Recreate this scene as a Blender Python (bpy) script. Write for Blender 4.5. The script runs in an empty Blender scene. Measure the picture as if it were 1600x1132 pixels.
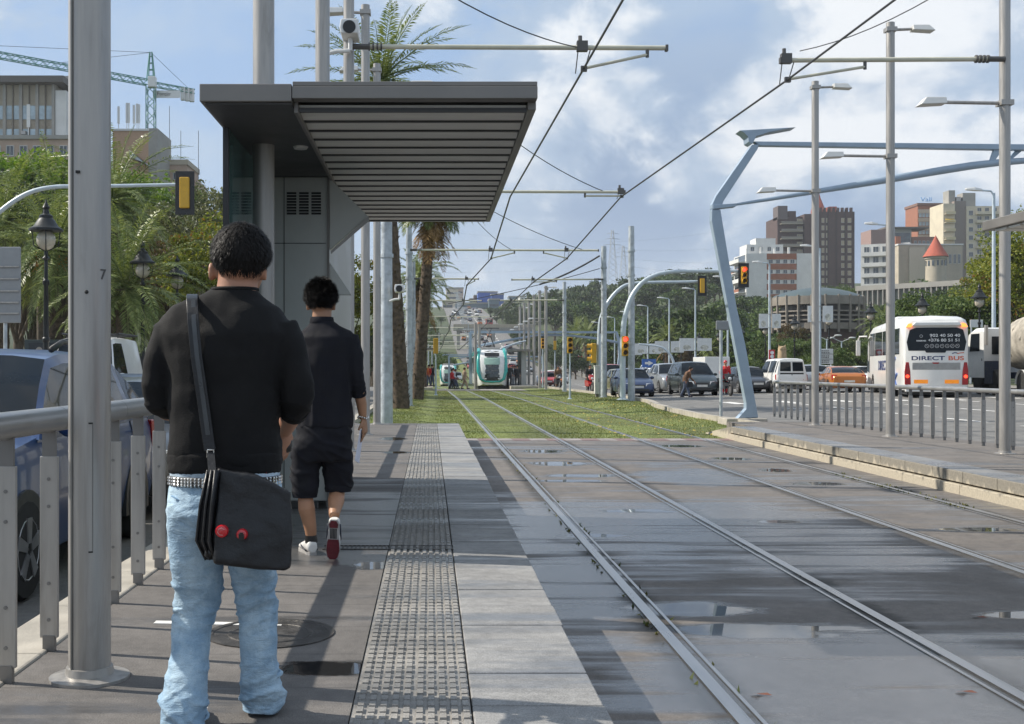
import bpy, bmesh, math, random
from math import sin, cos, pi, radians, sqrt, atan2
from mathutils import Vector, Matrix, noise as mnoise
random.seed(7)
scene = bpy.context.scene
COL = scene.collection
# ---------------------------------------------------------------- camera
F = 1800.0            # focal length in photo pixels (photo 1600 wide)
CZ = 1.25             # eye height over the tram platform
cam = bpy.data.cameras.new('camera'); camo = bpy.data.objects.new('camera', cam); COL.objects.link(camo)
camo.location = (0, 0, CZ); camo.rotation_euler = (radians(90), 0, 0)
cam.sensor_width = 36; cam.lens = 36*F/1600
cam.shift_x = (800-672)/1600; cam.shift_y = (575-566)/1600
cam.clip_start = .05; cam.clip_end = 9000
scene.camera = camo
HAZE = .00022
# ---------------------------------------------------------------- light, sky
SUN_EL, SUN_TO = radians(41), Vector((-1, .24, 0)).normalized()
world = bpy.data.worlds.new('World'); scene.world = world; world.use_nodes = True
sun = bpy.data.lights.new('sun', 'SUN'); suno = bpy.data.objects.new('sun', sun); COL.objects.link(suno)
sun.energy = 4.4; sun.angle = radians(.5); sun.color = (1, .93, .82)
sd = Vector((SUN_TO.x*cos(SUN_EL), SUN_TO.y*cos(SUN_EL), sin(SUN_EL)))
suno.rotation_euler = sd.to_track_quat('Z', 'Y').to_euler()
scene.view_settings.view_transform = 'Standard'; scene.view_settings.look = 'None'
scene.view_settings.exposure = 0.55; scene.view_settings.gamma = 1
try:
    scene.cycles.max_bounces = 6; scene.cycles.transparent_max_bounces = 8; scene.cycles.volume_bounces = 0
    scene.cycles.sample_clamp_indirect = 6; scene.cycles.use_denoising = True; scene.cycles.caustics_reflective = False; scene.cycles.caustics_refractive = False
except Exception: pass

class N:                                   # tiny node-tree writer
    def __init__(s, tree): s.t = tree; tree.nodes.clear()
    def n(s, typ, _in=None, **kw):
        nd = s.t.nodes.new(typ)
        for k, v in kw.items(): setattr(nd, k, v)
        for k, v in (_in or {}).items():
            sock = nd.inputs[k]
            if isinstance(v, bpy.types.NodeSocket): s.t.links.new(v, sock)
            elif isinstance(v, bpy.types.Node): s.t.links.new(v.outputs[0], sock)
            else: sock.default_value = v
        return nd
    def m(s, op, a, b=0.0, c=0.0, clamp=False):
        return s.n('ShaderNodeMath', {0: a, 1: b, 2: c}, operation=op, use_clamp=clamp).outputs[0]
    def v(s, op, a, b=(0,0,0)):
        return s.n('ShaderNodeVectorMath', {0: a, 1: b}, operation=op)
    def ss(s, x, a, b, lo=0.0, hi=1.0):    # smoothstep a..b -> lo..hi
        nd = s.n('ShaderNodeMapRange', {0: x, 1: a, 2: b, 3: lo, 4: hi}, interpolation_type='SMOOTHSTEP'); return nd.outputs[0]
    def mix(s, f, a, b, bt='MIX'):
        nd = s.t.nodes.new('ShaderNodeMix'); nd.data_type = 'RGBA'; nd.blend_type = bt; nd.clamp_factor = True
        for i, v in ((0, f), (6, a), (7, b)):
            if isinstance(v, bpy.types.NodeSocket): s.t.links.new(v, nd.inputs[i])
            elif i == 0: nd.inputs[0].default_value = v
            else: nd.inputs[i].default_value = (*v[:3], 1)
        return nd.outputs[2]
    def noise(s, vec, scale, detail=3.0, rough=.5, dist=0.0):
        return s.n('ShaderNodeTexNoise', {'Vector': vec, 'Scale': scale, 'Detail': detail, 'Roughness': rough, 'Distortion': dist}).outputs[0]
    def map(s, vec, scale=(1,1,1), loc=(0,0,0)):
        return s.n('ShaderNodeMapping', {0: vec, 1: loc, 3: scale}).outputs[0]

def make_sky():
    t = N(world.node_tree)
    sky = t.n('ShaderNodeTexSky', sky_type='NISHITA', sun_disc=False, sun_elevation=SUN_EL, sun_rotation=atan2(SUN_TO.x, SUN_TO.y), air_density=1.0, dust_density=1.2, ozone_density=1.5)
    d = t.n('ShaderNodeTexCoord').outputs['Generated']
    d = t.v('NORMALIZE', d).outputs[0]
    sep = t.n('ShaderNodeSeparateXYZ', {0: d})
    dm = t.map(d, (1, 1, 1.7))
    n1 = t.noise(dm, 4.2, 7, .55, .25)
    n2 = t.noise(t.map(d, (1, 1, 1.5), (3.1, 1.7, .4)), 10.0, 6, .6, .3)
    n3 = t.noise(t.map(d, (1, 1, 2.6), (1.3, 4.7, 2.4)), 2.3, 4, .5, .1)
    def blob(px, py, r):                   # a bank of cloud round one compass direction
        v = Vector(((px-672)/F, 1, (575-py)/F)).normalized()
        dd = t.v('DISTANCE', d, tuple(v)).outputs['Value']
        return t.ss(dd, r, 0.0)
    s = lambda *a: t.m('ADD', a[0], s(*a[1:])) if len(a) > 1 else a[0]
    body = t.m('ADD', t.m('MULTIPLY', n1, 1.0), t.m('MULTIPLY', t.m('SUBTRACT', n2, .5), .45))
    w = s(t.m('MULTIPLY', blob(1540, 90, .20), .46), t.m('MULTIPLY', blob(1300, 70, .14), .32), t.m('MULTIPLY', blob(1420, 120, .09), .14), t.m('MULTIPLY', blob(1150, 340, .11), .2), t.m('MULTIPLY', blob(940, 130, .2), .2), t.m('MULTIPLY', blob(690, 330, .14), .12), t.m('MULTIPLY', blob(60, 60, .1), .2), t.m('MULTIPLY', blob(800, 390, .12), .12))
    w = t.m('ADD', w, t.m('MULTIPLY', t.ss(sep.outputs[2], .42, .8), .16))          # unseen cloud overhead, added to raise the ambient light
    w = t.m('ADD', w, t.m('MULTIPLY', t.ss(sep.outputs[1], .1, -.5), .16))          # and more added behind the viewer, also as fill light
    w = t.m('SUBTRACT', w, t.m('MULTIPLY', blob(180, 130, .26), .24))
    w = t.m('SUBTRACT', w, t.m('MULTIPLY', blob(1100, 45, .08), .25))
    veil = t.ss(t.m('ADD', n3, t.m('MULTIPLY', t.m('SUBTRACT', n2, .5), .6)), .38, .68)
    grey = s(t.m('MULTIPLY', blob(1380, 290, .24), 1.3), t.m('MULTIPLY', blob(930, 270, .2), 1.0))
    w = t.m('SUBTRACT', w, t.m('MULTIPLY', t.m('MINIMUM', grey, 1.0), .12))
    mask = t.ss(t.m('ADD', body, w), .50, .64)
    base = t.mix(.80, sky.outputs[0], (3.1, 4.6, 7.0))
    low = t.ss(sep.outputs[2], .17, .0)
    base = t.mix(t.m('MULTIPLY', low, .55), base, (4.6, 5.5, 6.4))
    base = t.mix(t.m('MULTIPLY', veil, .7), base, (4.3, 5.3, 6.5))
    base = t.mix(t.m('MULTIPLY', t.m('MULTIPLY', grey, t.ss(n3, .1, .6)), .95), base, (2.4, 3.3, 4.85))
    # sunlit heads, shaded bellies
    cl = t.mix(t.ss(t.m('ADD', t.m('ADD', body, t.m('MULTIPLY', t.m('SUBTRACT', n2, .5), .5)), t.m('MULTIPLY', w, .55)), .54, .80), (3.9, 4.9, 6.2), (8.9, 9.0, 9.0))
    col = t.mix(t.m('MULTIPLY', mask, .8), base, cl)
    bg = t.n('ShaderNodeBackground', {0: col, 1: .082})
    t.n('ShaderNodeOutputWorld', {0: bg.outputs[0]})
make_sky()

# ---------------------------------------------------------------- materials
MATS = {}
def mat(name, col, rough=.6, metal=0.0, var=.12, scale=5.0, bump=0.0, bscale=60.0, spec=.5, coat=0.0, dirt=0.0, stretch=(1,1,1), rvar=.1, sub=0.0, trans=0.0):
    if name in MATS: return MATS[name]
    m = bpy.data.materials.new(name); m.use_nodes = True; t = N(m.node_tree)
    tc = t.n('ShaderNodeTexCoord').outputs['Object']
    tc = t.map(tc, stretch)
    n1 = t.noise(tc, scale, 4, .6)
    f = t.ss(n1, .25, .75, 1-var, 1+var)
    c = t.mix(1.0, col, t.n('ShaderNodeCombineColor', {0: f, 1: f, 2: f}).outputs[0], 'MULTIPLY')
    if dirt:
        n2 = t.noise(tc, scale*.6, 6, .65, .6)
        c = t.mix(t.m('MULTIPLY', t.ss(n2, .5, .72), dirt), c, (.09, .08, .065))
    p = {'Base Color': c, 'Roughness': t.ss(n1, .2, .8, max(0, rough-rvar), min(1, rough+rvar)), 'Metallic': metal, 'Specular IOR Level': spec, 'Coat Weight': coat, 'Coat Roughness': .04}
    if trans: p['Transmission Weight'] = trans
    b = t.n('ShaderNodeBsdfPrincipled', p)
    if sub:
        b.inputs['Subsurface Weight'].default_value = sub; b.inputs['Subsurface Radius'].default_value = (.02, .008, .004)
    if bump:
        n3 = t.noise(tc, bscale, 3, .6)
        t.t.links.new(t.n('ShaderNodeBump', {'Strength': bump, 'Distance': .01, 'Height': n3}).outputs[0], b.inputs['Normal'])
    t.n('ShaderNodeOutputMaterial', {0: b.outputs[0]})
    MATS[name] = m; return m
def emit(name, col, strength, base=(.1,.1,.1)):
    m = mat(name, base, .3); b = [n for n in m.node_tree.nodes if n.type == 'BSDF_PRINCIPLED'][0]
    b.inputs['Emission Color'].default_value = (*col, 1); b.inputs['Emission Strength'].default_value = strength
    return m
def leafmat(name, c1, c2, rough=.55, tr=.35, scale=.9, c3=None, amt=0.0):
    if name in MATS: return MATS[name]
    m = bpy.data.materials.new(name); m.use_nodes = True; t = N(m.node_tree)
    g = t.n('ShaderNodeNewGeometry'); tc = t.n('ShaderNodeTexCoord').outputs['Object']
    r = g.outputs['Random Per Island']
    c = t.mix(t.m('MULTIPLY_ADD', t.noise(tc, scale, 2), .9, t.m('MULTIPLY', r, .55), ), c1, c2)
    c = t.mix(t.ss(t.m('ADD', t.noise(tc, scale, 2), t.m('MULTIPLY', t.m('SUBTRACT', r, .5), .5)), .3, .75), c1, c2)
    if c3: c = t.mix(t.ss(t.m('ADD', t.noise(tc, scale*.5, 2), t.m('MULTIPLY', t.m('SUBTRACT', r, .5), .35)), .62-.25*amt, .72), c, c3)
    b = t.n('ShaderNodeBsdfPrincipled', {'Base Color': c, 'Roughness': rough, 'Specular IOR Level': .35})
    tl = t.n('ShaderNodeBsdfTranslucent', {0: t.mix(1.0, c, (1.0, 1.0, .6), 'MULTIPLY')})
    mx = t.n('ShaderNodeMixShader', {0: tr, 1: b.outputs[0], 2: tl.outputs[0]})
    t.n('ShaderNodeOutputMaterial', {0: mx.outputs[0]})
    MATS[name] = m; return m

# ---------------------------------------------------------------- mesh writer
class MB:
    def __init__(s): s.v = []; s.f = []; s.mi = []; s.c = 0
    def add(s, vs, fs):
        o = len(s.v); s.v.extend([tuple(v) for v in vs]); s.f.extend([tuple(i+o for i in f) for f in fs]); s.mi.extend([s.c]*len(fs)); return s
    def box(s, x0, x1, y0, y1, z0, z1):
        return s.add([(x0,y0,z0),(x1,y0,z0),(x1,y1,z0),(x0,y1,z0),(x0,y0,z1),(x1,y0,z1),(x1,y1,z1),(x0,y1,z1)], [(3,2,1,0),(4,5,6,7),(0,1,5,4),(1,2,6,5),(2,3,7,6),(3,0,4,7)])
    def hexa(s, p):                        # 8 free corners, same order as box
        return s.add(p, [(3,2,1,0),(4,5,6,7),(0,1,5,4),(1,2,6,5),(2,3,7,6),(3,0,4,7)])
    def quad(s, a, b, c, d): return s.add([a,b,c,d], [(0,1,2,3)])
    def loft(s, rings, cap=True, closed=True):
        n = len(rings[0]); vs = [p for r in rings for p in r]; fs = []
        for i in range(len(rings)-1):
            for j in range(n if closed else n-1):
                k = (j+1) % n; fs.append((i*n+j, i*n+k, (i+1)*n+k, (i+1)*n+j))
        if cap and closed: fs.append(tuple(range(n-1, -1, -1))); fs.append(tuple(range((len(rings)-1)*n, len(rings)*n)))
        return s.add(vs, fs)
    def tube(s, pts, r, n=8, cap=True):
        pts = [Vector(p) for p in pts]; R = r if isinstance(r, (list, tuple)) else [r]*len(pts); rings = []; up = None
        for i, p in enumerate(pts):
            d = (pts[min(i+1, len(pts)-1)]-pts[max(i-1, 0)]).normalized()
            if up is None: up = d.orthogonal().normalized()
            up = (up-d*up.dot(d)).normalized(); w = d.cross(up)
            rings.append([p+(up*cos(2*pi*j/n)+w*sin(2*pi*j/n))*R[i] for j in range(n)])
        return s.loft(rings, cap)
    def cyl(s, a, b, r, r2=None, n=14): return s.tube([a, b], [r, r if r2 is None else r2], n)
    def lathe(s, prof, c=(0,0), n=16):
        return s.loft([[(c[0]+r*cos(2*pi*j/n), c[1]+r*sin(2*pi*j/n), z) for j in range(n)] for r, z in prof])
    def prism(s, poly, a, b, ax='y'):      # 2-D outline pushed along an axis
        P = {'y': lambda p, q: (p[0], q, p[1]), 'x': lambda p, q: (q, p[0], p[1]), 'z': lambda p, q: (p[0], p[1], q)}[ax]
        return s.loft([[P(p, a) for p in poly], [P(p, b) for p in poly]])
    def ball(s, c, r, nu=12, nv=8):
        if not isinstance(r, (list, tuple)): r = (r, r, r)
        rings = []
        for i in range(nv+1):
            a = -pi/2+pi*(i+.02*(i == 0)-.02*(i == nv))/nv
            rings.append([(c[0]+r[0]*cos(a)*cos(2*pi*j/nu), c[1]+r[1]*cos(a)*sin(2*pi*j/nu), c[2]+r[2]*sin(a)) for j in range(nu)])
        return s.loft(rings)
    def xf(s, M, start=0):
        for i in range(start, len(s.v)): s.v[i] = tuple(M @ Vector(s.v[i]))
        return s
    def build(s, name, mats, parent=None, smooth=None, bevel=0, world=False, seg=2):
        me = bpy.data.meshes.new(name)
        vs = s.v
        if world and parent is not None:
            L = Vector((0, 0, 0)); pp_ = parent
            while pp_ is not None: L = L+Vector(pp_.location); pp_ = pp_.parent
            vs = [(x-L.x, y-L.y, z-L.z) for x, y, z in vs]
        me.from_pydata(vs, [], s.f); me.update()
        if not isinstance(mats, (list, tuple)): mats = [mats]
        for m in mats: me.materials.append(m)
        if len(mats) > 1: me.polygons.foreach_set('material_index', s.mi)
        b = bmesh.new(); b.from_mesh(me); bmesh.ops.recalc_face_normals(b, faces=b.faces) if len(s.f) < 40000 else None; b.to_mesh(me); b.free()
        if smooth is not None:
            me.polygons.foreach_set('use_smooth', [True]*len(me.polygons))
            if smooth < 179: me.set_sharp_from_angle(angle=radians(smooth))
        o = bpy.data.objects.new(name, me); COL.objects.link(o)
        if parent is not None: o.parent = parent
        if bevel:
            md = o.modifiers.new('bevel', 'BEVEL'); md.width = bevel; md.segments = seg; md.limit_method = 'ANGLE'; md.angle_limit = radians(35)
        return o
def tag(o, label=None, cat=None, group=None, kind=None):
    if label: o['label'] = label
    if cat: o['category'] = cat
    if group: o['group'] = group
    if kind: o['kind'] = kind
    return o
def thing(name, label, cat, loc=(0,0,0), rz=0.0, group=None):
    o = bpy.data.objects.new(name, None); COL.objects.link(o); o.empty_display_size = .2
    o.location = loc; o.rotation_euler = (0, 0, rz)
    return tag(o, label, cat, group)
def copy_tree(o, parent=None):
    c = o.copy(); COL.objects.link(c); c.parent = parent
    for ch in list(o.children): copy_tree(ch, c)
    return c
def put(proto, used, loc, rz=0.0, label=None, group=None, scale=None):
    """first call places the prototype itself, later calls place copies"""
    o = copy_tree(proto) if used else proto
    o.location = loc; o.rotation_euler = (0, 0, rz)
    if scale: o.scale = scale if isinstance(scale, tuple) else (scale,)*3
    return tag(o, label, None, group)
def lettering(text, name, m, parent, size, loc, rot, align='CENTER', ext=.002, sx=1.0, bold=0.0):
    cu = bpy.data.curves.new(name, 'FONT'); cu.body = text; cu.size = size; cu.align_x = align; cu.align_y = 'CENTER'; cu.extrude = ext; cu.offset = bold
    tmp = bpy.data.objects.new('tmp', cu); COL.objects.link(tmp); bpy.context.view_layer.update()
    me = bpy.data.meshes.new_from_object(tmp.evaluated_get(bpy.context.evaluated_depsgraph_get())); me.name = name
    me.materials.clear(); me.materials.append(m); bpy.data.objects.remove(tmp); bpy.data.curves.remove(cu)
    o = bpy.data.objects.new(name, me); COL.objects.link(o)
    o.parent = parent; o.location = loc; o.rotation_euler = rot; o.scale = (sx, 1, 1); return o
def W(px, py, D): return ((px-672)/F*D, D, CZ+(575-py)/F*D)
def interp(T, x):
    for (a, u), (b, v) in zip(T, T[1:]):
        if x <= b: return u+(v-u)*max(0, (x-a)/(b-a))
    return T[-1][1]
def smooth(x): x = max(0, min(1, x)); return x*x*(3-2*x)
BASE = [(-100,0),(60,0),(97,-.15),(140,-.75),(190,-1.35),(235,-1.0),(270,.3),(300,2.2),(350,7.2),(400,13),(500,23),(600,32),(800,44),(1200,60),(4000,90)]
def base(D): return interp(BASE, D)
RAILZ, LROAD, RROAD, RPLAT = -.38, -.30, -.10, -.09
# ================================================================ ground
def ellipse_mask(t, xy, lst, wob):
    x, y = xy; out = None
    for cx, cy, rx, ry in lst:
        a = t.m('POWER', t.m('ABSOLUTE', t.m('DIVIDE', t.m('SUBTRACT', x, cx), rx)), 2.0)
        b = t.m('POWER', t.m('ABSOLUTE', t.m('DIVIDE', t.m('SUBTRACT', y, cy), ry)), 2.0)
        e = t.m('SUBTRACT', 1.0, t.m('ADD', a, b))
        out = e if out is None else t.m('MAXIMUM', out, e)
    return t.m('ADD', out, wob)
def wet_asphalt(name, dry, damp, puddles=(), joints=0.0, streak=.5, grain=.35, tracks=(), lo=.42, hi=.66, wr=.2, damp_at=(), film=.5):
    """asphalt: stone grain, stains, damp film (smoother and darker) and standing water"""
    m = bpy.data.materials.new(name); m.use_nodes = True; t = N(m.node_tree)
    tc = t.n('ShaderNodeTexCoord').outputs['Object']; sp = t.n('ShaderNodeSeparateXYZ', {0: tc}); X, Y = sp.outputs[0], sp.outputs[1]
    g1 = t.noise(tc, 160, 2, .7); g2 = t.noise(tc, 1.6, 5, .65); g3 = t.noise(tc, 14, 4, .7)
    w1 = t.noise(t.map(tc, (.28, 1.5, 1)), 1.1, 6, .6, .4); w2 = t.noise(t.map(tc, (.16, 3.2, 1)), 2.3, 4, .6, .2)
    s = t.m('ADD', w1, t.m('MULTIPLY', t.m('SUBTRACT', w2, .5), streak))
    if damp_at:
        s = t.m('ADD', s, t.m('MULTIPLY', t.ss(ellipse_mask(t, (X, Y), damp_at, t.m('MULTIPLY', t.m('SUBTRACT', g2, .5), .8)), -.2, .7), .22))
    wet = t.ss(s, lo, hi)
    c = t.mix(wet, dry, damp)
    f = t.m('MULTIPLY', t.ss(g1, .25, .75, 1-grain, 1+grain), t.ss(g2, .25, .75, .78, 1.2))
    f = t.m('MULTIPLY', f, t.ss(g3, .3, .7, .86, 1.12))
    c = t.mix(1.0, c, t.n('ShaderNodeCombineColor', {0: f, 1: f, 2: f}).outputs[0], 'MULTIPLY')
    for rx in tracks:                      # dark ballast grime in the joint along a rail
        d = t.m('ABSOLUTE', t.m('SUBTRACT', X, rx))
        c = t.mix(t.m('MULTIPLY', t.ss(t.m('ADD', d, t.m('MULTIPLY', t.m('SUBTRACT', g3, .5), .12)), .2, .07), .75), c, (.022, .02, .017))
    rough = t.ss(wet, 0, 1, .82, wr)
    rough = t.m('ADD', rough, t.m('MULTIPLY', t.m('SUBTRACT', g3, .5), .16))
    hb = t.m('MULTIPLY', g1, t.ss(wet, 0, 1, 1.0, .35))
    if joints:
        j = t.m('ABSOLUTE', t.m('SUBTRACT', t.m('FRACT', t.m('ADD', t.m('DIVIDE', Y, joints), t.m('MULTIPLY', g2, .02))), .5))
        jm = t.ss(j, .012, .004)
        c = t.mix(t.m('MULTIPLY', jm, .6), c, (.02, .02, .02))
    p = None
    if puddles:
        e = ellipse_mask(t, (X, Y), puddles, t.m('ADD', t.m('MULTIPLY', t.m('SUBTRACT', t.noise(t.map(tc, (.8, 2.2, 1)), 2.4, 6, .65, .5), .5), 2.6), t.m('MULTIPLY', t.m('SUBTRACT', g2, .5), .8)))
        p = t.ss(e, .15, .42)
        rim = t.ss(e, -.25, .2)
        c = t.mix(t.m('MULTIPLY', rim, .55), c, (.035, .033, .032)); c = t.mix(p, c, (.02, .02, .02))
        rough = t.mix(rim, t.n('ShaderNodeCombineColor', {0: rough, 1: rough, 2: rough}).outputs[0], (.3, .3, .3))
        rough = t.mix(p, rough, (.015, .015, .015))
        hb = t.m('MULTIPLY', hb, t.m('SUBTRACT', 1.0, p))
    b = t.n('ShaderNodeBsdfPrincipled', {'Base Color': c, 'Roughness': rough, 'Coat Weight': t.m('MULTIPLY', wet, film), 'Coat Roughness': .27, 'Coat IOR': 1.33, 'Normal': t.n('ShaderNodeBump', {'Strength': .55, 'Distance': .006, 'Height': hb}).outputs[0]})
    t.n('ShaderNodeOutputMaterial', {0: b.outputs[0]}); return m
def sheet(name, xf0, xf1, Ds, zf, m, nx=1):
    """ground strip following the terrain: x from xf0(D) to xf1(D)"""
    b = MB(); vs = []; n = nx+1
    for D in Ds:
        a, c = xf0(D), xf1(D)
        for i in range(n):
            x = a+(c-a)*i/nx; vs.append((x, D, zf(x, D)))
    b.add(vs, [(i*n+j, i*n+j+1, (i+1)*n+j+1, (i+1)*n+j) for i in range(len(Ds)-1) for j in range(nx)])
    return tag(b.build(name, m), kind='structure')
K = lambda v: (lambda D: v)
FAR = [26.5,30,35,40,45,50,55,60,65,70,75,80,85,90,97,105,115,125,140,155,170,190,205,220,235,250,260,270,280,290,300,325,350,375,400,450,500,550,600,700,800,950,1200]
NEAR = [-12,-6,-2,0,2,4,6,8,10,12,14,16,18,20,22,24,26.5]
def zr(x, D): return base(D)-.25+.02*max(0, min(15, x-9.5))
def hillz(x, D): return 5*smooth((D-170)/300)*smooth((x-18)/95)+9*smooth((D-90)/200)*smooth((x-55)/40)+10*smooth((-x-25)/60)*smooth((D-60)/120)
RAILS = (1.443, 2.925, 4.71, 6.23)
def railx(i, D):                           # the tracks drift a little to the left in the distance
    return RAILS[i]-max(0, D-60)*.004
soil = mat('soil', (.045, .062, .024), .95, var=.3, scale=.05)
ter = MB(); xs = [-900,-500,-300,-200,-140,-100,-75,-55,-40,-28,-16,-4,8,20,32,44,56,70,85,100,120,145,175,220,300,420,600,900]
Ds = [-40,-15,0,15,30,45,60,80,97,120,140,165,190,215,235,255,275,300,330,365,400,440,480,530,600,700,800,1000,1300,1800,2600]
vs = [(x, D, base(D)-.75+hillz(x, D)) for D in Ds for x in xs]; n = len(xs)
ter.add(vs, [(i*n+j, i*n+j+1, (i+1)*n+j+1, (i+1)*n+j) for i in range(len(Ds)-1) for j in range(n-1)])
tag(ter.build('terrain', soil, smooth=180), kind='structure')
TRACK_PUD = [(1.75,7.8,.5,.26),(2.15,7.15,.72,.24),(2.2,19.6,.55,.5),(2.3,17.4,.6,.3),(2.0,16.6,.5,.22),(5.5,18.3,.3,.35),(5.45,16.2,.45,.3),(2.2,22.5,.5,.5),(5.4,20.6,.4,.4),(5.2,24,.5,.5),(2.4,13.1,.5,.2),(3.7,12.2,.3,.16),(4.1,7.6,.5,.15),(1.6,11.2,.4,.14),(5.6,11.6,.5,.2)]
bed_m = wet_asphalt('track_asphalt', (.142, .127, .115), (.08, .079, .081), TRACK_PUD, tracks=RAILS, lo=.43, hi=.76, wr=.22, streak=.55,
    damp_at=[(2.2,12,1.7,2.6),(3.4,11.5,1.3,3.2),(2.3,6.0,1.5,1.3),(1.0,9,.5,3),(5.5,9,1.2,1.0),(3.9,17.5,.8,2.2)])
sheet('track_bed', K(.646), K(6.84), NEAR, lambda x, D: RAILZ, bed_m, 6)
lawn_m = mat('lawn', (.12, .145, .036), .9, var=.5, scale=.5, bump=.5, bscale=12)
def lawn_r(D): return interp([(26.5,8.2),(31,8.45),(36,8.1),(44,8.6),(52,9.7),(64,9.9),(100,9.6),(190,9.5),(285,9.5),(330,7.5),(1200,6)], D)
def lawn_l(D): return -2.0-max(0, D-120)*.03
def lawnz(x, D): return base(D)+RAILZ-.01+.1*smooth((x-6.6)/1.8)+.1*smooth((-x+.2)/1.0)
LAWN_D = [d for d in FAR if d <= 330]
sheet('lawn', lawn_l, lawn_r, LAWN_D, lawnz, lawn_m, 14)
road_m = wet_asphalt('road_asphalt', (.155, .15, .142), (.12, .118, .115), (), lo=.5, hi=.8, wr=.55, grain=.2, film=.1)
sheet('carriageway', lambda D: lawn_r(D)+.28 if D > 26.4 else 10.0, lambda D: interp([(0,46),(220,46),(270,27),(1300,27)], D), NEAR+FAR[1:], zr, road_m, 10)
sheet('avenue', K(-11.0), lambda D: -2.0 if D < 26.6 else lawn_l(D)-.25, NEAR+FAR[1:19], lambda x, D: base(D)+LROAD, road_m, 3)
pav_m = mat('paving', (.23, .215, .19), .8, var=.18, scale=1.5, bump=.3)
sheet('pavement', K(-24), K(-10.98), NEAR+FAR[1:22], lambda x, D: base(D)-.15+.25*smooth((-x-12)/10), pav_m, 2)
sheet('pavement', K(31.5), K(37), NEAR+FAR[1:31], lambda x, D: base(D)+.16+.6*smooth((x-34)/25)+.4*hillz(x, D), pav_m, 3)
sheet('verge', K(37), K(70), NEAR+FAR[1:], lambda x, D: base(D)+.12+.6*smooth((x-34)/25)+.95*hillz(x, D), soil, 6)
kerb_m = mat('kerb_stone', (.36, .33, .28), .75, var=.2, scale=3, bump=.3)
kb = MB()
for a, b_ in zip(FAR, FAR[1:]):
    if b_ > 290: break
    x0, x1 = lawn_r(a), lawn_r(b_)
    kb.hexa([(x0,a,base(a)-.6),(x0+.28,a,base(a)-.6),(x1+.28,b_,base(b_)-.6),(x1,b_,base(b_)-.6),(x0,a,base(a)-.14),(x0+.28,a,base(a)-.16),(x1+.28,b_,base(b_)-.16),(x1,b_,base(b_)-.14)])
    x0, x1 = lawn_l(a), lawn_l(b_)
    kb.hexa([(x0-.25,a,base(a)-.6),(x0,a,base(a)-.6),(x1,b_,base(b_)-.6),(x1-.25,b_,base(b_)-.6),(x0-.25,a,base(a)-.17),(x0,a,base(a)-.15),(x1,b_,base(b_)-.15),(x1-.25,b_,base(b_)-.17)])
tag(kb.build('kerb', kerb_m), kind='structure')
# painted markings on the carriageway
white_p = mat('road_paint', (.62, .61, .58), .7, var=.25, scale=6)
mk = MB()
def mark(x0, D0, x1, D1, w):
    dx, dy = x1-x0, D1-D0; L = sqrt(dx*dx+dy*dy); nx_, ny_ = -dy/L*w/2, dx/L*w/2
    q = [(x0+nx_,D0+ny_),(x0-nx_,D0-ny_),(x1-nx_,D1-ny_),(x1+nx_,D1+ny_)]
    mk.quad(*[(x, y, zr(x, y)+.006) for x, y in q])
for x, ph in ((14.3,0),(17.4,1.2),(20.6,.4),(24,2)):
    D = 12+ph
    while D < 44: mark(x, D, x, D+2.6, .16); D += 4.4
for x in (12.8, 15.9, 19.0, 22.2): 
    D = 66
    while D < 520: mark(x, D, x, D+4, .15 if D < 200 else .3); D += 9
for k in range(9): mark(11.4+k*2.2, 57.2, 12.9+k*2.2, 57.2, .4)
for k in range(12): mark(11+k*1.1, 47, 11.5+k*1.1, 47, 2.6) if k % 2 else None
mark(13.1, 38.5, 12.6, 41, .14); mark(12.3, 38.6, 13.4, 38.4, .3); mark(15.7, 66, 15.7, 190, .14); mark(20, 24, 31, 25.5, .3)
D = 60
for D in range(100, 300, 1): pass
mark(14.5, 78, 11.8, 190, .2)
tag(mk.build('road_markings', white_p), kind='structure')
# pink and white band where the asphalt meets the lawn, and the crossing further out
pb = MB(); pw = MB()
for i in range(16):
    (pb if i % 2 else pw).box(.7+i*.39, .7+(i+1)*.39-.01, 25.75, 26.5, RAILZ, RAILZ+.005)
tag(pb.build('threshold_band', mat('worn_red_paint', (.19,.125,.12), .7, var=.3, scale=3)), kind='structure')
tag(pw.build('threshold_band', mat('worn_white_paint', (.26,.23,.22), .7, var=.3, scale=3)), kind='structure')
sheet('crossing', K(-1.9), K(9.4), [87,89,91,93.5], lambda x, D: base(D)+RAILZ+.03, mat('crossing_concrete', (.27,.25,.23), .8, var=.15, scale=.8), 2)
# ---------------------------------------------------------------- rails
steel = mat('worn_rail_steel', (.50, .48, .46), .3, metal=1.0, var=.12, rvar=.05, scale=3, stretch=(4,.3,1))
rust = mat('rail_groove', (.05, .036, .026), .85, var=.3, scale=20)
RD = [-6, 0, 6, 12, 18, 26.5]+FAR[1:31]
for i in range(4):
    t_ = thing('tram_rail', ['grooved steel rail closest to the platform with the walking men, dark weeds along it',
                            'second grooved rail out from the platform with the walking men',
                            'third grooved rail, first one of the track beside the low far platform',
                            'grooved rail running close below the pale kerb of the right platform'][i], 'rail', (0,0,0), group='rails of the two tram tracks')
    for nm, a, b_, h, m in (('rail_head', -.036, .036, .006, steel), ('groove', .036, .078, -.022, rust), ('guard_lip', .078, .1, .002, steel)):
        s = 1 if i % 2 == 0 else -1; q = MB(); rings = []
        for D in RD:
            x, z = railx(i, D), base(D)+RAILZ; x0, x1 = sorted((x+s*a, x+s*b_))
            rings.append([(x0,D,z-.1),(x1,D,z-.1),(x1,D,z+h+.004),(x0,D,z+h+.004)])
        q.loft(rings); q.build(nm, m, t_)
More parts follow.
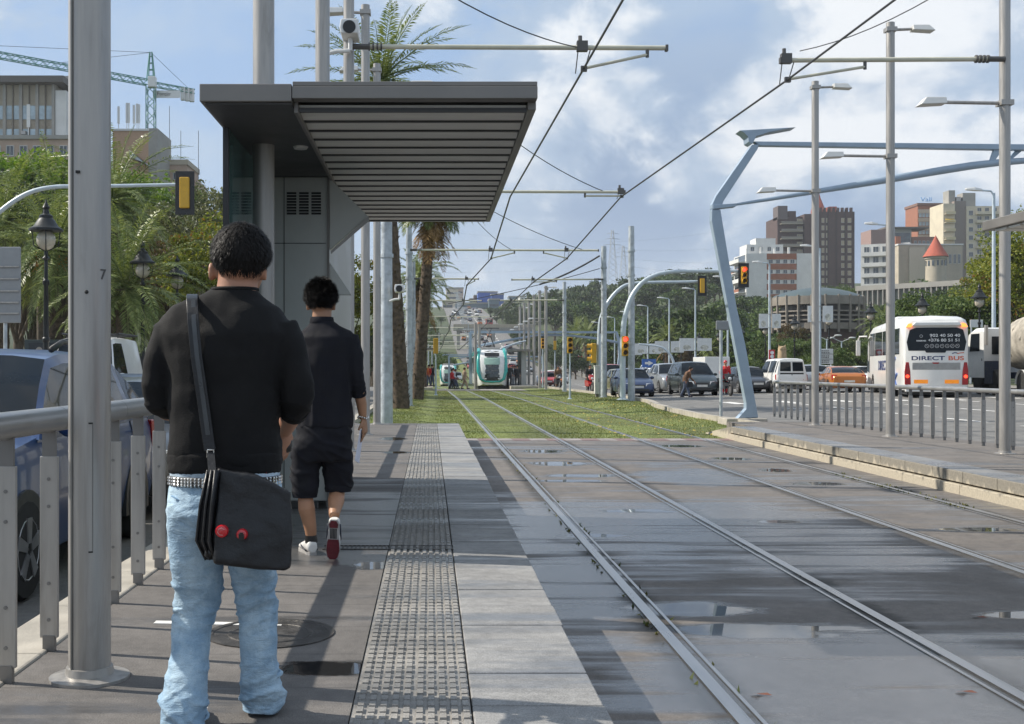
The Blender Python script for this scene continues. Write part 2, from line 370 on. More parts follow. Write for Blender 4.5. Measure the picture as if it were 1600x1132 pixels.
# ---------------------------------------------------------------- left platform
plat_m = wet_asphalt('platform_asphalt', (.128, .118, .110), (.074, .071, .070), [(-.42,4.8,.26,.13),(-.36,7.28,.16,.16),(-.65,20.3,.25,.5),(-.5,17,.2,.3)], joints=.53, lo=.5, hi=.74, wr=.3, streak=.3, damp_at=[(-.5,9.5,1.0,2.6)])
slab_m = wet_asphalt('edge_slab', (.25, .247, .242), (.15, .152, .157), (), lo=.45, hi=.72, wr=.3, streak=.6, grain=.28)
tact_m = wet_asphalt('tactile_tile', (.26, .248, .23), (.18, .175, .168), (), lo=.42, hi=.66, wr=.3, streak=.5, grain=.3)
base_c = mat('platform_concrete', (.2, .19, .175), .85, var=.25, scale=2, bump=.3)
b = MB(); b.box(-1.68, -.29, -6, 25.9, -.9, 0); tag(b.build('platform', plat_m), kind='structure')
b = MB(); y = -6.0
while y < 25.8: b.box(-1.97, -1.684, y+.004, min(y+.996, 25.9), -.9, .012); y += 1.0
tag(b.build('platform_kerb', kerb_m, bevel=.012), kind='structure')
b = MB(); b.box(-.286, .150, -6, 25.9, -.9, -.006); tag(b.build('tactile_base', tact_m), kind='structure')
b = MB(); rnd = random.Random(3)
for c in range(10):
    y = 1.6
    while y < 25.7:
        L = .066 if y < 12 else .15; x = -.272+c*.0425+(.006 if c > 4 else 0)
        h = .002+rnd.random()*.004; b.hexa([(x,y,-.02),(x+.031,y,-.02),(x+.031,y+L,-.02),(x,y+L,-.02),(x+.004,y+.004,h),(x+.027,y+.004,h),(x+.027,y+L-.004,h),(x+.004,y+L-.004,h)])
        y += L+.012
tag(b.build('tactile_paving', tact_m), kind='structure')
b = MB(); y = -6.0
while y < 25.8:
    dz = rnd.uniform(-.003, .003); b.box(.156, .644+rnd.uniform(-.004, .004), y+.003, min(y+.443, 25.9), -.16, .002+dz); y += .446
tag(b.build('platform_edge', slab_m, bevel=.006), kind='structure')
b = MB(); b.box(.152, .62, -6, 25.88, -.9, -.162); tag(b.build('platform_wall', base_c), kind='structure')
for x0, x1, y0, nm in ((-1.35, -.72, 5.62, 'white painted dash across the platform asphalt by the walking man'),):
    q = MB(); q.hexa([(x0,y0,0),(x1,y0-.05,0),(x1,y0+.0,0),(x0,y0+.06,0),(x0,y0,.004),(x1,y0-.05,.004),(x1,y0+.0,.004),(x0,y0+.06,.004)])
    tag(q.build('painted_line', white_p), kind='structure')
# manhole and drain grate on the platform
iron = mat('cast_iron', (.085, .08, .075), .5, metal=.6, var=.3, scale=15, bump=.5, bscale=90)
q = MB(); q.lathe([(.30,.001),(.30,.006),(.27,.006),(.268,.002),(.2,.002),(.198,.006),(.18,.006),(.178,.003),(.001,.003)], (-.75, 5.42), 40)
mh = q.build('manhole_cover', iron); tag(mh, 'round dark iron cover set in the platform asphalt', 'manhole cover')
gr = thing('drain_grate', 'narrow slotted drain grate across the platform by the walking legs', 'drain grate', (-.29, 8.0, 0))
q = MB()
for a in ((-.45,.45,-.09,-.07),(-.45,.45,.07,.09)): q.box(*a, 0, .006)
q.build('grate_frame', iron, gr)
q = MB()
for k in range(30): q.box(-.44+k*.03, -.428+k*.03, -.07, .07, .001, .004)
q.build('grate_bars', iron, gr)
# ---------------------------------------------------------------- right platform
cream = bpy.data.materials.new('kerb_face'); cream.use_nodes = True
t = N(cream.node_tree); tc = t.n('ShaderNodeTexCoord').outputs['Object']; sp = t.n('ShaderNodeSeparateXYZ', {0: tc})
drip = t.noise(t.map(tc, (1, 5.5, .6)), 1.0, 3, .6); fine = t.noise(tc, 30, 4, .7)
hh = t.ss(sp.outputs[2], -.38, -.09)
st = t.ss(t.m('ADD', t.m('MULTIPLY', hh, .5), drip), .70, .86)
c = t.mix(t.m('MULTIPLY', st, .75), (.40, .355, .275), (.15, .14, .12)); f = t.ss(fine, .2, .8, .75, 1.2)
c = t.mix(1.0, c, t.n('ShaderNodeCombineColor', {0: f, 1: f, 2: f}).outputs[0], 'MULTIPLY')
t.n('ShaderNodeOutputMaterial', {0: t.n('ShaderNodeBsdfPrincipled', {'Base Color': c, 'Roughness': .8}).outputs[0]})
b = MB(); y = 4.0
while y < 26.0: b.box(6.84, 7.36, y+.004, min(y+.896, 26.2), -.232, RPLAT+.002); y += .9
tag(b.build('platform_edge', [cream], bevel=.01), kind='structure')
b = MB(); b.box(6.88, 7.36, 4, 26.2, -.252, -.234); tag(b.build('platform_joint', rust), kind='structure')
b = MB(); y = 4.0
while y < 26.0: b.box(6.80, 7.36, y+.003, min(y+1.797, 26.2), -.9, -.254); y += 1.8
tag(b.build('platform_plinth', cream, bevel=.01), kind='structure')
slab2 = wet_asphalt('edge_slab_far', (.2, .2, .2), (.12, .125, .135), (), lo=.4, hi=.62, wr=.25, streak=.5, grain=.2)
b = MB(); b.box(6.85, 7.36, 4, 26.2, RPLAT+.0025, RPLAT+.006); tag(b.build('platform_edge_top', slab2), kind='structure')
plat2 = wet_asphalt('platform_asphalt_far', (.15, .135, .122), (.085, .08, .077), [(8.3,14.6,.5,.5)], lo=.5, hi=.76, wr=.35, streak=.4)
b = MB(); b.box(7.364, 10.0, 4, 28.6, -.9, RPLAT); tag(b.build('platform', plat2), kind='structure')
b = MB(); b.hexa([(6.8,26.2,-.9),(7.36,26.2,-.9),(7.36,28.6,-.9),(6.8,28.6,-.9),(6.84,26.2,RPLAT),(7.36,26.2,RPLAT),(7.36,28.6,-.33),(6.84,28.6,-.36)])
tag(b.build('platform_ramp', cream), kind='structure')
# ---------------------------------------------------------------- grass blades
gm = leafmat('grass_blade', (.085, .125, .024), (.18, .20, .05), .75, .3, .3, (.26, .23, .10), .45)
def blades(name, count, d0, d1, xl, xr, hmul, seed):
    r = random.Random(seed); b = MB()
    for _ in range(count):
        D = d0*(d1/d0)**r.random(); x = r.uniform(xl(D), xr(D))
        if any(abs(x-railx(i, D)) < .075 for i in range(4)): continue
        h = r.uniform(.02, .06)*hmul; 
        if 1.35 < x < 3.05 or 4.6 < x < 6.3: h *= .5
        w = .006*(1+D/45)*hmul; a = r.uniform(0, pi); z = lawnz(x, D)-.004; lx, ly = r.uniform(-.03, .03), r.uniform(-.03, .03)
        b.add([(x-w*cos(a),D-w*sin(a),z),(x+w*cos(a),D+w*sin(a),z),(x+lx,D+ly,z+h)], [(0,1,2)])
    o = b.build(name, gm); return tag(o, None, None, None, 'stuff')
blades('grass', 90000, 26.55, 86, lawn_l, lawn_r, .85, 5)
leaf_y = mat('fallen_leaf', (.45, .33, .06), .7, var=.4, scale=3)
b = MB(); r = random.Random(9)
for _ in range(420):
    D = r.uniform(27, 55); x = r.uniform(4.4, lawn_r(D)); s = r.uniform(.02, .045); z = lawnz(x, D)+r.uniform(.02, .06); a = r.uniform(0, 6.3)
    b.add([(x+s*cos(a+k*pi/2), D+s*sin(a+k*pi/2), z+r.uniform(-.01, .02)) for k in range(4)], [(0,1,2,3)])
tag(b.build('fallen_leaves', leaf_y), kind='stuff')
red_leaf = mat('red_leaf', (.14, .05, .03), .7, var=.3)
for i, (px, py, lb) in enumerate(((1530,966,'curled red brown leaf lying on the asphalt between the tracks'),(1190,1087,'small red leaf on wet asphalt between the rails at the lower edge'),(1510,1083,'reddish leaf beside the second rail near the lower right'))):
    D = (CZ-RAILZ)*F/(py-575); x = (px-672)/F*D; q = MB()
    q.add([(x-.06,D,RAILZ+.004),(x-.03,D-.02,RAILZ+.014),(x+.0,D-.006,RAILZ+.006),(x+.05,D-.016,RAILZ+.005),(x+.03,D+.008,RAILZ+.012),(x-.01,D+.016,RAILZ+.006)], [(0,1,2,3,4,5)])
    tag(q.build('fallen_leaf', red_leaf), lb, 'leaf', 'leaves blown onto the track asphalt')
# weeds in the joint of the rails
b = MB(); wm = leafmat('weed', (.05,.07,.015), (.16,.15,.04), .7, .2, 6)
r = random.Random(4)
for i, y0, y1, k in ((0,4.6,13,80),(3,13,17.5,240),(0,14,24,50)):
    for _ in range(k):
        D = r.uniform(y0, y1); D += .3*sin(D*3); x = RAILS[i]+r.choice((-.06,-.075,.11)); h = r.uniform(.008,.035); a = r.uniform(0,pi)
        b.add([(x-.012*cos(a),D-.012*sin(a),RAILZ),(x+.012*cos(a),D+.012*sin(a),RAILZ),(x+r.uniform(-.03,.03),D+r.uniform(-.03,.03),RAILZ+h)], [(0,1,2)])
tag(b.build('weeds', wm), kind='stuff')
# ================================================================ railings, masts, catenary, shelters
galv = mat('brushed_steel', (.37, .355, .335), .42, metal=.5, var=.14, scale=3, stretch=(6,6,.5), dirt=.3)
ironwork = mat('clamp_iron', (.11, .105, .1), .5, metal=.5)
galv2 = mat('galvanised', (.42, .46, .49), .5, metal=.3, var=.22, scale=5, dirt=.3)
dark_gap = mat('dark_gap', (.02, .02, .02), .8)
rail_m = mat('railing_steel', (.33, .33, .325), .38, metal=.6, var=.1, scale=4)
brk = mat('bracket_steel', (.2,.195,.19), .45, metal=.6)
def railing(label, x, y0, y1, z0, step, h, r):
    t_ = thing('railing', label, 'railing', (x, y0, z0))
    q = MB(); n = int((y1-y0)/1.0)+1
    for k in range(n):
        a, b_ = k*1.0, min((k+1)*1.0-.006, y1-y0)
        q.cyl((0,a,h), (0,b_,h), r, n=20)
    q.build('top_rail', rail_m, t_, smooth=40)
    y = .28
    while y < y1-y0:
        p = MB(); p.box(-.04, .04, y-.011, y+.011, .06, h-.16); post = p.build('post', galv, t_, bevel=.004)
        c = MB(); c.box(-.03, .03, y-.0085, y+.0085, h-.17, h-r*.7); c.build('bracket', brk, post)
        c = MB(); c.box(-.026, .026, y-.015, y+.015, -.01, .07); c.build('foot', brk, post)
        c = MB()
        for zz in (.14, .3, h-.26, h-.38): c.cyl((0, y-.0095, zz), (0, y-.0145, zz), .008, n=8)
        c.build('bolt', brk, post); y += step
    return t_
railing('long steel railing between the platform and the cars, thick round top rail', -1.68, 1.2, 25.4, 0, .515, 1.02, .055)
railing('low steel railing along the back of the opposite platform', 9.5, 7.0, 31.8, RPLAT, .5, .95, .042)

def lamp_head(q, x, y, z, s, L=.42):       # tapering luminaire hanging off an arm, s = -1 left / +1 right
    q.hexa([(x,y-.11,z-.03),(x+s*L,y-.13,z-.05),(x+s*L,y+.13,z-.05),(x,y+.11,z-.03),(x,y-.07,z+.075),(x+s*L*.74,y-.08,z+.075),(x+s*L*.74,y+.08,z+.075),(x,y+.07,z+.075)])
lampw = mat('luminaire_shell', (.62, .62, .6), .4, metal=.2, var=.05)
def lamp_post(label, x, y, z0, h, top, low, group, r=.083, lowz=5.45, detail=False, hi=True):
    """round station mast; top / low = side (-1, +1, 0) of the two luminaires"""
    t_ = thing('lamp_post', label, 'lamp post', (x, y, z0), group=group)
    q = MB(); q.cyl((0,0,0), (0,0,h), r, r*.97, 28); q.build('pole', galv, t_, smooth=40)
    f = MB(); f.lathe([(r*1.9,0),(r*1.9,.012),(r*1.15,.02),(r*1.1,.05),(r*.9,.055)], n=24); f.build('base_flange', galv, t_, smooth=40)
    for s, z, L in ((top, h-.14, .33), (low, lowz, .85)):
        if not s: continue
        a = MB(); a.cyl((s*r*.5,0,z), (s*(r+L),0,z+.015), .028, n=10); a.box(-r*1.2, r*1.2, -r*1.2, r*1.2, z-.04, z+.04); a.build('arm', galv, t_, smooth=40)
        l = MB(); lamp_head(l, s*(r+L), 0, z+.01, s); l.build('luminaire', lampw, t_, bevel=.012)
    if detail:                             # seam, hatch and stencil of the mast in front
        s = MB(); s.box(-r*.62-.004, -r*.62+.004, -r*.79-.006, -r*.7, .05, h); s.build('seam', mat('seam_steel', (.22,.215,.2), .5, metal=.5), t_)
        c = MB(); a0, a1 = -pi/2+.18, -pi/2+.42
        for z, z2, aa, ab in ((.52,1.03,a1,a1+.012),(.517,.523,a0+.05,a1+.012),(1.027,1.033,a0+.05,a1+.012)):
            c.loft([[(cos(u)*(r+k),sin(u)*(r+k),z_) for k, z_ in ((-.005,z),(.0015,z),(.0015,z2),(-.005,z2))] for u in (aa, (aa+ab)/2, ab)])
        c.build('hatch_gap', dark_gap, t_)
        lettering('7', 'stencil', ironwork, t_, .06, (cos(-.62)*(r+.001), sin(-.62)*(r+.001), 1.62), (pi/2, 0, -.62+pi/2), ext=.001)
        v = MB(); v.box(-.03,-.015,-r-.006,-r+.01,2.02,2.03); v.ball((.012,-r,1.55),.008,8,6); v.build('rivet', dark_gap, t_)
    return t_
GL = 'lamp masts along the near platform'; GR = 'lamp masts along the opposite platform'
def px_x(px, D): return (px-672)/F*D
lamp_post('thick steel mast standing by the railing, closest to the camera', -1.371, 4.64, 0, 8, -1, 1, GL, detail=True)
lamp_post('steel mast that passes up through the front of the shelter roof', px_x(412,8.85), 8.85, 0, 8, -1, 1, GL)
lamp_post('steel mast rising from the shelter roof left of the camera mast', px_x(504,13.05), 13.05, 0, 8, -1, 0, GL)
lamp_post('steel mast with the security camera, carrying the first overhead arm', px_x(545,17.25), 17.25, 0, 9.6, 0, 1, GL)
lamp_post('steel mast with a white lamp at its visible top just above the shelter roof', px_x(571,21.45), 21.45, 0, 8, -1, 1, GL)
lamp_post('thin mast with low lamp just showing over the shelter roof', px_x(589,25.4), 25.4, 0, 7.95, -1, 0, GL)
lamp_post('tall steel mast at the right edge, carrying the right overhead arm and one lamp', 8.93, 17.9, RPLAT, 9.8, 0, -1, GR)
lamp_post('steel mast with two lamps in the middle of the opposite platform', 8.95, 22.4, RPLAT, 8.05, 1, -1, GR)
lamp_post('steel mast with two lamps at the end of the opposite platform railing', 8.96, 26.8, RPLAT, 8.0, 1, -1, GR)

creamtube = mat('fibreglass_tube', (.56, .54, .43), .5, var=.1, scale=4)
cable = mat('cable', (.035, .037, .04), .5)
def mast(label, x, y, z0, h, r, group, m=galv2, rtop=None):
    t_ = thing('catenary_mast', label, 'mast', (x, y, z0), group=group)
    q = MB(); q.cyl((0,0,0), (0,0,h), r, rtop or r*.8, 20); q.build('pole', m, t_, smooth=40)
    f = MB()
    f.lathe([(r*1.5,0),(r*1.5,.04),(r*1.02,.05)], n=16); f.build('foot', m, t_)
    c = MB()
    for k in (.55, .72, .86): c.lathe([(r*.97,h*k-.05),(r*1.06,h*k-.05),(r*1.06,h*k+.05),(r*.97,h*k+.05)], n=16)
    c.build('band', m, t_)
    return t_
GM = 'catenary masts beside the tracks'
LM = [(30,-1.13,.165,7.9),(47,-.86,.15,7.0),(62,-.9,.14,7.0),(80,-.95,.14,7.0),(102,-1,.14,7.0),(122,-1.0,.14,7.0),(142,-1.1,.14,7.0),(165,-1.2,.14,7.0)]
RM = [(53.5,9.35,.165,7.85),(60,9.05,.165,7.6),(78,9.1,.15,7.1)]
LML = ['thick pale blue round mast at the end of the near platform','mast between the first two palm trunks','third mast behind the palm row']
for i, (D, x, r_, h) in enumerate(LM[:3]): mast(LML[i], x, D, lawnz(x, D)-.05, h-lawnz(x, D), r_, GM)
for i, (D, x, r_, h) in enumerate(LM[3:]): mast('slim distant mast left of the green trams', x, D, lawnz(x, D)-.05, h-.2, r_, 'distant masts left of the trams')
for (D, x, r_, h), lb in zip(RM, ['thick galvanised mast standing free on the lawn, right of the traffic light','galvanised mast with overhead arm by the white cabinet','galvanised mast behind the yellow traffic light on the thin post']):
    mast(lb, x, D, lawnz(x, D)-.03, h-lawnz(x, D), r_, GM)
WZ = 5.65
def wirex(k, D):
    zig = [(0,.35),(17.25,.1),(30,-.1),(47,.3),(62,-.2),(80,.2),(102,-.2),(122,.1),(142,-.1),(165,.1),(200,0)]
    if k == 0: return railx(0, D)*.5+railx(1, D)*.5+interp(zig, D)
    return railx(2, D)*.5+railx(3, D)*.5+interp([(0,.5),(17.9,.05),(30,-.5),(47,.1),(60,-.1),(78,.1),(200,0)], D)
def cantilever(label, xp, D, z, xe, ks, group='overhead arms carrying the tram wires'):
    """tube across the track from its mast, with insulator, clamps, steady arms and droppers"""
    s = 1 if xe > xp else -1; t_ = thing('overhead_arm', label, 'overhead arm', (xp, D-.1, z+base(D)), group=group)
    R = .034*(1+D/220); q = MB(); q.cyl((s*.25,0,0), (xe-xp,0,-.02), R, n=10); q.build('tube', creamtube, t_, smooth=40)
    i = MB()
    for k in range(4): i.cyl((s*(.3+k*.06),0,0), (s*(.325+k*.06),0,0), R*1.7, n=10)
    i.cyl((s*.05,0,0), (s*.3,0,0), R*1.2, n=8); i.box(xe-xp-.02, xe-xp+.02, -R*1.2, R*1.2, -R*1.3-.02, R*1.1-.02); i.build('insulator', ironwork, t_)
    for k in ks:
        wx = wirex(k, D)-xp; c = MB(); c.box(wx-.1, wx+.06, -.05, .05, -.07, .08); c.cyl((wx-.05,0,.06),(wx-.05,0,.16),.03,n=8); c.build('clamp', ironwork, t_)
        far = s*.95 if (k == 1 and s < 0) or s > 0 else s*.95
        ex = min(wx+.95, xe-xp-.2) if k == 0 or s < 0 else wx-.95
        if s < 0: ex = wx+1.2
        a = MB(); a.cyl((wx+.02,0,WZ-z+.06), (ex,0,-.12), R*.62, n=8); a.build('steady_arm', creamtube, t_, smooth=40)
        d = MB(); d.cyl((ex,0,0), (ex,0,-.16), R*.7, n=6); d.tube([(wx-.08,0,-.05),(wx-.12,0,WZ-z-.02)], R*.25, 5); d.tube([(wx+.1,0,-.05),(wx+.02,0,WZ-z+.05)], R*.25, 5); d.box(wx-.04,wx+.05,-.03,.03,WZ-z+.01,WZ-z+.09); d.build('dropper', ironwork, t_)
    return t_
cantilever('cream overhead arm reaching out above the shelter roof from the camera mast', px_x(545,17.25), 17.25, 6.03, 3.52, (0,))
cantilever('cream overhead arm held by the tall mast at the right edge', 8.93, 17.9, 6.02, 5.42, (1,))
cantilever('second overhead arm, crossing from behind the shelter roof to the right wire', -1.13, 30, 5.83, 5.05, (1,))
cantilever('overhead arm spanning both tracks, fixed between the palm trunks', -.86, 47, 6.05, 6.85, (0, 1))
cantilever('overhead arm over the left track only, below the palm crown', -.9, 62, 6.05, 2.6, (0,))
cantilever('overhead arm pointing left from the mast by the white cabinet', 9.05, 60, 5.85, 4.25, (1,))
cantilever('overhead arm pointing left from the mast behind the yellow traffic light', 9.1, 78, 5.9, 5.3-.6, (1,))
for i, (D, x, r_, h) in enumerate(LM[3:]):
    cantilever('small distant overhead arm above the green trams', x, D, 6.0, 5.9 if i % 2 else 3.6, (0, 1) if i % 2 else (0,), 'distant arms above the trams')
for k, lb in ((0, 'dark contact wire running over the near track from the top of the picture'), (1, 'dark contact wire sloping up to the right over the far track')):
    pts = []; st = [2, 17.25, 30, 47, 62, 80, 102, 122, 142, 165, 200] if k == 0 else [2, 17.9, 30, 47, 60, 78, 102, 122, 142, 165, 200]
    for a, b_ in zip(st, st[1:]):
        for j in range(4):
            u = j/4; D = a+(b_-a)*u; pts.append((wirex(k, a)*(1-u)+wirex(k, b_)*u, D, base(D)+WZ+.05-.12*4*u*(1-u)*0))
    q = MB(); q.tube(pts, [.011+.00035*p[1] for p in pts], 6); tag(q.build('contact_wire', cable), lb, 'wire', 'overhead wires of the tramway')
def stay(label, a, b_, r=.006):
    q = MB(); a, b_ = Vector(a), Vector(b_); n = 8
    q.tube([a.lerp(b_, i/n)-Vector((0,0,.12*4*(i/n)*(1-i/n))) for i in range(n+1)], r, 5)
    return tag(q.build('stay_cable', cable), label, 'cable', 'stay cables of the overhead arms')
stay('stay cable from the first overhead arm up to the upper left', W(905,75,17.2), W(650,-40,13.3), .009)
stay('stay cable running up right past the top of the tall lamp mast', W(1250,80,17.9), W(1500,-30,14.5), .008)
stay('thin cable from under the shelter roof down to the second overhead arm', W(950,302,30), W(790,210,28), .012)
stay('thin cable down to the arm that spans both tracks', W(912,391,47), W(760,325,42), .014)
stay('thin cable from the palm crown to the third overhead arm', W(800,391,47), W(740,340,44), .012)
stay('thick black feed cable looping from the mast by the white cabinet', W(937,400,60), W(843,445,60), .05)
stay('long thin cable between the mast by the white cabinet and the palm', W(937,420,60), W(700,475,62), .02)
# short insulator links on the stays near the camera
# security cameras
camw = mat('camera_shell', (.7, .7, .69), .35, var=.05); blk = mat('black_plastic', (.012,.012,.013), .35)
def cctv(label, p, sc, arm):
    t_ = thing('security_camera', label, 'camera', p, group='security cameras on the masts')
    q = MB(); q.prism([(-.13,-.1),(.13,-.1),(.15,0),(.13,.13),(-.13,.13),(-.15,0)], -.2, .35); q.xf(Matrix.Scale(sc, 4)); q.build('housing', camw, t_, bevel=.02*sc)
    q = MB(); q.cyl((0,-.21,0), (0,-.19,0), .1, n=18); q.xf(Matrix.Scale(sc, 4)); q.build('lens', blk, t_)
    q = MB(); q.cyl((0,.05,-.1), (0,.05,-.3), .035, n=10); q.tube([(0,.05,-.3),(arm*.5,.05,-.31),(arm,.05,-.37)], .035, 8); q.xf(Matrix.Scale(sc, 4)); q.build('bracket', camw, t_, smooth=40)
cctv('white security camera pointing at the viewer on the mast above the shelter roof', W(547,48,17.0), .95, -.45)
cctv('small white security camera on a bracket in front of the dark palm trunk', W(624,452,29.7), .85, -.3)
# ---------------------------------------------------------------- left shelter
sh_m = mat('shelter_steel', (.20, .19, .178), .45, metal=.4, var=.1, scale=2)
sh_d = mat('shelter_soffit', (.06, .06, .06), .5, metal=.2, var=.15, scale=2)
sh_l = mat('shelter_louvre', (.78, .77, .72), .5, metal=.25, var=.12, scale=3, stretch=(.4,3,3))
panel_m = mat('shelter_panel', (.52, .53, .50), .38, metal=.2, var=.08, scale=2)
gl_m = mat('tinted_glass', (.10, .19, .19), .06, var=.1, spec=.8)
S = thing('tram_shelter', 'grey tram shelter with louvred flat roof on the near platform', 'shelter', (0, 0, 0))
XL, XM, XR, Y0, Y1, ZB, ZT = -1.49, -.895, .695, 7.44, 13.35, 2.97, 3.085
q = MB(); q.box(XL, XM, Y0, Y1, ZB, ZT); q.build('roof_box', sh_m, S, bevel=.006)
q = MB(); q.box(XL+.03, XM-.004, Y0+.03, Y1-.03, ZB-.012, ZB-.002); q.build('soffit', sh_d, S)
lv = MB(); n = 18; dy = (Y1-Y0-.3)/n
for k in range(n):
    y = Y0+.16+k*dy; lv.hexa([(XM+.03,y,ZB+.0),(XR-.06,y,ZB+.0),(XR-.06,y+dy*.86,ZB-.03),(XM+.03,y+dy*.86,ZB-.03),(XM+.03,y,ZB+.012),(XR-.06,y,ZB+.012),(XR-.06,y+dy*.86,ZB-.018),(XM+.03,y+dy*.86,ZB-.018)])
lv.build('louvres', sh_l, S)
lsh = MB()  # dark strips standing in for the shade between the slats
for k in range(n+1): y = Y0+.16+k*dy; lsh.box(XM+.035, XR-.062, y-dy*.10, y-.004, ZB-.040, ZB-.012)
lsh.build('louvre_gaskets', sh_d, S)
q = MB(); q.box(XM+.004, XR, Y0, Y0+.11, ZB+.02, ZT-.015); q.box(XM+.004, XR, Y0+.02, Y1, ZT-.01, ZT+.02)
q.box(XR-.055, XR, Y0+.112, Y1, ZB-.03, ZT-.012); q.box(XM+.004, XR-.057, Y1-.08, Y1, ZB-.03, ZT-.012); q.box(XM+.002, XM+.03, Y0+.112, Y1-.082, ZB-.05, ZT-.012)
q.build('roof_frame', sh_m, S, bevel=.004)
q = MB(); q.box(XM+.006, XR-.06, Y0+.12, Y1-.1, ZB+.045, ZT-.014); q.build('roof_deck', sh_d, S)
q = MB(); q.box(XL+.03, XL+.05, 8.2, 10.3, .08, ZB-.014); q.build('glass_panel', gl_m, S)
q = MB(); q.box(XL+.02, XL+.06, 8.17, 8.2, 0, ZB-.014); q.build('panel_edge', blk, S)
q = MB(); q.box(XL+.055, -.905, 10.3, 13.2, .06, ZB-.014); cab = q.build('cabinet', panel_m, S, bevel=.006)
q = MB()
for c0 in (-1.28, -1.17, -1.06):
    for k in range(8): q.box(c0, c0+.085, 10.288, 10.302, 2.62+k*.026, 2.636+k*.026)
q.build('vent', dark_gap, cab)
q = MB(); q.box(-.92, -.898, 10.27, 10.296, 0, ZB-.014); q.build('corner_post', sh_m, S)
# tilted display wings on the track side of the cabinet
for nm, poly in (('display_wing', [(-.9,2.945),(-.895,2.3),(-.55,2.6)]), ('display_wing', [(-.895,2.19),(-.895,1.9),(-.70,1.9)])):
    q = MB(); q.prism(poly, 10.28, 10.36); q.build(nm, panel_m, S, bevel=.004)
q = MB(); q.hexa([(-.885,10.262,2.262),(-.54,10.262,2.562),(-.54,10.275,2.562),(-.885,10.275,2.262),(-.885,10.262,2.29),(-.55,10.262,2.6),(-.55,10.275,2.6),(-.885,10.275,2.29)]); q.build('wing_trim', galv, S)
q = MB()
for xx in (-1.305,): q.box(xx-.003, xx+.003, 10.2965, 10.3, .1, ZB-.02)
q.box(-1.43, -.93, 10.2965, 10.3, 2.36, 2.366); q.build('panel_joint', dark_gap, cab)
q = MB()
for yy in (9.1, 10.9, 12.4): q.box(XR+.0005, XR+.003, yy, yy+.006, ZB-.028, ZT-.014)
q.build('roof_joint', dark_gap, S)
q = MB(); q.box(-1.44, -1.0, 10.24, 10.298, 0, .06); q.build('plinth', sh_d, S)
q = MB(); q.lathe([(.05,ZB-.03),(.06,ZB-.013)], (-1.0, 8.9), 12); q.build('downlight', lampw, S)
# ---------------------------------------------------------------- right shelter (only its corner shows) and the next stop's shelters
def small_shelter(label, x0, x1, y0, y1, z0, zr_, wall):
    t_ = thing('tram_shelter', label, 'shelter', (x0, y0, z0)); w, L = x1-x0, y1-y0
    q = MB(); q.box(0, w, 0, L, zr_, zr_+.12); q.build('roof', sh_m, t_, bevel=.01)
    q = MB()
    for k in range(int(L/.33)): q.box(.05, w-.05, .05+k*.33, .05+k*.33+.28, zr_-.03, zr_-.004)
    q.build('louvres', sh_l, t_)
    q = MB(); q.box(w*wall, w*wall+.45, L*.2, L*.85, 0, zr_-.005); q.build('cabinet', panel_m, t_)
    return t_
small_shelter('dark corner of a shelter roof entering at the right edge', 6.95, 9.3, 8.0, 14.5, RPLAT, 3.06, .7)
small_shelter('small far shelter beside the green tram at the next stop', 6.4, 9.0, 99, 106, base(99)-.1, 3.0, .6)
small_shelter('small far shelter by the waiting people on the left', -1.7, .3, 90, 96, base(93)-.1, 2.9, .1)
q = MB(); q.box(6.6, 9.0, 94, 128, -1.5, base(97)-.1); tag(q.build('platform', kerb_m), kind='structure')
q = MB(); q.box(-1.9, .2, 86, 100, -1.5, base(90)-.1); tag(q.build('platform', kerb_m), kind='structure')
for i, D in enumerate((89, 94, 99, 104, 109, 114)):
    lamp_post('distant lamp mast of the next stop, right of the tram', 8.95-.01*i, D, base(D)-.3, 8, (1, 1)[i % 2], -1, 'lamp masts of the next stop', r=.12)
for D, px in ((97, 743), (103, 749)):
    lamp_post('distant mast rising behind the green tram roof', px_x(px, D), D, base(D)-.4, 5.6, 0, 0, 'masts behind the tram roof', r=.13)
# ================================================================ people
CLOUDS = {}
def wrinkle_tex(sc):
    if sc not in CLOUDS:
        x = bpy.data.textures.new('folds', 'CLOUDS'); x.noise_scale = sc; x.noise_depth = 2; CLOUDS[sc] = x
    return CLOUDS[sc]
def ring(cx, y, z, hw, hd, n=28, p=2.3, tilt=0.0):
    out = []
    for j in range(n):
        a = 2*pi*j/n; c, s = cos(a), sin(a)
        ex = hw*math.copysign(abs(c)**(2/p), c); ey = hd*math.copysign(abs(s)**(2/p), s)
        out.append((cx+ex, y+ey, z+tilt*ey))
    return out
def soft(name, m, parent, build, voxel=.01, it=4, folds=None, world=True, cloth=None):
    """several overlapping volumes fused into one continuous skin"""
    q = MB(); build(q); o = q.build(name, m, parent, world=world)
    md = o.modifiers.new('fuse', 'REMESH'); md.mode = 'VOXEL'; md.voxel_size = voxel; md.use_smooth_shade = True
    md = o.modifiers.new('relax', 'SMOOTH'); md.factor = .5; md.iterations = it
    for sc, st in (folds or ()):
        md = o.modifiers.new('folds', 'DISPLACE'); md.texture = wrinkle_tex(sc); md.strength = st; md.mid_level = .5; md.texture_coords = 'LOCAL'
    if cloth:                              # creases pressed into the fused cloth, vertex by vertex
        bpy.context.view_layer.update(); me = bpy.data.meshes.new_from_object(o.evaluated_get(bpy.context.evaluated_depsgraph_get())); o.modifiers.clear(); o.data = me; me.name = name
        cs = [v.co+v.normal*cloth(v.co) for v in me.vertices]
        for v, c in zip(me.vertices, cs): v.co = c
        me.polygons.foreach_set('use_smooth', [True]*len(me.polygons))
    return o
def crease(x, y, z): return max(0.0, 1-2.6*abs(mnoise.noise(Vector((x, y, z)))))**1.6
def bell(z, c, w): return math.exp(-((z-c)/w)**2)
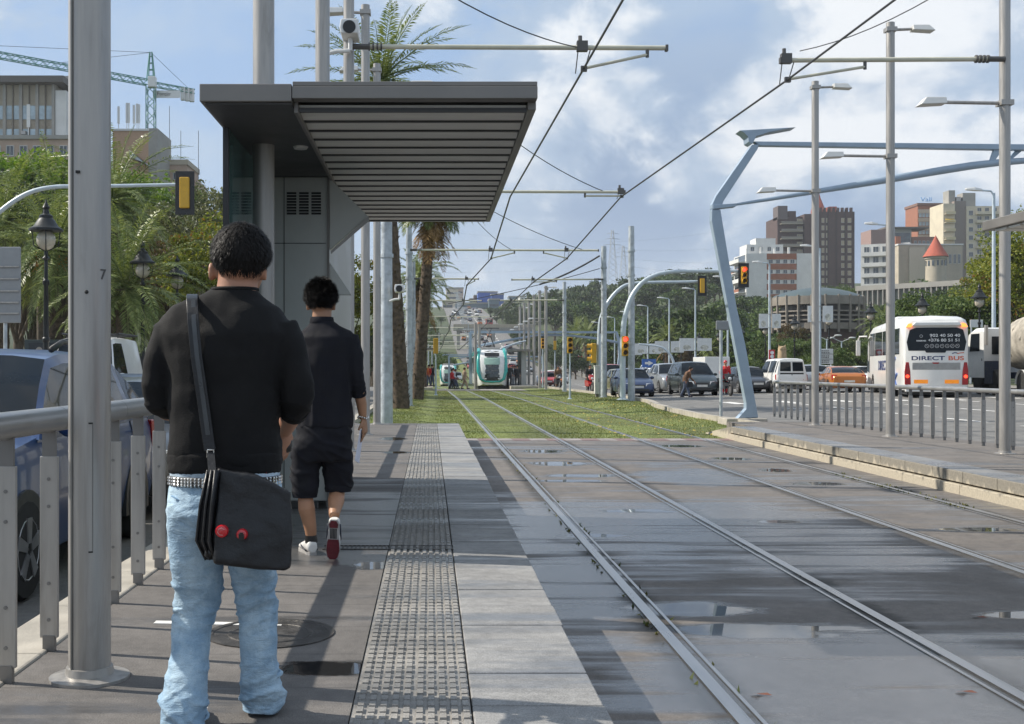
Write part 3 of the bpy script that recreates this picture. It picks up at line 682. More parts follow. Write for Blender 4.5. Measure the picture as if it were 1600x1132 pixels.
def jean_fold(p):
    k = .10+.85*bell(p.z, .43, .10)+.9*smooth((.30-p.z)/.24)+.45*bell(p.z, .76, .06)
    sl = 8 if p.x < 0 else -8
    return (crease(p.x*5, p.y*5, p.z*15+p.x*sl)-.3)*.013*k+(crease(p.x*9+3, p.y*9, p.z*30-p.x*sl)-.3)*.005*k
def knit_fold(p):
    arm = smooth((abs(p.x)-.165)/.05)*bell(p.z, 1.06, .10); low = bell(p.z, .92, .05)
    return (crease(p.x*4, p.y*5, p.z*22+p.x*6)-.3)*.009*arm+(crease(p.x*5+7, p.y*5, p.z*26)-.3)*.004*low+(crease(p.x*5, p.y*3, p.z*3.2-p.x*3)-.3)*.006*bell(p.z, 1.25, .25)
def shirt_fold(p): return (crease(p.x*11, p.y*4, p.z*1.8+p.x*2)-.3)*.013*smooth((1.45-p.z)/.3)+(crease(p.x*4, p.y*5, p.z*20)-.3)*.007*smooth((p.x-.15)/.06)*bell(p.z, 1.1, .14)
def short_fold(p): return (crease(p.x*5, p.y*5, p.z*13+p.x*7)-.3)*.012
skin = mat('skin', (.40, .20, .125), .5, var=.1, scale=9, sub=.12, bump=.05)
skin2 = mat('skin_tan', (.36, .19, .11), .5, var=.1, scale=9, sub=.12)
hair_m = mat('black_hair', (.009, .0075, .007), .6, var=.4, scale=30, spec=.22)
knit = mat('black_knit', (.0065, .0065, .0072), .85, var=.25, scale=12, bump=.25, bscale=260, spec=.3)
navy = mat('dark_navy_cotton', (.0075, .008, .0125), .85, var=.25, scale=10, bump=.25, bscale=220, spec=.3)
def denim_mat():
    m = bpy.data.materials.new('washed_denim'); m.use_nodes = True; t = N(m.node_tree)
    tc = t.n('ShaderNodeTexCoord').outputs['Object']; n1 = t.noise(t.map(tc, (1,1,.5)), 7, 5, .6); n2 = t.noise(t.map(tc, (1,1,2.4)), 16, 4, .65, .5); n3 = t.noise(tc, 420, 1)
    c = t.mix(t.ss(t.m('ADD', n1, t.m('MULTIPLY', t.m('SUBTRACT', n2, .5), .35)), .3, .72), (.22, .345, .475), (.46, .60, .70))
    f = t.ss(n3, .2, .8, .85, 1.12); c = t.mix(1.0, c, t.n('ShaderNodeCombineColor', {0: f, 1: f, 2: f}).outputs[0], 'MULTIPLY')
    h = t.m('ADD', t.m('MULTIPLY', n2, .7), t.m('MULTIPLY', n3, .06))
    b = t.n('ShaderNodeBsdfPrincipled', {'Base Color': c, 'Roughness': .85, 'Normal': t.n('ShaderNodeBump', {'Strength': .5, 'Distance': .03, 'Height': h}).outputs[0]})
    t.n('ShaderNodeOutputMaterial', {0: b.outputs[0]}); return m
denim = denim_mat()
shoe_w = mat('white_leather', (.68, .67, .65), .45, var=.1); shoe_d = mat('dark_shoe', (.02, .025, .045), .5, var=.2)
sole_r = mat('dark_red_sole', (.12, .012, .02), .5, var=.3, scale=20, bump=.4, bscale=120); sole_g = mat('grey_sole', (.35, .34, .33), .6)
leather = mat('black_leather', (.0045, .005, .007), .42, var=.3, scale=8, bump=.25, bscale=45, spec=.5)
silver = mat('silver_metal', (.75, .74, .72), .2, metal=1)
def strands(name, parent, c, r, n, length, curl, m, lo, seed, face=pi/2, world=True, w=.0022, lump=.05):
    """short hair: a cap covered by thousands of thin locks lying along the skull; the face side (angle face) stays free"""
    rn = random.Random(seed); q = MB(); cx, cy, cz = c
    cap = []
    for i in range(15):
        a = lo+(pi/2-lo)*i/14; ringp = []
        for j in range(28):
            b = 2*pi*j/28; front = max(0, cos(b-face)); zmin = lo+front**1.5*1.15; aa = max(a, zmin)
            nk = 1-.42*max(0, -sin(aa))**1.3; ringp.append((cx+r[0]*.965*cos(aa)*cos(b)*nk, cy+r[1]*.965*cos(aa)*sin(b)*nk, cz+r[2]*.965*sin(aa)))
        cap.append(ringp)
    q.loft(cap)
    for _ in range(n):
        b = rn.uniform(0, 2*pi); front = max(0, cos(b-face)); zmin = lo+front**1.5*1.15
        a = math.asin(rn.uniform(sin(zmin), 1)); u = Vector((cos(a)*cos(b), cos(a)*sin(b), sin(a))); nk = .96*(1-.42*max(0, -u.z)**1.3); lm_ = 1+lump*mnoise.noise(u*4.5+Vector((seed, 0, 0)))+lump*.6*mnoise.noise(u*11); nk *= lm_; p = Vector((cx+r[0]*u.x*nk, cy+r[1]*u.y*nk, cz+r[2]*u.z*.96*lm_))
        crown = Vector((.1, -.25, 1)).normalized(); d = -(crown-u*u.dot(crown)); d = d.normalized() if d.length > .05 else Vector((1,0,0))
        d = (d+Vector((rn.gauss(0,.2), rn.gauss(0,.2), rn.gauss(0,.14)))*(1+2.2*curl)).normalized()
        L = length*rn.uniform(.6, 1.25); side = d.cross(u).normalized(); pts = []
        for k in range(4):
            s_ = k/3; off = u*(.010*sin(s_*pi*.8)+curl*.012*s_)+side*(curl*.008*sin(s_*7))
            pts.append((p+d*L*s_+off-u*(.004*s_*(1-curl)), w*(1-s_*.85)))
        vs = []
        for pp, ww in pts: vs += [pp-side*ww, pp+side*ww]
        q.add(vs, [(0,1,3,2),(2,3,5,4),(4,5,7,6)])
    o = q.build(name, m, parent, smooth=180, world=world); return o
def hand(q, wrist, direction, normal, side, sc=1.0, curls=(.5,.6,.7,.8), thumb=.5):
    """palm, four bent fingers of different length and a thumb leaving the side of the palm"""
    d = Vector(direction).normalized(); nrm = Vector(normal); nrm = (nrm-d*nrm.dot(d)).normalized(); s_ = d.cross(nrm)*side; w = Vector(wrist)
    q.loft([[w+d*u*sc+(s_*cos(2*pi*j/12)*hw+nrm*sin(2*pi*j/12)*ht)*sc for j in range(12)] for u, hw, ht in ((-.02,.024,.018),(.02,.031,.018),(.06,.041,.017),(.092,.042,.015),(.1,.036,.011))])
    for i, (o_, L) in enumerate(((.03,.072),(.01,.08),(-.01,.074),(-.03,.058))):
        p = w+(d*.092+s_*o_)*sc; ang = 0; pts = [p-d*.02*sc, p]
        for seg in (.45, .32, .23):
            ang += curls[i]; pts.append(pts[-1]+(d*cos(ang)+nrm*sin(ang))*L*seg*sc)
        q.tube(pts, [.0088*sc,.0092*sc,.0085*sc,.0078*sc,.006*sc], 8)
    p = w+(d*.02+s_*.026)*sc; pts = [w+d*.005*sc, p]
    td = (d*.75+s_*.65+nrm*.25).normalized()
    for seg in (.036, .03): pts.append(pts[-1]+td*seg*sc); td = (td+nrm*thumb*.6+d*.25-s_*thumb*.3).normalized()
    q.tube(pts, [.013*sc,.0135*sc,.0105*sc,.008*sc], 8)

# ---------------------------------------------------------------- the man in front
A0 = 4.09
def A(px, py, dy=0.0): return Vector(W(px, py, A0+dy))
def ar(l, r, py, hd, dy=0.0, p=2.3, tilt=0.0):
    a, b_ = A(l, py, dy), A(r, py, dy); return ring((a.x+b_.x)/2, A0+dy, a.z, (b_.x-a.x)/2, hd, p=p, tilt=tilt)
M1 = thing('person', 'man in a black sweater and pale ripped jeans walking away with a shoulder bag', 'person', (A(350, 575).x, A0, 0))
def f(q):
    q.ball(A(377, 402, .01), (.094, .108, .116), 20, 14)                        # skull
    q.ball(A(382, 428, .055), (.066, .072, .085), 16, 10)                       # face and jaw
    q.ball(A(386, 458, .085), (.03, .03, .028), 10, 8)                          # chin
    q.tube([A(388, 410, .125), A(389, 425, .142), A(389, 429, .13)], [.01,.017,.012], 8)   # nose
    q.tube([A(372, 438, .118), A(398, 438, .118)], .012, 8)                     # mouth
    for px, ang in ((332, -1), (411, 1)):                                       # ears
        c = A(px, 425, .005); q.loft([[c+Vector((ang*(-.002+.011*u)*1.0, sx*.021*sz_, zz)) for sx, zz in [(cos(2*pi*j/12), .033*sz_*sin(2*pi*j/12)) for j in range(12)]] for u, sz_ in ((-.8,.75),(0,.95),(1.0,1.0),(1.3,.8))])
    q.loft([ar(336, 404, 470, .068, -.005), ar(340, 402, 445, .062, .0), ar(342, 404, 420, .062, .01)])
    q.loft([ar(290, 425, 492, .085), ar(285, 428, 520, .1), ar(285, 425, 600, .1), ar(290, 420, 700, .095), ar(285, 425, 780, .11)])
    for s, pts in ((-1, ((270,515,0),(250,615,0),(262,640,.1),(300,652,.26))), (1, ((436,515,0),(464,618,.0),(457,646,.07),(444,674,.18)))):
        q.tube([A(*p) for p in pts], [.045,.042,.042,.029], 14)
    for pts in (((310,800,0),(308,940,.02),(292,1120,-.12)), ((392,800,0),(402,940,.03),(408,1090,.1))):
        q.tube([A(*p) for p in pts], [.07,.05,.035], 12)
    hand(q, A(444, 675, .19), (-.15,.45,-1), (-.75,.6,.2), 1, 1.0, (.35,.5,.6,.7), .8)
    hand(q, A(300, 652, .27), (.9,.6,.1), (.2,-.2,-.9), 1, 1.0)
b = soft('body', skin, M1, f, .0055, 2)
eye = mat('eye_white', (.6,.58,.55), .2)
q = MB()
for px in (372, 402): q.ball(A(px, 414, .118), .011, 10, 8)
q.build('eyes', eye, b, smooth=180, world=True)
strands('hair', M1, tuple(A(377, 399, .0)), (.102, .115, .113), 14000, .026, .05, hair_m, -.62, 1, face=pi/2-.25, lump=.03)
def f(q):
    q.loft([ar(262, 441, 728, .128, -.01), ar(262, 439, 700, .13, -.012), ar(266, 435, 660, .128, -.012), ar(264, 438, 600, .129, -.012), ar(258, 448, 560, .135, -.014), ar(250, 456, 522, .132, -.01), ar(252, 449, 498, .118), ar(270, 436, 480, .1), ar(292, 418, 468, .085), ar(318, 409, 459, .076), ar(330, 404, 452, .07)])
    for pts, R in ((((270,516,0),(250,560,-.01),(243,602,-.02),(247,622,.0),(262,634,.09),(280,640,.17)), (.072,.06,.054,.056,.054,.05)),
                   (((434,512,0),(456,560,-.01),(466,598,-.02),(467,618,-.01),(463,634,.02),(459,641,.045)), (.074,.062,.056,.057,.056,.053))):
        q.tube([A(*p) for p in pts], R, 18)
sw = soft('sweater', knit, M1, f, .0085, 6, ((.16,.02),), cloth=knit_fold)
def f(q):
    for a, z in ((1.0, 712), (1.0, 726), (1.0, 735)): pass
    q.loft([ar(266, 438, 739, .126, -.01), ar(263, 440, 734, .131, -.01), ar(263, 440, 708, .131, -.01), ar(267, 437, 704, .126, -.01)])
soft('hem', knit, sw, f, .007, 2, ((.03,.004),))
q = MB(); q.tube([Vector(p) for p in ar(333, 401, 453, .069, .002)]+[Vector(ar(333, 401, 453, .069, .002)[0])], .008, 8); q.build('collar', knit, sw, smooth=180, world=True)
for pts in (((276,641,.15),(284,644,.19)), ((461,637,.03),(457,644,.055))):
    q = MB(); q.tube([A(*p) for p in pts], .053, 16); q.build('cuff', knit, sw, smooth=40, world=True)
def f(q):
    q.loft([ar(269, 437, 741, .118, -.01), ar(264, 440, 765, .128, -.015), ar(262, 441, 800, .142, -.03), ar(264, 439, 835, .13, -.02), ar(272, 432, 860, .105, 0)])
    L = ((818,306,44,.098,-.03),(850,306,42,.098,-.02),(890,307,39,.092,-.01),(930,308,36,.082,.01),(958,305,33,.075,.015),(990,299,31,.073,-.01),(1030,294,31,.073,-.05),(1062,290,33,.077,-.08),(1090,287,37,.083,-.1),(1108,288,36,.083,-.11),(1128,290,32,.078,-.12),(1140,290,31,.075,-.12))
    R = ((818,396,44,.098,-.03),(850,397,40,.098,-.01),(890,396,36,.09,.0),(930,399,32,.08,.04),(958,402,30,.075,.055),(990,403,29,.072,.05),(1030,404,29,.072,.05),(1060,407,31,.075,.06),(1082,410,34,.08,.07),(1098,409,32,.078,.08),(1110,406,29,.074,.08))
    for S_ in (L, R): q.loft([ar(c-w, c+w, py, hd, dy) for py, c, w, hd, dy in S_])
jn = soft('jeans', denim, M1, f, .0075, 5, ((.2,.02),), cloth=jean_fold)
# crumpled cloth gathered above the shoes and behind the knees
def f(q):
    rn = random.Random(2)
    for c, w, dy, ys in ((289, 35, -.105, (1075, 1092, 1107, 1121)), (408, 31, .075, (1052, 1070, 1086, 1098)), (303, 32, .0, (955, 972)), (402, 29, .05, (940, 962))):
        for py in ys:
            k = w+rn.uniform(-3, .8); tl = rn.uniform(-.35, .35)
            pts = [Vector(v) for v in ar(c-k+1, c+k-1, py, .0019*k, dy, p=2.1, tilt=tl)]; n0 = rn.randrange(28); pts = (pts[n0:]+pts[:n0])[:rn.randint(12, 20)]
            q.tube(pts, [.003+.009*sin(pi*i/(len(pts)-1)) for i in range(len(pts))], 8)
soft('folds', denim, jn, f, .006, 3, ((.04,.01),))
# back pocket seams
seam = mat('denim_seam', (.16,.27,.4), .9, var=.3, scale=40)
q = MB()
for pts in ([(268,775),(285,785),(318,792)], [(271,795),(290,840),(318,840)], [(318,790),(320,845)]):
    q.tube([A(px, py, -.148+abs(px-345)/345*.15) for px, py in pts], .0035, 6)
q.build('pocket_seam', seam, jn, smooth=180, world=True)
belt_m = mat('belt_leather', (.05, .045, .04), .5)
q = MB(); q.loft([ar(266, 438, 757, .131, -.012), ar(265, 439, 756, .133, -.012), ar(265, 439, 743, .13, -.012), ar(267, 437, 742, .128, -.012)]); bt = q.build('belt', belt_m, M1, smooth=40, world=True)
q = MB(); R0 = ar(264.5, 439.5, 749.5, .1335, -.012, p=2.3)
rr = []
for j in range(28):
    a, b_ = Vector(R0[j]), Vector(R0[(j+1) % 28]); n = max(1, int((b_-a).length/.0115))
    rr += [(a.lerp(b_, k/n), (b_-a).normalized()) for k in range(n)]
for p, d in rr:
    nrm = Vector((d.y, -d.x, 0))
    for dz in (-.0105, 0, .0105):
        c = p+Vector((0,0,dz)); e = .0046; q.add([c-d*e-Vector((0,0,e)), c+d*e-Vector((0,0,e)), c+d*e+Vector((0,0,e)), c-d*e+Vector((0,0,e)), c+nrm*.0045], [(0,1,4),(1,2,4),(2,3,4),(3,0,4)])
q.build('studs', silver, bt, world=True)
q = MB(); q.loft([ar(267, 437, 744, .126, -.012), ar(266.5, 437.5, 734, .127, -.012)], cap=False); q.build('waistband', mat('boxer_cotton', (.45,.56,.66), .8, var=.4, scale=14), M1, smooth=60, world=True)
q = MB(); a = [A(px, 738.5, -.143+abs(px-350)/90*.07) for px in (383, 395, 407, 416)]; q.tube(a, .006, 6); q.build('waistband_print', mat('red_print', (.3,.03,.03), .8), M1, world=True)
for c, dy in ((290, -.1), (410, .165)):
    def f(q):
        p = A(c+(6 if c > 350 else 0), 1120, dy-(.03 if c > 350 else 0)); q.loft([[(p.x+hw*cos(2*pi*j/16), p.y+yy, .005+max(0, zz*(.5+.5*sin(2*pi*j/16)))) for j in range(16)] for yy, hw, zz in ((-.09,.028,.06),(-.075,.04,.085),(0,.042,.1),(.08,.047,.075),(.15,.045,.05),(.19,.025,.03))])
    s = soft('shoe', shoe_d, M1, f, .007, 3)
    q = MB(); p = A(c, 1120, dy)
    q.loft([[(p.x+hw*1.06*sx, p.y+yy, z) for yy, hw in ((-.095,.03),(-.05,.042),(.05,.045),(.12,.05),(.185,.038),(.2,.02)) for sx in ((-1,))]+[(p.x+hw*1.06, p.y+yy, z) for yy, hw in reversed(((-.095,.03),(-.05,.042),(.05,.045),(.12,.05),(.185,.038),(.2,.02)))] for z in (0, .022)])
    q.build('sole', shoe_w, s, world=True)
# his shoulder bag (a thing of its own)
BG = thing('shoulder_bag', 'black leather messenger bag with two red badges hanging at the hip', 'bag', tuple(A(395, 890, -.22)))
def f(q):
    d0, d1 = -.275, -.165
    q.hexa([A(318,872,d0+.02), A(455,886,d0+.02), A(453,880,d1), A(322,868,d1), A(334,735,d0+.055), A(452,768,d0+.055), A(450,762,d1), A(334,728,d1)])
    q.loft([[A(x, y, d) for x, y in ((l+2,y0),(l+14,y0-4),(r,y0),(r-2,y0+3))] for l, r, y0, d in ((330,345,728,-.2),)]+[[A(x, y, -.21) for x, y in ((302,846),(312,842),(340,870),(318,876))]])
soft('pouch', leather, BG, f, .008, 5, ((.12,.016),))
def f(q):
    n = 16; d0 = -.292; out = []
    P = [(340,731),(400,742),(456,769),(458,832),(455,888),(446,894),(390,887),(336,880),(335,850),(337,800)]
    for dd, k in ((0,.985),(.006,1.0),(.03,1.0)): out.append([A(396+(x-396)*k, 820+(y-820)*k, d0+dd+.035*(880-y)/150) for x, y in P])
    q.loft(out)
soft('flap', leather, BG, f, .006, 6, ((.16,.022),))
for i in range(3):
    q = MB(); q.tube([A(337-i*6, 735, -.285+i*.03), A(331-i*9, 790, -.285+i*.03), A(327-i*10, 845, -.28+i*.03), A(336-i*7, 875, -.28+i*.03)], .0055, 8); q.build('piping', leather, BG, smooth=180, world=True)
cur = [[A(337-i*6, 735, -.285+i*.03), A(331-i*9, 790, -.285+i*.03), A(327-i*10, 845, -.28+i*.03), A(336-i*7, 875, -.28+i*.03)] for i in range(3)]
cur.append([A(330, 735, -.19), A(318, 790, -.18), A(312, 845, -.175), A(322, 872, -.175)])
q = MB(); rows = [cur[0], [a.lerp(b_, .5)+Vector((.016,0,0)) for a, b_ in zip(cur[0], cur[1])], cur[1], [a.lerp(b_, .5)+Vector((.016,0,0)) for a, b_ in zip(cur[1], cur[2])], cur[2], cur[3]]
q.add([p for r_ in rows for p in r_], [(i*4+j, i*4+j+1, i*4+j+5, i*4+j+4) for i in range(5) for j in range(3)]); o = q.build('gusset', leather, BG, smooth=180, world=True)
md = o.modifiers.new('thickness', 'SOLIDIFY'); md.thickness = .005
badge = mat('red_badge', (.55, .012, .02), .15, coat=1, var=.1)
for px, py, r_ in ((346, 831, .0215), (377.5, 836, .019)):
    c = A(px, py, -.302); q = MB(); q.loft([[(c.x+rr_*cos(2*pi*j/24), c.y+dy, c.z+rr_*sin(2*pi*j/24)) for j in range(24)] for rr_, dy in ((r_,.02),(r_,.004),(r_*.85,-.002),(r_*.3,-.004))]); bd = q.build('badge', badge, BG, smooth=40, world=True)
    q = MB()
    if py == 836: q.box(c.x-.009, c.x+.009, c.y-.0065, c.y-.003, c.z-.017, c.z+.003); q.box(c.x-.006, c.x+.006, c.y-.0065, c.y-.003, c.z+.0035, c.z+.008); q.build('badge_mark', blk, bd, world=True)
    else: q.tube([(c.x+.012*cos(a), c.y-.003, c.z+.012*sin(a)) for a in (.6,1.5,2.4,3.3,4.2,5.1)], .0014, 5); q.build('badge_mark', mat('badge_pink', (.6,.25,.25), .3), bd, world=True)
def strap(q, pts, w, th):
    R = []
    for i, (px, py, dy) in enumerate(pts):
        c = A(px, py, dy); a, b_ = A(*pts[max(0, i-1)]), A(*pts[min(len(pts)-1, i+1)]); d = (b_-a).normalized(); s_ = Vector((1, 0, 0)); s_ = (s_-d*s_.dot(d)).normalized(); n_ = d.cross(s_)
        R.append([c-s_*w-n_*th, c+s_*w-n_*th, c+s_*w+n_*th, c-s_*w+n_*th])
    q.loft(R)
q = MB(); strap(q, [(302,466,.09),(301,461,.03),(300,462,-.05),(300,470,-.108),(301,485,-.132),(302,504,-.15),(307,558,-.161),(316,620,-.161),(323,670,-.161),(328,704,-.17)], .0195, .003); q.build('strap', leather, BG, smooth=40, bevel=.0015, world=True)
q = MB(); strap(q, [(302,468,-.111),(303,504,-.154),(308,558,-.165),(317,620,-.165),(325,680,-.165)], .0075, .0018); q.build('strap_pad', mat('worn_leather', (.045,.05,.055), .35, var=.3, scale=8), BG, smooth=40, world=True)
q = MB(); c = A(329, 709, -.178); q.tube([c+Vector(v) for v in ((-.011,0,.012),(.011,0,.012),(.011,0,-.012),(-.011,0,-.012),(-.011,0,.012))], .0028, 6); q.build('buckle', silver, BG, world=True)
q = MB(); strap(q, [(329,706,-.172),(331,730,-.22),(333,745,-.25)], .013, .003); q.build('strap_end', leather, BG, world=True)
# the dark gadget he holds
q = MB(); q.tube([A(445,684,.24), A(449,691,.24), A(448,702,.23), A(440,706,.23)], [.014,.02,.02,.012], 10); q.ball(A(442, 696, .24), (.02,.03,.018), 10, 8)
o = q.build('phone_headset', blk, smooth=180); tag(o, 'small black gadget with cord held in the front man\'s right hand', 'gadget')

# ---------------------------------------------------------------- the second man
B0 = 7.73
def Bp(px, py, dy=0.0): return Vector(W(px, py, B0+dy))
def br(l, r, py, hd, dy=0.0, p=2.3, tilt=0.0):
    a, b_ = Bp(l, py, dy), Bp(r, py, dy); return ring((a.x+b_.x)/2, B0+dy, a.z, (b_.x-a.x)/2, hd, p=p, tilt=tilt)
M2 = thing('person', 'curly haired man in dark navy shirt and three-quarter shorts, one white shoe lifted mid-stride', 'person', (Bp(505, 575).x, B0, 0))
def f(q):
    q.ball(Bp(501, 469, .01), (.08, .097, .104), 20, 14); q.ball(Bp(502, 482, .05), (.062, .068, .08), 14, 10); q.ball(Bp(503, 496, .08), (.028,.028,.026), 10, 8)
    q.tube([Bp(503, 474, .115), Bp(503, 481, .135), Bp(503, 483, .12)], [.01,.016,.011], 8); q.tube([Bp(496,489,.105), Bp(509,489,.105)], .011, 8)
    for px, ang in ((482.5, -1), (520.5, 1)):
        c = Bp(px, 478, .005); q.loft([[c+Vector((ang*.012*u, sx*.021*sz_, zz)) for sx, zz in [(cos(2*pi*j/12), .033*sz_*sin(2*pi*j/12)) for j in range(12)]] for u, sz_ in ((-.8,.75),(0,.95),(1.0,1.0),(1.3,.8))])
    q.loft([br(487, 519, 510, .062), br(488, 518, 495, .058), br(488, 518, 480, .06, .01)])
    q.loft([br(474, 540, 525, .09), br(472, 545, 580, .1), br(474, 540, 640, .095), br(472, 540, 700, .1)])
    q.tube([Bp(543,530,0), Bp(556,590,.0), Bp(565,632,.06), Bp(567,653,.08)], [.05,.044,.036,.026], 14)
    q.tube([Bp(475,530,0), Bp(462,590,.0), Bp(458,640,.12)], [.05,.044,.03], 14)
    q.tube([Bp(477,690,0), Bp(476,740,.02), Bp(477,775,.0), Bp(479,795,-.01), Bp(485,825,-.01), Bp(487,845,0), Bp(486,858,.03)], [.075,.062,.05,.057,.042,.034,.03], 16)
    q.tube([Bp(527,690,0), Bp(527,740,.08), Bp(527,768,.07), Bp(525,783,-.02), Bp(523,797,-.1), Bp(522,807,-.16)], [.075,.062,.053,.056,.042,.034], 16)
    hand(q, Bp(568, 654, .08), (.1,.1,-1), (-.9,.25,.1), -1, 1.02, (.25,.4,.5,.55), .6)
    hand(q, Bp(458, 641, .13), (.0,.5,-1), (.9,.2,.1), 1, 1.0)
b = soft('body', skin2, M2, f, .006, 2)
q = MB()
for px in (496, 510): q.ball(Bp(px, 474, .103), .011, 10, 8)
q.build('eyes', eye, b, smooth=180, world=True)
strands('hair', M2, tuple(Bp(501.5, 464, .0)), (.087, .102, .106), 11000, .016, 1.7, hair_m, -.6, 2, w=.0026, lump=.16)
def f(q):
    q.loft([br(466, 549, 668, .135, -.0), br(465, 550, 655, .136), br(468, 549, 620, .128), br(470, 550, 580, .125, -.01), br(472, 551, 545, .125, -.01), br(466, 556, 527, .118, -.01), br(472, 550, 517, .1), br(481, 532, 509, .08), br(486, 521, 502, .068)])
    q.tube([Bp(545,526,0), Bp(553,555,-.01), Bp(556,585,-.01), Bp(559,603,.02), Bp(561,616,.045)], [.07,.062,.055,.055,.05], 16)
    q.tube([Bp(474,526,0), Bp(466,560,0), Bp(462,600,.02), Bp(460,615,.06)], [.07,.06,.055,.05], 16)
sh = soft('shirt', navy, M2, f, .0095, 5, ((.16,.02),), cloth=shirt_fold)
q = MB(); q.loft([br(485, 521, 507, .068), br(483.5, 522.5, 505, .071), br(485, 521, 496, .066), br(487, 519, 495.5, .062)]); q.build('collar', navy, sh, smooth=60, world=True)
q = MB()
for k, (px, py, dy) in enumerate(((558,601,.012),(559.5,608,.03),(560.5,615,.045))): q.tube([Bp(px-.3,py-2,dy-.004), Bp(px+.3,py+2,dy+.006)], .0545-k*.001, 16)
q.build('cuff', navy, sh, smooth=60, world=True)
def f(q):
    q.loft([br(466, 547, 655, .12), br(462, 549, 680, .128, -.01), br(458, 550, 700, .13, -.01), br(458, 551, 720, .11, 0)])
    q.loft([br(456, 501, 700, .105), br(455, 500, 725, .1, .01), br(454, 497, 750, .098, .02), br(456, 496, 766, .088, .015), br(459, 494, 775, .078, .01)])
    q.loft([br(503, 550, 700, .105), br(504, 551, 725, .1, .04), br(505, 552, 745, .098, .07), br(507, 551, 758, .088, .065), br(509, 547, 766, .076, .06)])
so = soft('shorts', navy, M2, f, .0095, 4, ((.14,.02),), cloth=short_fold)
q = MB(); q.loft([br(457.5, 495.5, 777, .08, .01), br(456.5, 496.5, 771, .084, .012), br(457.5, 496, 766, .082, .012)]); q.loft([br(508, 548.5, 768, .078, .06), br(507, 549.5, 763, .082, .06), br(508, 549, 758, .08, .06)]); q.build('hem', navy, so, smooth=60, world=True)
c = Bp(486, 843, .0); q = MB(); q.tube([c+Vector((.002,.0,-.02)), c+Vector((0,-.002,.03))], [.043,.04], 14); q.build('sock', blk, M2, smooth=40, world=True)
def shoe(at, rot, parent):
    Mx = Matrix.Translation(at) @ rot.to_4x4()
    def f(q): q.loft([[(hw*cos(2*pi*j/16), yy, .012+max(0, zz*(.5+.5*sin(2*pi*j/16)))) for j in range(16)] for yy, hw, zz in ((-.085,.028,.06),(-.07,.037,.085),(-.02,.038,.095),(.06,.045,.07),(.13,.045,.048),(.185,.028,.03))]); q.xf(Mx)
    s = soft('shoe', shoe_w, parent, f, .007, 2)
    o1 = ((-.088,.022),(-.06,.036),(.0,.032),(.06,.04),(.12,.047),(.17,.036),(.192,.016))
    q = MB(); q.loft([[(-hw, yy, z) for yy, hw in o1]+[(hw, yy, z) for yy, hw in reversed(o1)] for z in (0, .018)]); q.xf(Mx); q.build('sole', sole_g, s, world=True)
    q = MB()
    for o2 in (((.045,.034),(.07,.039),(.12,.043),(.165,.033),(.185,.014)), ((-.082,.016),(-.06,.03),(-.035,.027))):
        q.loft([[(-hw, yy, z) for yy, hw in o2]+[(hw, yy, z) for yy, hw in reversed(o2)] for z in (-.0035, 0)])
    q.xf(Mx); q.build('tread', sole_r, s, world=True)
    q = MB()
    for k in range(-2, 3): q.box(k*.009-.003, k*.009+.003, -.03, .04, -.002, 0)
    q.xf(Mx); q.build('shank', blk, s, world=True)
    q = MB()
    for sx in (-1, 1): q.tube([(sx*.040,-.05,.03),(sx*.043,0,.035),(sx*.046,.05,.05),(sx*.036,.09,.055)], .005, 6)
    q.xf(Mx); q.build('shoe_stripe', shoe_d, s, smooth=180, world=True)
p = Bp(483, 866, .0); shoe(Vector((p.x, B0+.03, .0)), Matrix.Rotation(.35, 3, 'Z'), M2)
p = Bp(521, 833, -.24); shoe(p, Matrix.Rotation(.05, 3, 'Y') @ Matrix.Rotation(radians(-78), 3, 'X') @ Matrix.Rotation(.0, 3, 'Z'), M2)
q = MB(); c = Bp(567.5, 652.5, .08)
for k in range(14): a = 2*pi*k/14; q.ball(c+Vector((.034*cos(a), .03*sin(a), .006*sin(a*2))), .0075, 6, 5)
q.build('bracelet', silver, M2, smooth=180, world=True)
pp = mat('white_paper', (.66, .68, .78), .7, var=.04)
q = MB(); th = Vector((.0015, .003, 0))
P = [Bp(561,672,.02), Bp(572,676,.14), Bp(566,722,.12), Bp(555,718,.0)]
P = [Bp(563,671,.03), Bp(567.5,674,.13), Bp(561,724,.12), Bp(554.5,720,.01)]
q.hexa([P[3]-th, P[2]-th, P[2]+th, P[3]+th, P[0]-th, P[1]-th, P[1]+th, P[0]+th]); o = q.build('paper_sheet', pp); tag(o, 'folded white paper sheet held by the second man', 'paper')
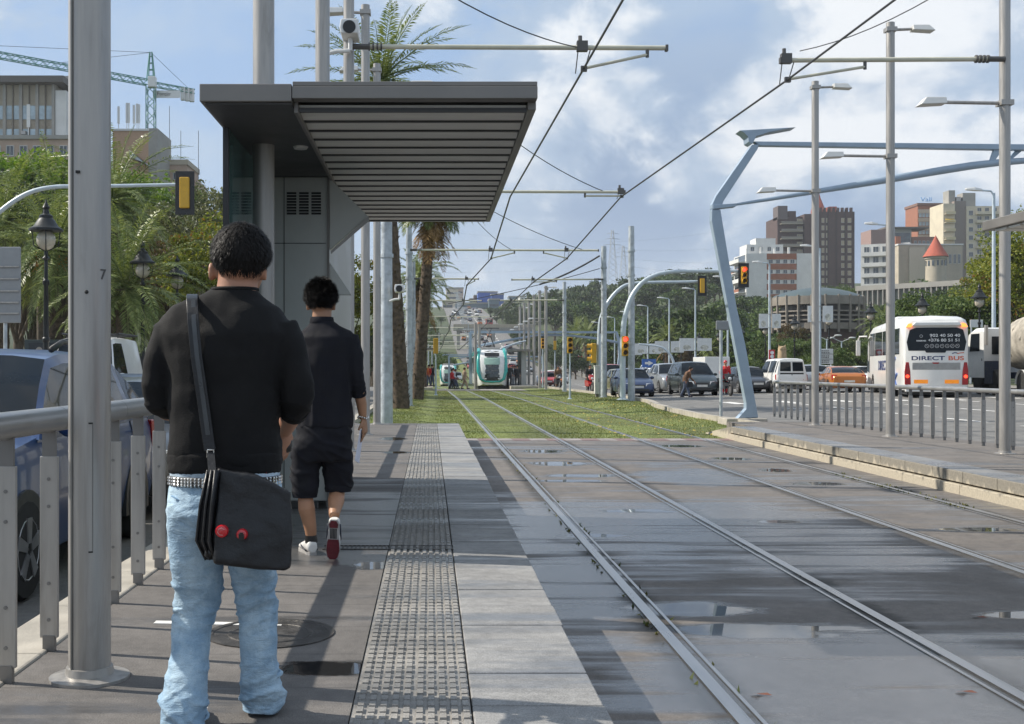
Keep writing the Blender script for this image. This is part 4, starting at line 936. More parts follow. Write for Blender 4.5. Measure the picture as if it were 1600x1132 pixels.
# ================================================================ vehicles
glass_v = mat('car_glass', (.010, .014, .019), .03, var=.1, rvar=0, spec=.22)
tyre_m = mat('tyre', (.018, .018, .018), .85, var=.2, scale=12); rim_m = mat('alloy', (.42, .42, .43), .35, metal=.8)
lens_m = mat('headlight_lens', (.62, .64, .66), .12, var=.1, spec=.8); red_l = mat('tail_lens', (.34, .012, .014), .18, var=.2); trim_m = mat('car_trim', (.02, .021, .022), .5)
plate_m = mat('number_plate', (.6, .6, .58), .5)
def paint(name, c, metal=.0): return mat('paint_'+name, c, .3, metal=metal, rvar=.03, var=.05, scale=2, coat=.45, dirt=0)
STY = {  # length, width, height, cowl(t,z), roof front t, roof rear t, tail(t,z), belt rise, hood nose z
 'hatch': (4.05, 1.74, 1.46, .27, .93, .46, .84, .965, 1.0, .68), 'sedan': (4.5, 1.77, 1.43, .29, .90, .46, .70, .88, .99, .66),
 'minivan': (4.6, 1.84, 1.74, .22, 1.05, .42, .88, .975, 1.06, .72), 'suv': (4.7, 1.88, 1.70, .27, 1.08, .46, .80, .965, 1.12, .86),
 'smallvan': (4.1, 1.75, 1.82, .25, 1.02, .43, .955, .99, 1.05, .74), 'van': (5.2, 1.95, 2.45, .15, 1.3, .30, .965, .995, 1.3, .95), 'coupe': (4.3, 1.79, 1.34, .3, .88, .5, .72, .93, .99, .62)}
def car(name, label, cat, sty, pm, group=None, detail=True, far=False, rear_split=False):
    """front faces -Y; origin on the ground at mid length"""
    L, Wd, H, ct, cz, rf, rb, tt, tz, nz = STY[sty]; hw = Wd/2; T = thing(name, label, cat, group=group)
    Y = lambda t: -L/2+L*t
    top = [(0,nz-.2),(.012,nz-.05),(.04,nz+.03),(.12,nz+.6*(cz-nz)),(ct,cz),(.5,(cz+tz)/2),(tt-.02,tz),(min(.985,tt+.01),tz-.03),(1,tz-.18)]
    wid = [(0,.80),(.02,.90),(.07,.965),(.16,.995),(.5,1),(.86,.99),(.96,.96),(.99,.92),(1,.86)]; bot = [(0,.34),(.03,.24),(.1,.2),(.9,.21),(.97,.26),(1,.36)]
    ts = sorted(set([0,.012,.03,.06,.1,.15,.2,ct,.35,.5,.62,.74,.84,.9,.95,tt,.985,1])); q = MB(); R = []
    for t in ts:
        zt, w, zb = interp(top, t), interp(wid, t)*hw, interp(bot, t); zs = zb+(zt-zb)*.62; cr = .035*min(1, (zt-zb))
        half = [(.0,zb),(w*.86,zb),(w*.955,zb+.05),(w*.985,zb+.2*(zt-zb)),(w,zb+.42*(zt-zb)),(w*.992,zs),(w*.97,zs+.55*(zt-zs)),(w*.93,zt-.015),(w*.86,zt+cr*.4),(w*.45,zt+cr),(0,zt+cr*1.15)]
        R.append([(x, Y(t), z) for x, z in half]+[(-x, Y(t), z) for x, z in reversed(half[1:-1])])
    q.loft(R); body = q.build('body', pm, T, smooth=38)
    # greenhouse: one loft whose faces go to the cabin or to a pane
    prof = [(ct-.01,cz-.03),(ct+(rf-ct)*.5,cz+(H-cz)*.58),(rf-.03,H-.055),(rf+.04,H-.012),((rf+rb)/2,H),(rb-.04,H-.014),(rb,H-.05),(rb+(tt-rb)*.5,tz+(H-tz)*.56),(tt,tz-.03)]
    bw = lambda t: interp(wid, t)*hw*.945; zbelt = lambda t: interp(top, t)-.03
    def rw(t): u = max(0, min(1, (interp(prof, t)-zbelt(t))/(H-cz))); return bw(t)*(1-.225*u)
    a = rf+(rb-rf)*.46 if sty not in ('van', 'smallvan') else rf+.2
    e = min(rb-.02, a+.26); ts = sorted(set([p_[0] for p_ in prof]+[ct+.02, ct+.05, ct+.08, rf-.06, a-.012, a+.012, e, e+.025, min(tt-.05, e+.15), rb+.02, tt-.015]))
    R = []
    for t in ts:
        z = interp(prof, t); zb, w0, w1 = zbelt(t)-.02, bw(t), rw(t); z = max(z, zb+.012); hh = z-zb
        half = [(0,zb),(w0,zb),(w0*1.003,zb+min(.07, hh*.3)),(w0+(w1-w0)*.5,zb+hh*.5),(w1+.012,zb+hh*.84),(w1*.955,zb+hh*.95),(w1*.6,z),(0,z+.012)]
        R.append([(x, Y(t), zz) for x, zz in half]+[(-x, Y(t), zz) for x, zz in reversed(half[1:-1])])
    nr = len(R[0]); zones = {}
    for i in range(len(ts)-1):
        tm = (ts[i]+ts[i+1])/2
        for j in range(nr):
            k = (j+1) % nr; side = 1 if j < 7 else -1; jj = j if j < 7 else nr-1-j
            zone = 'cabin'
            if jj in (5, 6) and ct+.004 < tm < rf-.03: zone = 'windscreen'
            elif jj in (5, 6) and rb+.01 < tm < tt-.016 and not rear_split: zone = 'rear_window'
            elif jj in (2, 3) and not far:
                if ct+.05 < tm < a-.012: zone = ('side_window', side, 1)
                elif a+.012 < tm < e and sty != 'van': zone = ('side_window', side, 2)
                elif e+.025 < tm < e+.15 and tm < tt-.04 and sty not in ('van',): zone = ('quarter_window', side, 3)
            zones.setdefault(zone, []).append([R[i][j], R[i][k], R[i+1][k], R[i+1][j]])
    for zn, fs in zones.items():
        q = MB(); ids = {}; vs = []; faces = []
        for f_ in fs:
            idx = []
            for p_ in f_:
                key = tuple(round(c_, 5) for c_ in p_)
                if key not in ids: ids[key] = len(vs); vs.append(p_)
                idx.append(ids[key])
            if len(set(idx)) > 2: faces.append(tuple(dict.fromkeys(idx)))
        q.add(vs, faces); nm = zn if isinstance(zn, str) else zn[0]
        o_ = q.build(nm, pm if nm == 'cabin' else glass_v, T, smooth=45)
    if rear_split:
        for sd in (-1, 1):
            q = MB(); x0, x1 = sd*.045, sd*hw*.70; q.hexa([(x0,Y(1)-.035,1.14),(x1,Y(1)-.045,1.14),(x1,Y(1)-.09,1.14),(x0,Y(1)-.09,1.14),(x0,Y(1)-.085,1.62),(x1*.95,Y(1)-.095,1.62),(x1*.95,Y(1)-.2,1.62),(x0,Y(1)-.2,1.62)]); q.build('rear_window', glass_v, T, bevel=.02)
            q = MB(); q.box(sd*.02-.008, sd*.02+.008, Y(1)-.03, Y(1)-.012, .5, 1.0); q.build('door_gap', trim_m, T)
        q = MB(); q.hexa([(-hw*.74,Y(1)-.015,.5),(hw*.74,Y(1)-.015,.5),(hw*.74,Y(1)-.3,.5),(-hw*.74,Y(1)-.3,.5),(-hw*.72,Y(1)-.115,1.72),(hw*.72,Y(1)-.115,1.72),(hw*.72,Y(1)-.35,1.72),(-hw*.72,Y(1)-.35,1.72)]); q.build('rear_door', pm, T, bevel=.03)
        q = MB(); q.box(-hw*.7, hw*.7, Y(1)-.07, Y(1)-.035, .98, 1.06); q.build('rubbing_strip', trim_m, T)
    wr = .34 if sty in ('suv', 'van') else .31
    for t in (.185, .80):
        for sd in (-1, 1):
            x = sd*(hw-.1); q = MB(); yy = Y(t)
            q.loft([[(x+sd*dx, yy+r_*cos(2*pi*j/20), wr+r_*sin(2*pi*j/20)) for j in range(20)] for r_, dx in ((wr*.6,-.1),(wr*.95,-.1),(wr,-.06),(wr,.07),(wr*.94,.105),(wr*.64,.108))]); wl = q.build('wheel', tyre_m, T, smooth=40)
            q = MB(); q.loft([[(x+sd*dx, yy+r_*cos(2*pi*j/16), wr+r_*sin(2*pi*j/16)) for j in range(16)] for r_, dx in ((wr*.65,.1),(wr*.6,.112),(wr*.5,.085),(wr*.15,.105),(.01,.108))])
            if not far:
                for k_ in range(5): 
                    an = 2*pi*k_/5+.3; q.hexa([(x+sd*dx, yy+cos(an)*r_-sin(an)*w_, wr+sin(an)*r_+cos(an)*w_) for dx in (.085,.118) for r_, w_ in ((wr*.12,-.03),(wr*.12,.03),(wr*.62,.045),(wr*.62,-.045))])
                q.build('rim', rim_m, wl, smooth=30)
            if not far:
                q = MB(); q.loft([[(sd*(hw-.035+dx), yy+r_*cos(pi*j/12), wr+max(-.1, r_*sin(pi*j/12))) for j in range(13)]+[(sd*(hw-.035+dx), yy-r_*1.0, .24), (sd*(hw-.035+dx), yy+r_*1.0, .24)][::1] for r_, dx in ((wr*1.17,-.2),(wr*1.17,.037))]); q.build('wheel_arch', trim_m, T)
    if not far:
        for sd in (-1, 1):
            for t in (ct+.035, a, min(e+.05, .79 if sty != 'van' else a)):
                w, zt, zb = interp(wid, t)*hw, interp(top, t), .21; zs = zb+(zt-zb)*.62; q = MB()
                q.tube([(sd*x_*w, Y(t)+(.02 if z_ < zs else 0), z_) for x_, z_ in ((.988,zb+.22*(zt-zb)),(1.0,zb+.42*(zt-zb)),(.993,zs),(.972,zs+.55*(zt-zs)),(.935,zt-.012))], .0055, 5); q.build('door_seam', trim_m, T)
            for t in (a-.035, e+.01):
                z_ = interp(top, t)-.13; q = MB(); q.tube([(sd*hw*.985, Y(t)-.09, z_), (sd*(hw*.985+.028), Y(t)-.06, z_), (sd*(hw*.985+.028), Y(t)+.04, z_), (sd*hw*.985, Y(t)+.07, z_)], .011, 6); q.build('door_handle', pm if sty != 'van' else trim_m, T, smooth=180)
    for sd in (-1, 1):
        q = MB(); z = nz-.02; q.hexa([(sd*hw*.42,Y(.002),z-.12),(sd*hw*.84,Y(.035),z-.11),(sd*hw*.84,Y(.09),z-.1),(sd*hw*.42,Y(.06),z-.1),(sd*hw*.46,Y(.008),z+.02),(sd*hw*.9,Y(.05),z+.06),(sd*hw*.9,Y(.1),z+.07),(sd*hw*.46,Y(.07),z+.04)]); q.build('headlight', lens_m, T, bevel=.012)
        q = MB(); z = tz-.25; q.hexa([(sd*hw*.66,Y(1)-.12,z-.1),(sd*hw*.955,Y(1)-.18,z-.1),(sd*hw*.955,Y(1)-.06,z-.1),(sd*hw*.66,Y(1)+.012,z-.1),(sd*hw*.70,Y(1)-.12,z+.17),(sd*hw*.95,Y(1)-.22,z+.17),(sd*hw*.95,Y(1)-.12,z+.17),(sd*hw*.70,Y(1)-.05,z+.17)]); q.build('tail_light', red_l, T, bevel=.01)
        if not far:
            q = MB(); q.ball((sd*(hw+.07), Y(ct+.07), zbelt(ct+.07)+.06), (.11,.07,.075), 10, 6); q.build('mirror', pm, T, smooth=180)
    q = MB(); q.box(-hw*.36, hw*.36, Y(0)-.012, Y(.03), nz-.2, nz-.06); q.build('grille', trim_m, T, bevel=.01)
    q = MB(); q.box(-hw*.62, hw*.62, Y(0)-.016, Y(.04), .3, .42); q.box(-hw*.7, hw*.7, Y(1)-.1, Y(1)+.014, .34, .46); q.build('bumper_trim', trim_m, T, bevel=.015)
    q = MB(); q.box(-.26, .26, Y(0)-.026, Y(0)-.01, .46, .57); q.build('number_plate', plate_m, T)
    q = MB(); q.box(-.26, .26, Y(1)+.005, Y(1)+.022, .52, .63); q.build('number_plate', plate_m, T)
    return T
def zat(x, D): return zr(x, D) if x > 5 else base(D)+LROAD
def place(T, px, D, rz=0.0, X=None):
    x = px_x(px, D) if X is None else X; T.location = (x, D, zat(x, D)); T.rotation_euler = (0, 0, rz); return T
GC = 'cars in the traffic on the right'; GLC = 'cars queueing along the railing'
dkblue = paint('dark_blue', (.030, .05, .115), .3); blue = paint('steel_blue', (.022, .055, .16), .0); grey = paint('dark_grey', (.045, .05, .058), .2); silver_p = paint('silver', (.34, .36, .38), .5)
whitep = paint('white', (.72, .72, .70)); greenp = paint('bottle_green', (.03, .042, .046), .3); blackp = paint('black', (.02, .021, .025)); orangep = paint('orange', (.42, .13, .012), .2); olive = paint('olive', (.16, .15, .07), .2); redp = paint('red', (.35, .02, .02)); brownp = paint('maroon', (.14,.02,.03))
T = place(car('parked_car', 'dark blue off-road car with roof bars right behind the railing', 'car', 'suv', blue, GLC), 0, 9.15, 0, X=-3.62)
for sd in (-1, 1):
    q = MB(); q.tube([(sd*.66, -.15, 1.69), (sd*.665, .1, 1.755), (sd*.655, 1.2, 1.74), (sd*.65, 1.5, 1.66)], .025, 8); q.build('roof_bar', trim_m, T, smooth=180)
# driver behind the windscreen
place(car('parked_car', 'dark grey saloon with pale bonnet queued behind the dark blue off-road car', 'car', 'sedan', grey, GLC), 0, 13.9, 0, X=-3.5)
place(car('parked_car', 'deep blue saloon in the second lane, only its roof seen past the mast', 'car', 'sedan', dkblue, GLC), 0, 21.5, 0, X=-5.7)
T = place(car('parked_van', 'tall white van with roof rack parked before the palms', 'van', 'van', whitep), 0, 33.5, radians(3), X=-9.7)
q = MB()
for k in range(4): q.cyl((-.8, -.6+k*.7, 2.5), (.8, -.6+k*.7, 2.5), .025, n=8)
for sd in (-.8, .8): q.cyl((sd, -.8, 2.52), (sd, 1.8, 2.52), .025, n=8); q.cyl((sd*.9,-.5,2.4),(sd*.9,-.5,2.52),.02,n=6)
q.build('roof_rack', trim_m, T)
place(car('car', 'deep blue hatchback waiting behind the masts at the lawn corner', 'car', 'hatch', dkblue, GC), 987, 60)
place(car('car', 'olive car half hidden behind the deep blue hatchback', 'car', 'sedan', olive, GC), 972, 67.5)
place(car('car', 'bottle green people carrier that the pedestrian walks past', 'car', 'minivan', greenp, GC), 1081, 60)
place(car('car', 'silver car close behind the bottle green people carrier', 'car', 'suv', silver_p, GC), 1046, 67)
place(car('car', 'white hatchback between the silver car and the deep blue hatchback', 'car', 'hatch', whitep, GC), 1034, 73.5)
T = place(car('car', 'pale car carrying a blue board with a white arrow on its roof', 'car', 'hatch', silver_p, GC), 1014, 83)
q = MB(); q.box(-.5, .5, -.05, .05, 1.5, 2.1); rb_ = q.build('roof_board', mat('blue_board', (.05,.14,.42), .4), T); q = MB(); q.prism([(-.3,1.72),(-.05,1.72),(-.05,1.62),(.3,1.8),(-.05,1.98),(-.05,1.88),(-.3,1.88)], -.058, -.051); q.build('arrow', whitep, rb_)
place(car('car', 'black saloon beside the blue gantry leg', 'car', 'sedan', blackp, GC), 1167, 63)
place(car('car', 'small white van seen from behind by the railing end', 'van', 'smallvan', whitep, GC, rear_split=True), 1219, 62, pi)
place(car('car', 'silver blue hatchback seen from behind, right of the small white van', 'car', 'hatch', silver_p, GC), 1263, 68, pi-.1)
place(car('car', 'orange coupe seen from behind over the railing', 'car', 'coupe', orangep, GC), 1312, 60.5, pi-.12)
place(car('car', 'white car glimpsed between the silver blue hatchback and the orange coupe', 'car', 'hatch', whitep, GC), 1291, 84, 0)
place(car('car', 'maroon car on the slope behind the orange coupe', 'car', 'hatch', brownp, GC), 1325, 98, .9)
place(car('car', 'white car nosing out behind the coach front', 'car', 'sedan', whitep, GC), 1345, 86, .2)
place(car('car', 'white estate far behind the white hatchback', 'car', 'minivan', whitep, GC), 1020, 95)
place(car('car', 'red and white small car behind the white cabinet', 'car', 'smallvan', redp, GC), 955, 92)
# ---------------------------------------------------------------- coach
rubber = mat('rubber', (.015,.015,.016), .6); greytrim = mat('grille_grey', (.36,.36,.35), .5); signw = mat('sign_white', (.7,.7,.68), .5)
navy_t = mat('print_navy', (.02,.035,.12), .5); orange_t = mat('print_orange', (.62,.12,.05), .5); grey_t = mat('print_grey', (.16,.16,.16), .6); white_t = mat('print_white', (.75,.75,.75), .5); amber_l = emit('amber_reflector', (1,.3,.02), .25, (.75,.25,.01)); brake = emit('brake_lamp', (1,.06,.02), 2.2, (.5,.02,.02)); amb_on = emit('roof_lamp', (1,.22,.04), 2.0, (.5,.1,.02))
T = thing('coach', 'white DIRECTBUS coach seen from behind with a dark rear window', 'coach', (0,0,0))
LB, hb, HB = 12.2, 1.275, 3.42         # rear at -Y, front at +Y
q = MB(); R = []
for y, k, z0, z1 in ((0,.93,.42,3.2),(.05,.975,.36,3.3),(.2,1,.32,3.38),(1,1,.3,3.46),(6,1,.3,3.44),(10,1,.3,3.36),(11.2,.995,.3,3.15),(11.7,.97,.32,2.7),(12.05,.93,.34,1.7),(12.2,.88,.4,1.0)):
    w = hb*k; half = [(0,z0),(w*.97,z0),(w,z0+.12),(w,z1-.9),(w*.985,z1-.35),(w*.92,z1-.1),(w*.78,z1),(0,z1+.04)]; R.append([(x,y,z) for x, z in half]+[(-x,y,z) for x, z in reversed(half[1:-1])])
q.loft(R); q.build('body', whitep, T, smooth=40)
q = MB(); P = [(-1.1,1.98),(1.1,1.98),(1.17,2.35),(1.05,2.86),(.8,2.96),(-.8,2.96),(-1.05,2.86),(-1.17,2.35)]; q.prism(P, -.025, .12); q.prism([(-.4,1.9),(.35,1.9),(.4,1.99),(-.45,1.99)], -.03, .1); rw_ = q.build('rear_window', glass_v, T, bevel=.02)
q = MB(); q.prism([(-1.0,3.03),(1.0,3.03),(.85,3.2),(-.85,3.2)], -.16, .3); q.build('roof_spoiler', whitep, T, bevel=.04)
for s in (-1, 1):
    q = MB(); q.prism([(s*.98,2.98),(s*1.2,2.98),(s*1.12,3.12),(s*.98,3.14)], -.12, .1); q.build('roof_lamp', amb_on, T)
    q = MB(); q.prism([(s*1.0,.55),(s*1.24,.55),(s*1.25,1.1),(s*1.2,1.5),(s*1.08,1.5),(s*1.02,1.1)], -.02, .2); tl = q.build('tail_light', red_l, T, bevel=.02)
    q = MB(); q.prism([(s*1.14+.07*cos(2*pi*j/14), .9+.07*sin(2*pi*j/14)) for j in range(14)], -.04, 0); q.build('brake_lamp', brake, tl)
    q = MB(); q.box(*sorted((s*.33, s*.88)), -.012, .05, .6, .76); q.build('reflector', amber_l, T)
    q = MB(); q.box(*sorted((s*.95, s*1.03)), -.02, .03, .38, .45); q.build('fog_lamp', trim_m, T, bevel=.01)
q = MB()
for k in range(40): q.box(-.92+k*.046, -.895+k*.046, -.014, .03, 1.2, 1.46)
q.box(-.94,.94,-.005,.04,1.18,1.48); q.build('engine_grille', greytrim, T)
q = MB(); q.prism([(-.17,1.49),(.12,1.49),(.08,1.43),(-.12,1.43)], -.02, 0); q.build('centre_brake_lamp', red_l, T)
q = MB(); q.box(-.38, .38, -.02, .03, .26, .42); q.build('plate_recess', greytrim, T); q = MB(); q.box(-.26, .26, -.03, -.018, .3, .38); q.build('number_plate', plate_m, T)
q = MB(); q.box(-1.22, 1.22, -.03, .2, .24, .48); q.build('bumper', whitep, T, bevel=.04)
bt_ = (pi/2, 0, 0)
def tx(s, nm, m, size, x, z, sx=1.0, bold=.004, al='CENTER', y=-.03): return lettering(s, nm, m, T, size, (x, y, z), bt_, al, .004, sx, bold)
tx('DIRECT', 'lettering', navy_t, .24, -.33, 1.66, 1.62, .006, y=.0); tx('BUS', 'lettering', orange_t, .24, .77, 1.66, 1.5, .006, y=.0)
tx('902 40 50 40', 'phone_number', white_t, .17, .33, 2.62, 1.32, .002, y=-.034); tx('+376 80 51 51', 'phone_number', white_t, .17, .3, 2.42, 1.26, .002, y=-.034); tx('RESERVES', 'lettering', white_t, .075, -.6, 2.40, 1.2, .003, y=-.034)
tx('ANDORRA-BARCELONA', 'lettering', grey_t, .12, 0, 1.1, 1.25, .003, y=.012); tx('+ AEROPORT', 'lettering', orange_t, .115, .05, .98, 1.25, .004, y=.012); tx('16 freqüències diàries', 'lettering', grey_t, .155, 0, .84, 1.1, .005, y=.008)
q = MB(); q.box(-.21, -.2, -.032, -.026, 2.35, 2.68)
def circ(q, cx, cz, r): q.tube([(cx+r*cos(2*pi*j/16), -.03, cz+r*sin(2*pi*j/16)) for j in range(17)], .006, 5)
circ(q, -.6, 2.6, .055)
for k in range(7):
    cx = -.38+k*.2; circ(q, cx, 2.18, .075); q.tube([(cx-.04,-.03,2.18-.02*(k%3)),(cx,-.03,2.2),(cx+.04,-.03,2.15+.02*(k%2))], .006, 5)
q.build('pictograms', white_t, rw_)
q = MB(); q.tube([(.62,.0,1.86),(.72,.0,1.9),(.82,.0,1.88)], .02, 6); q.build('swoosh', navy_t, T); q = MB(); q.tube([(.82,.0,1.86),(.95,.0,1.89),(1.08,.0,1.9)], .018, 6); q.build('swoosh', orange_t, T)
for x0, x1 in ((1.2,3.6),(3.75,6.1),(6.25,8.6),(8.75,10.4)):
    q = MB(); q.add([(-hb-.008,x0,1.85),(-hb-.008,x1,1.85),(-hb-.008,x1,2.4),(-hb-.008,x0,2.4),(-hb*.985-.012,x1,2.98),(-hb*.985-.012,x0,2.98)], [(0,1,2,3),(3,2,4,5)]); q.build('side_window', glass_v, T)
    q = MB(); q.add([(hb+.008,x0,1.85),(hb+.008,x1,1.85),(hb+.008,x1,2.4),(hb+.008,x0,2.4),(hb*.985+.012,x1,2.98),(hb*.985+.012,x0,2.98)], [(3,2,1,0),(5,4,2,3)]); q.build('side_window', glass_v, T)
q = MB(); q.hexa([(-hb-.01,10.6,1.0),(-hb-.01,11.6,1.1),(-hb+.1,11.6,1.1),(-hb+.1,10.6,1.0),(-hb-.005,10.6,2.8),(-hb*.97-.005,11.45,2.7),(-hb+.1,11.45,2.7),(-hb+.1,10.6,2.8)]); q.build('door_glass', glass_v, T)
q = MB(); q.hexa([(-1.1,12.12,1.2),(1.1,12.12,1.2),(1.1,12.0,1.2),(-1.1,12.0,1.2),(-1.1,11.72,2.9),(1.1,11.72,2.9),(1.1,11.5,2.9),(-1.1,11.5,2.9)]); q.build('windscreen', glass_v, T, bevel=.03)
lettering('DIRECTBUS', 'side_lettering', navy_t, T, .62, (-hb-.008, 5.4, 1.35), (pi/2, 0, -pi/2), 'CENTER', .004, 1.3, .015)
q = MB(); q.tube([(-hb-.01,2.2,1.7),(-hb-.01,2.9,1.35),(-hb-.01,2.3,.95)], .06, 6); q.tube([(-hb-.01,1.7,1.0),(-hb-.01,2.3,.75),(-hb-.01,1.9,.5)], .05, 6); q.build('side_swoosh', mat('print_blue', (.06,.12,.34), .5), T)
q = MB(); q.tube([(-hb,11.6,2.9),(-hb-.3,12.1,2.9),(-hb-.35,12.3,2.7)], .04, 8); q.box(-hb-.45,-hb-.25,12.2,12.4,1.9,2.7); q.build('mirror_arm', whitep, T, bevel=.03)
for y in (3.0, 4.3, 9.4):
    for s in (-1, 1):
        q = MB(); x = s*(hb-.16); q.loft([[(x+s*dx, y+r_*cos(2*pi*j/22), .5+r_*sin(2*pi*j/22)) for j in range(22)] for r_, dx in ((.3,-.14),(.5,-.14),(.5,.13),(.46,.163),(.3,.16))]); w_ = q.build('wheel', tyre_m, T, smooth=40)
        q = MB(); q.loft([[(x+s*dx, y+r_*cos(2*pi*j/16), .5+r_*sin(2*pi*j/16)) for j in range(16)] for r_, dx in ((.31,.15),(.22,.12),(.08,.18),(.01,.18))]); q.build('rim', rim_m, w_, smooth=40)
q = MB(); q.box(-1.1,1.1,.4,11.5,.12,.31); q.build('chassis', trim_m, T)
q = MB(); q.box(-.9,.9,4.5,6.5,3.4,3.62); q.build('roof_unit', whitep, T, bevel=.08)
x = px_x(1463, 48.5); T.location = (x, 48.5, zat(x, 48.5)+.0); T.rotation_euler = (0, 0, radians(-13.5))
# ---------------------------------------------------------------- concrete mixer lorry
T = thing('mixer_lorry', 'white concrete mixer lorry with dirty drum beside the coach', 'lorry')
concr = mat('concrete_crust', (.33,.30,.25), .85, var=.45, scale=1.6, bump=.6, bscale=14, dirt=.4)
q = MB(); q.loft([[(x,y,z) for x, z in ((-1.24,.75),(1.24,.75),(1.24,z1-.15),(1.1,z1),(-1.1,z1),(-1.24,z1-.15))] for y, z1 in ((7.0,2.95),(7.1,3.0),(8.3,3.0),(8.9,2.85),(9.1,2.0))]); q.build('cab', whitep, T, smooth=40)
q = MB(); q.add([(-1.25,7.5,1.95),(-1.25,8.75,1.95),(-1.25,8.55,2.75),(-1.25,7.5,2.75)], [(0,1,2,3)]); q.build('side_window', glass_v, T)
q = MB(); q.box(-.9,.9,6.98,7.01,1.8,2.6); q.build('rear_window', glass_v, T); q = MB(); q.box(-1.26,-1.2,7.2,7.24,1.5,1.62); q.build('door_handle', trim_m, T)
q = MB(); q.box(-.5,.5,.3,8.8,.72,1.0); q.box(-1.25,-.6,6.0,6.9,.5,1.5); q.box(-1.2,1.2,.2,.4,.55,.9); q.build('chassis', mat('lorry_frame', (.02,.03,.06), .6, dirt=.3), T)
q = MB(); a = Vector((0,1.0,2.75)); d = Vector((0,5.6,-.75)); pr = ((0,.55),(.12,.75),(.45,1.18),(.7,1.2),(.9,.95),(1,.55)); q.tube([a+d*u for u, r_ in pr], [r_ for u, r_ in pr], 24); dr = q.build('drum', concr, T, smooth=60)
q = MB()
for k in range(2): q.tube([a+d*(.06+u*.05)+Vector((cos(u*.9+k*pi),0,sin(u*.9+k*pi)))*(interp(pr,.06+u*.05)+.01) for u in range(18)], .04, 6)
q.build('drum_ribs', concr, dr)
q = MB(); q.hexa([(-.5,.3,2.9),(.5,.3,2.9),(.4,1.1,3.3),(-.4,1.1,3.3),(-.6,.1,3.6),(.6,.1,3.6),(.5,1.0,3.8),(-.5,1.0,3.8)]); q.tube([(0,.4,2.7),(-.3,-.2,1.9),(-.5,-.6,1.2)], [.28,.24,.2], 10); q.tube([(-.9,.5,1),(-.7,.9,2.4)], .07, 6); q.tube([(.9,.5,1),(.7,.9,2.4)], .07, 6); q.build('hopper', concr, T)
q = MB(); q.tube([(-1.1,.5,.9),(-1.15,1.6,2.2),(-1.1,2.6,1.2),(-.9,1.0,1.0)], .035, 6); q.build('hose', mat('hose', (.4,.36,.28), .7), T)
for y in (1.6, 2.95, 6.0, 7.9):
    for s in (-1, 1):
        q = MB(); x = s*1.05; q.loft([[(x+s*dx, y+r_*cos(2*pi*j/20), .52+r_*sin(2*pi*j/20)) for j in range(20)] for r_, dx in ((.3,-.3),(.52,-.3),(.52,.13),(.47,.17),(.3,.165))]); w_ = q.build('wheel', tyre_m, T, smooth=40)
        q = MB(); q.loft([[(x+s*dx, y+r_*cos(2*pi*j/14), .52+r_*sin(2*pi*j/14)) for j in range(14)] for r_, dx in ((.31,.15),(.2,.05),(.1,.14),(.01,.14))]); q.build('rim', mat('dirty_rim', (.3,.29,.27), .7), w_, smooth=40)
        q = MB(); q.loft([[(x+s*dx, y+r_*cos(pi*j/10), .52+r_*sin(pi*j/10)) for j in range(11)] for r_, dx in ((.6,-.25),(.6,.19))], cap=False, closed=False); q.build('mudguard', whitep if y < 5 else trim_m, T)
q = MB(); q.box(-1.22,-.9,.17,.21,.6,.8); q.build('tail_light', red_l, T)
q = MB(); q.hexa([(-1.3,6.6,2.2),(-1.2,6.6,2.2),(-1.2,6.8,2.2),(-1.3,6.8,2.2),(-1.3,6.6,3.1),(-1.2,6.6,3.1),(-1.2,6.8,3.1),(-1.3,6.8,3.1)]); q.build('exhaust_stack', galv, T)
T.location = (25.3, 44.5, zat(25, 44)); T.rotation_euler = (0, 0, radians(-6))
# ---------------------------------------------------------------- box truck
T = thing('box_truck', 'white box truck behind the bottle green people carrier', 'truck')
q = MB(); q.box(-1.1,1.1,-3,1.6,.9,3.0); q.build('box_body', whitep, T, bevel=.03)
q = MB(); q.loft([[(x,y,z) for x, z in ((-.98,.5),(.98,.5),(.95,z1),(-.95,z1))] for y, z1 in ((1.7,2.2),(2.6,2.15),(3.2,1.4),(3.4,1.0))]); q.build('cab', whitep, T)
q = MB(); q.box(-1.0,1.0,-2.9,3.0,.45,.88); q.build('chassis', trim_m, T); q = MB(); q.box(-.9,.9,2.65,3.2,1.45,2.0); q.build('windscreen', glass_v, T)
for s in (-1, 1):
    q = MB(); q.box(*sorted((s*.75,s*1.0)),-3.03,-2.95,.62,.76); q.build('tail_light', brake, T)
    for y in (-1.6, 2.3): q = MB(); q.cyl((s*.75,y,.4),(s*1.02,y,.4),.4,n=18); q.build('wheel', tyre_m, T)
place(T, 1108, 84); T.scale = (.8,.8,.72)
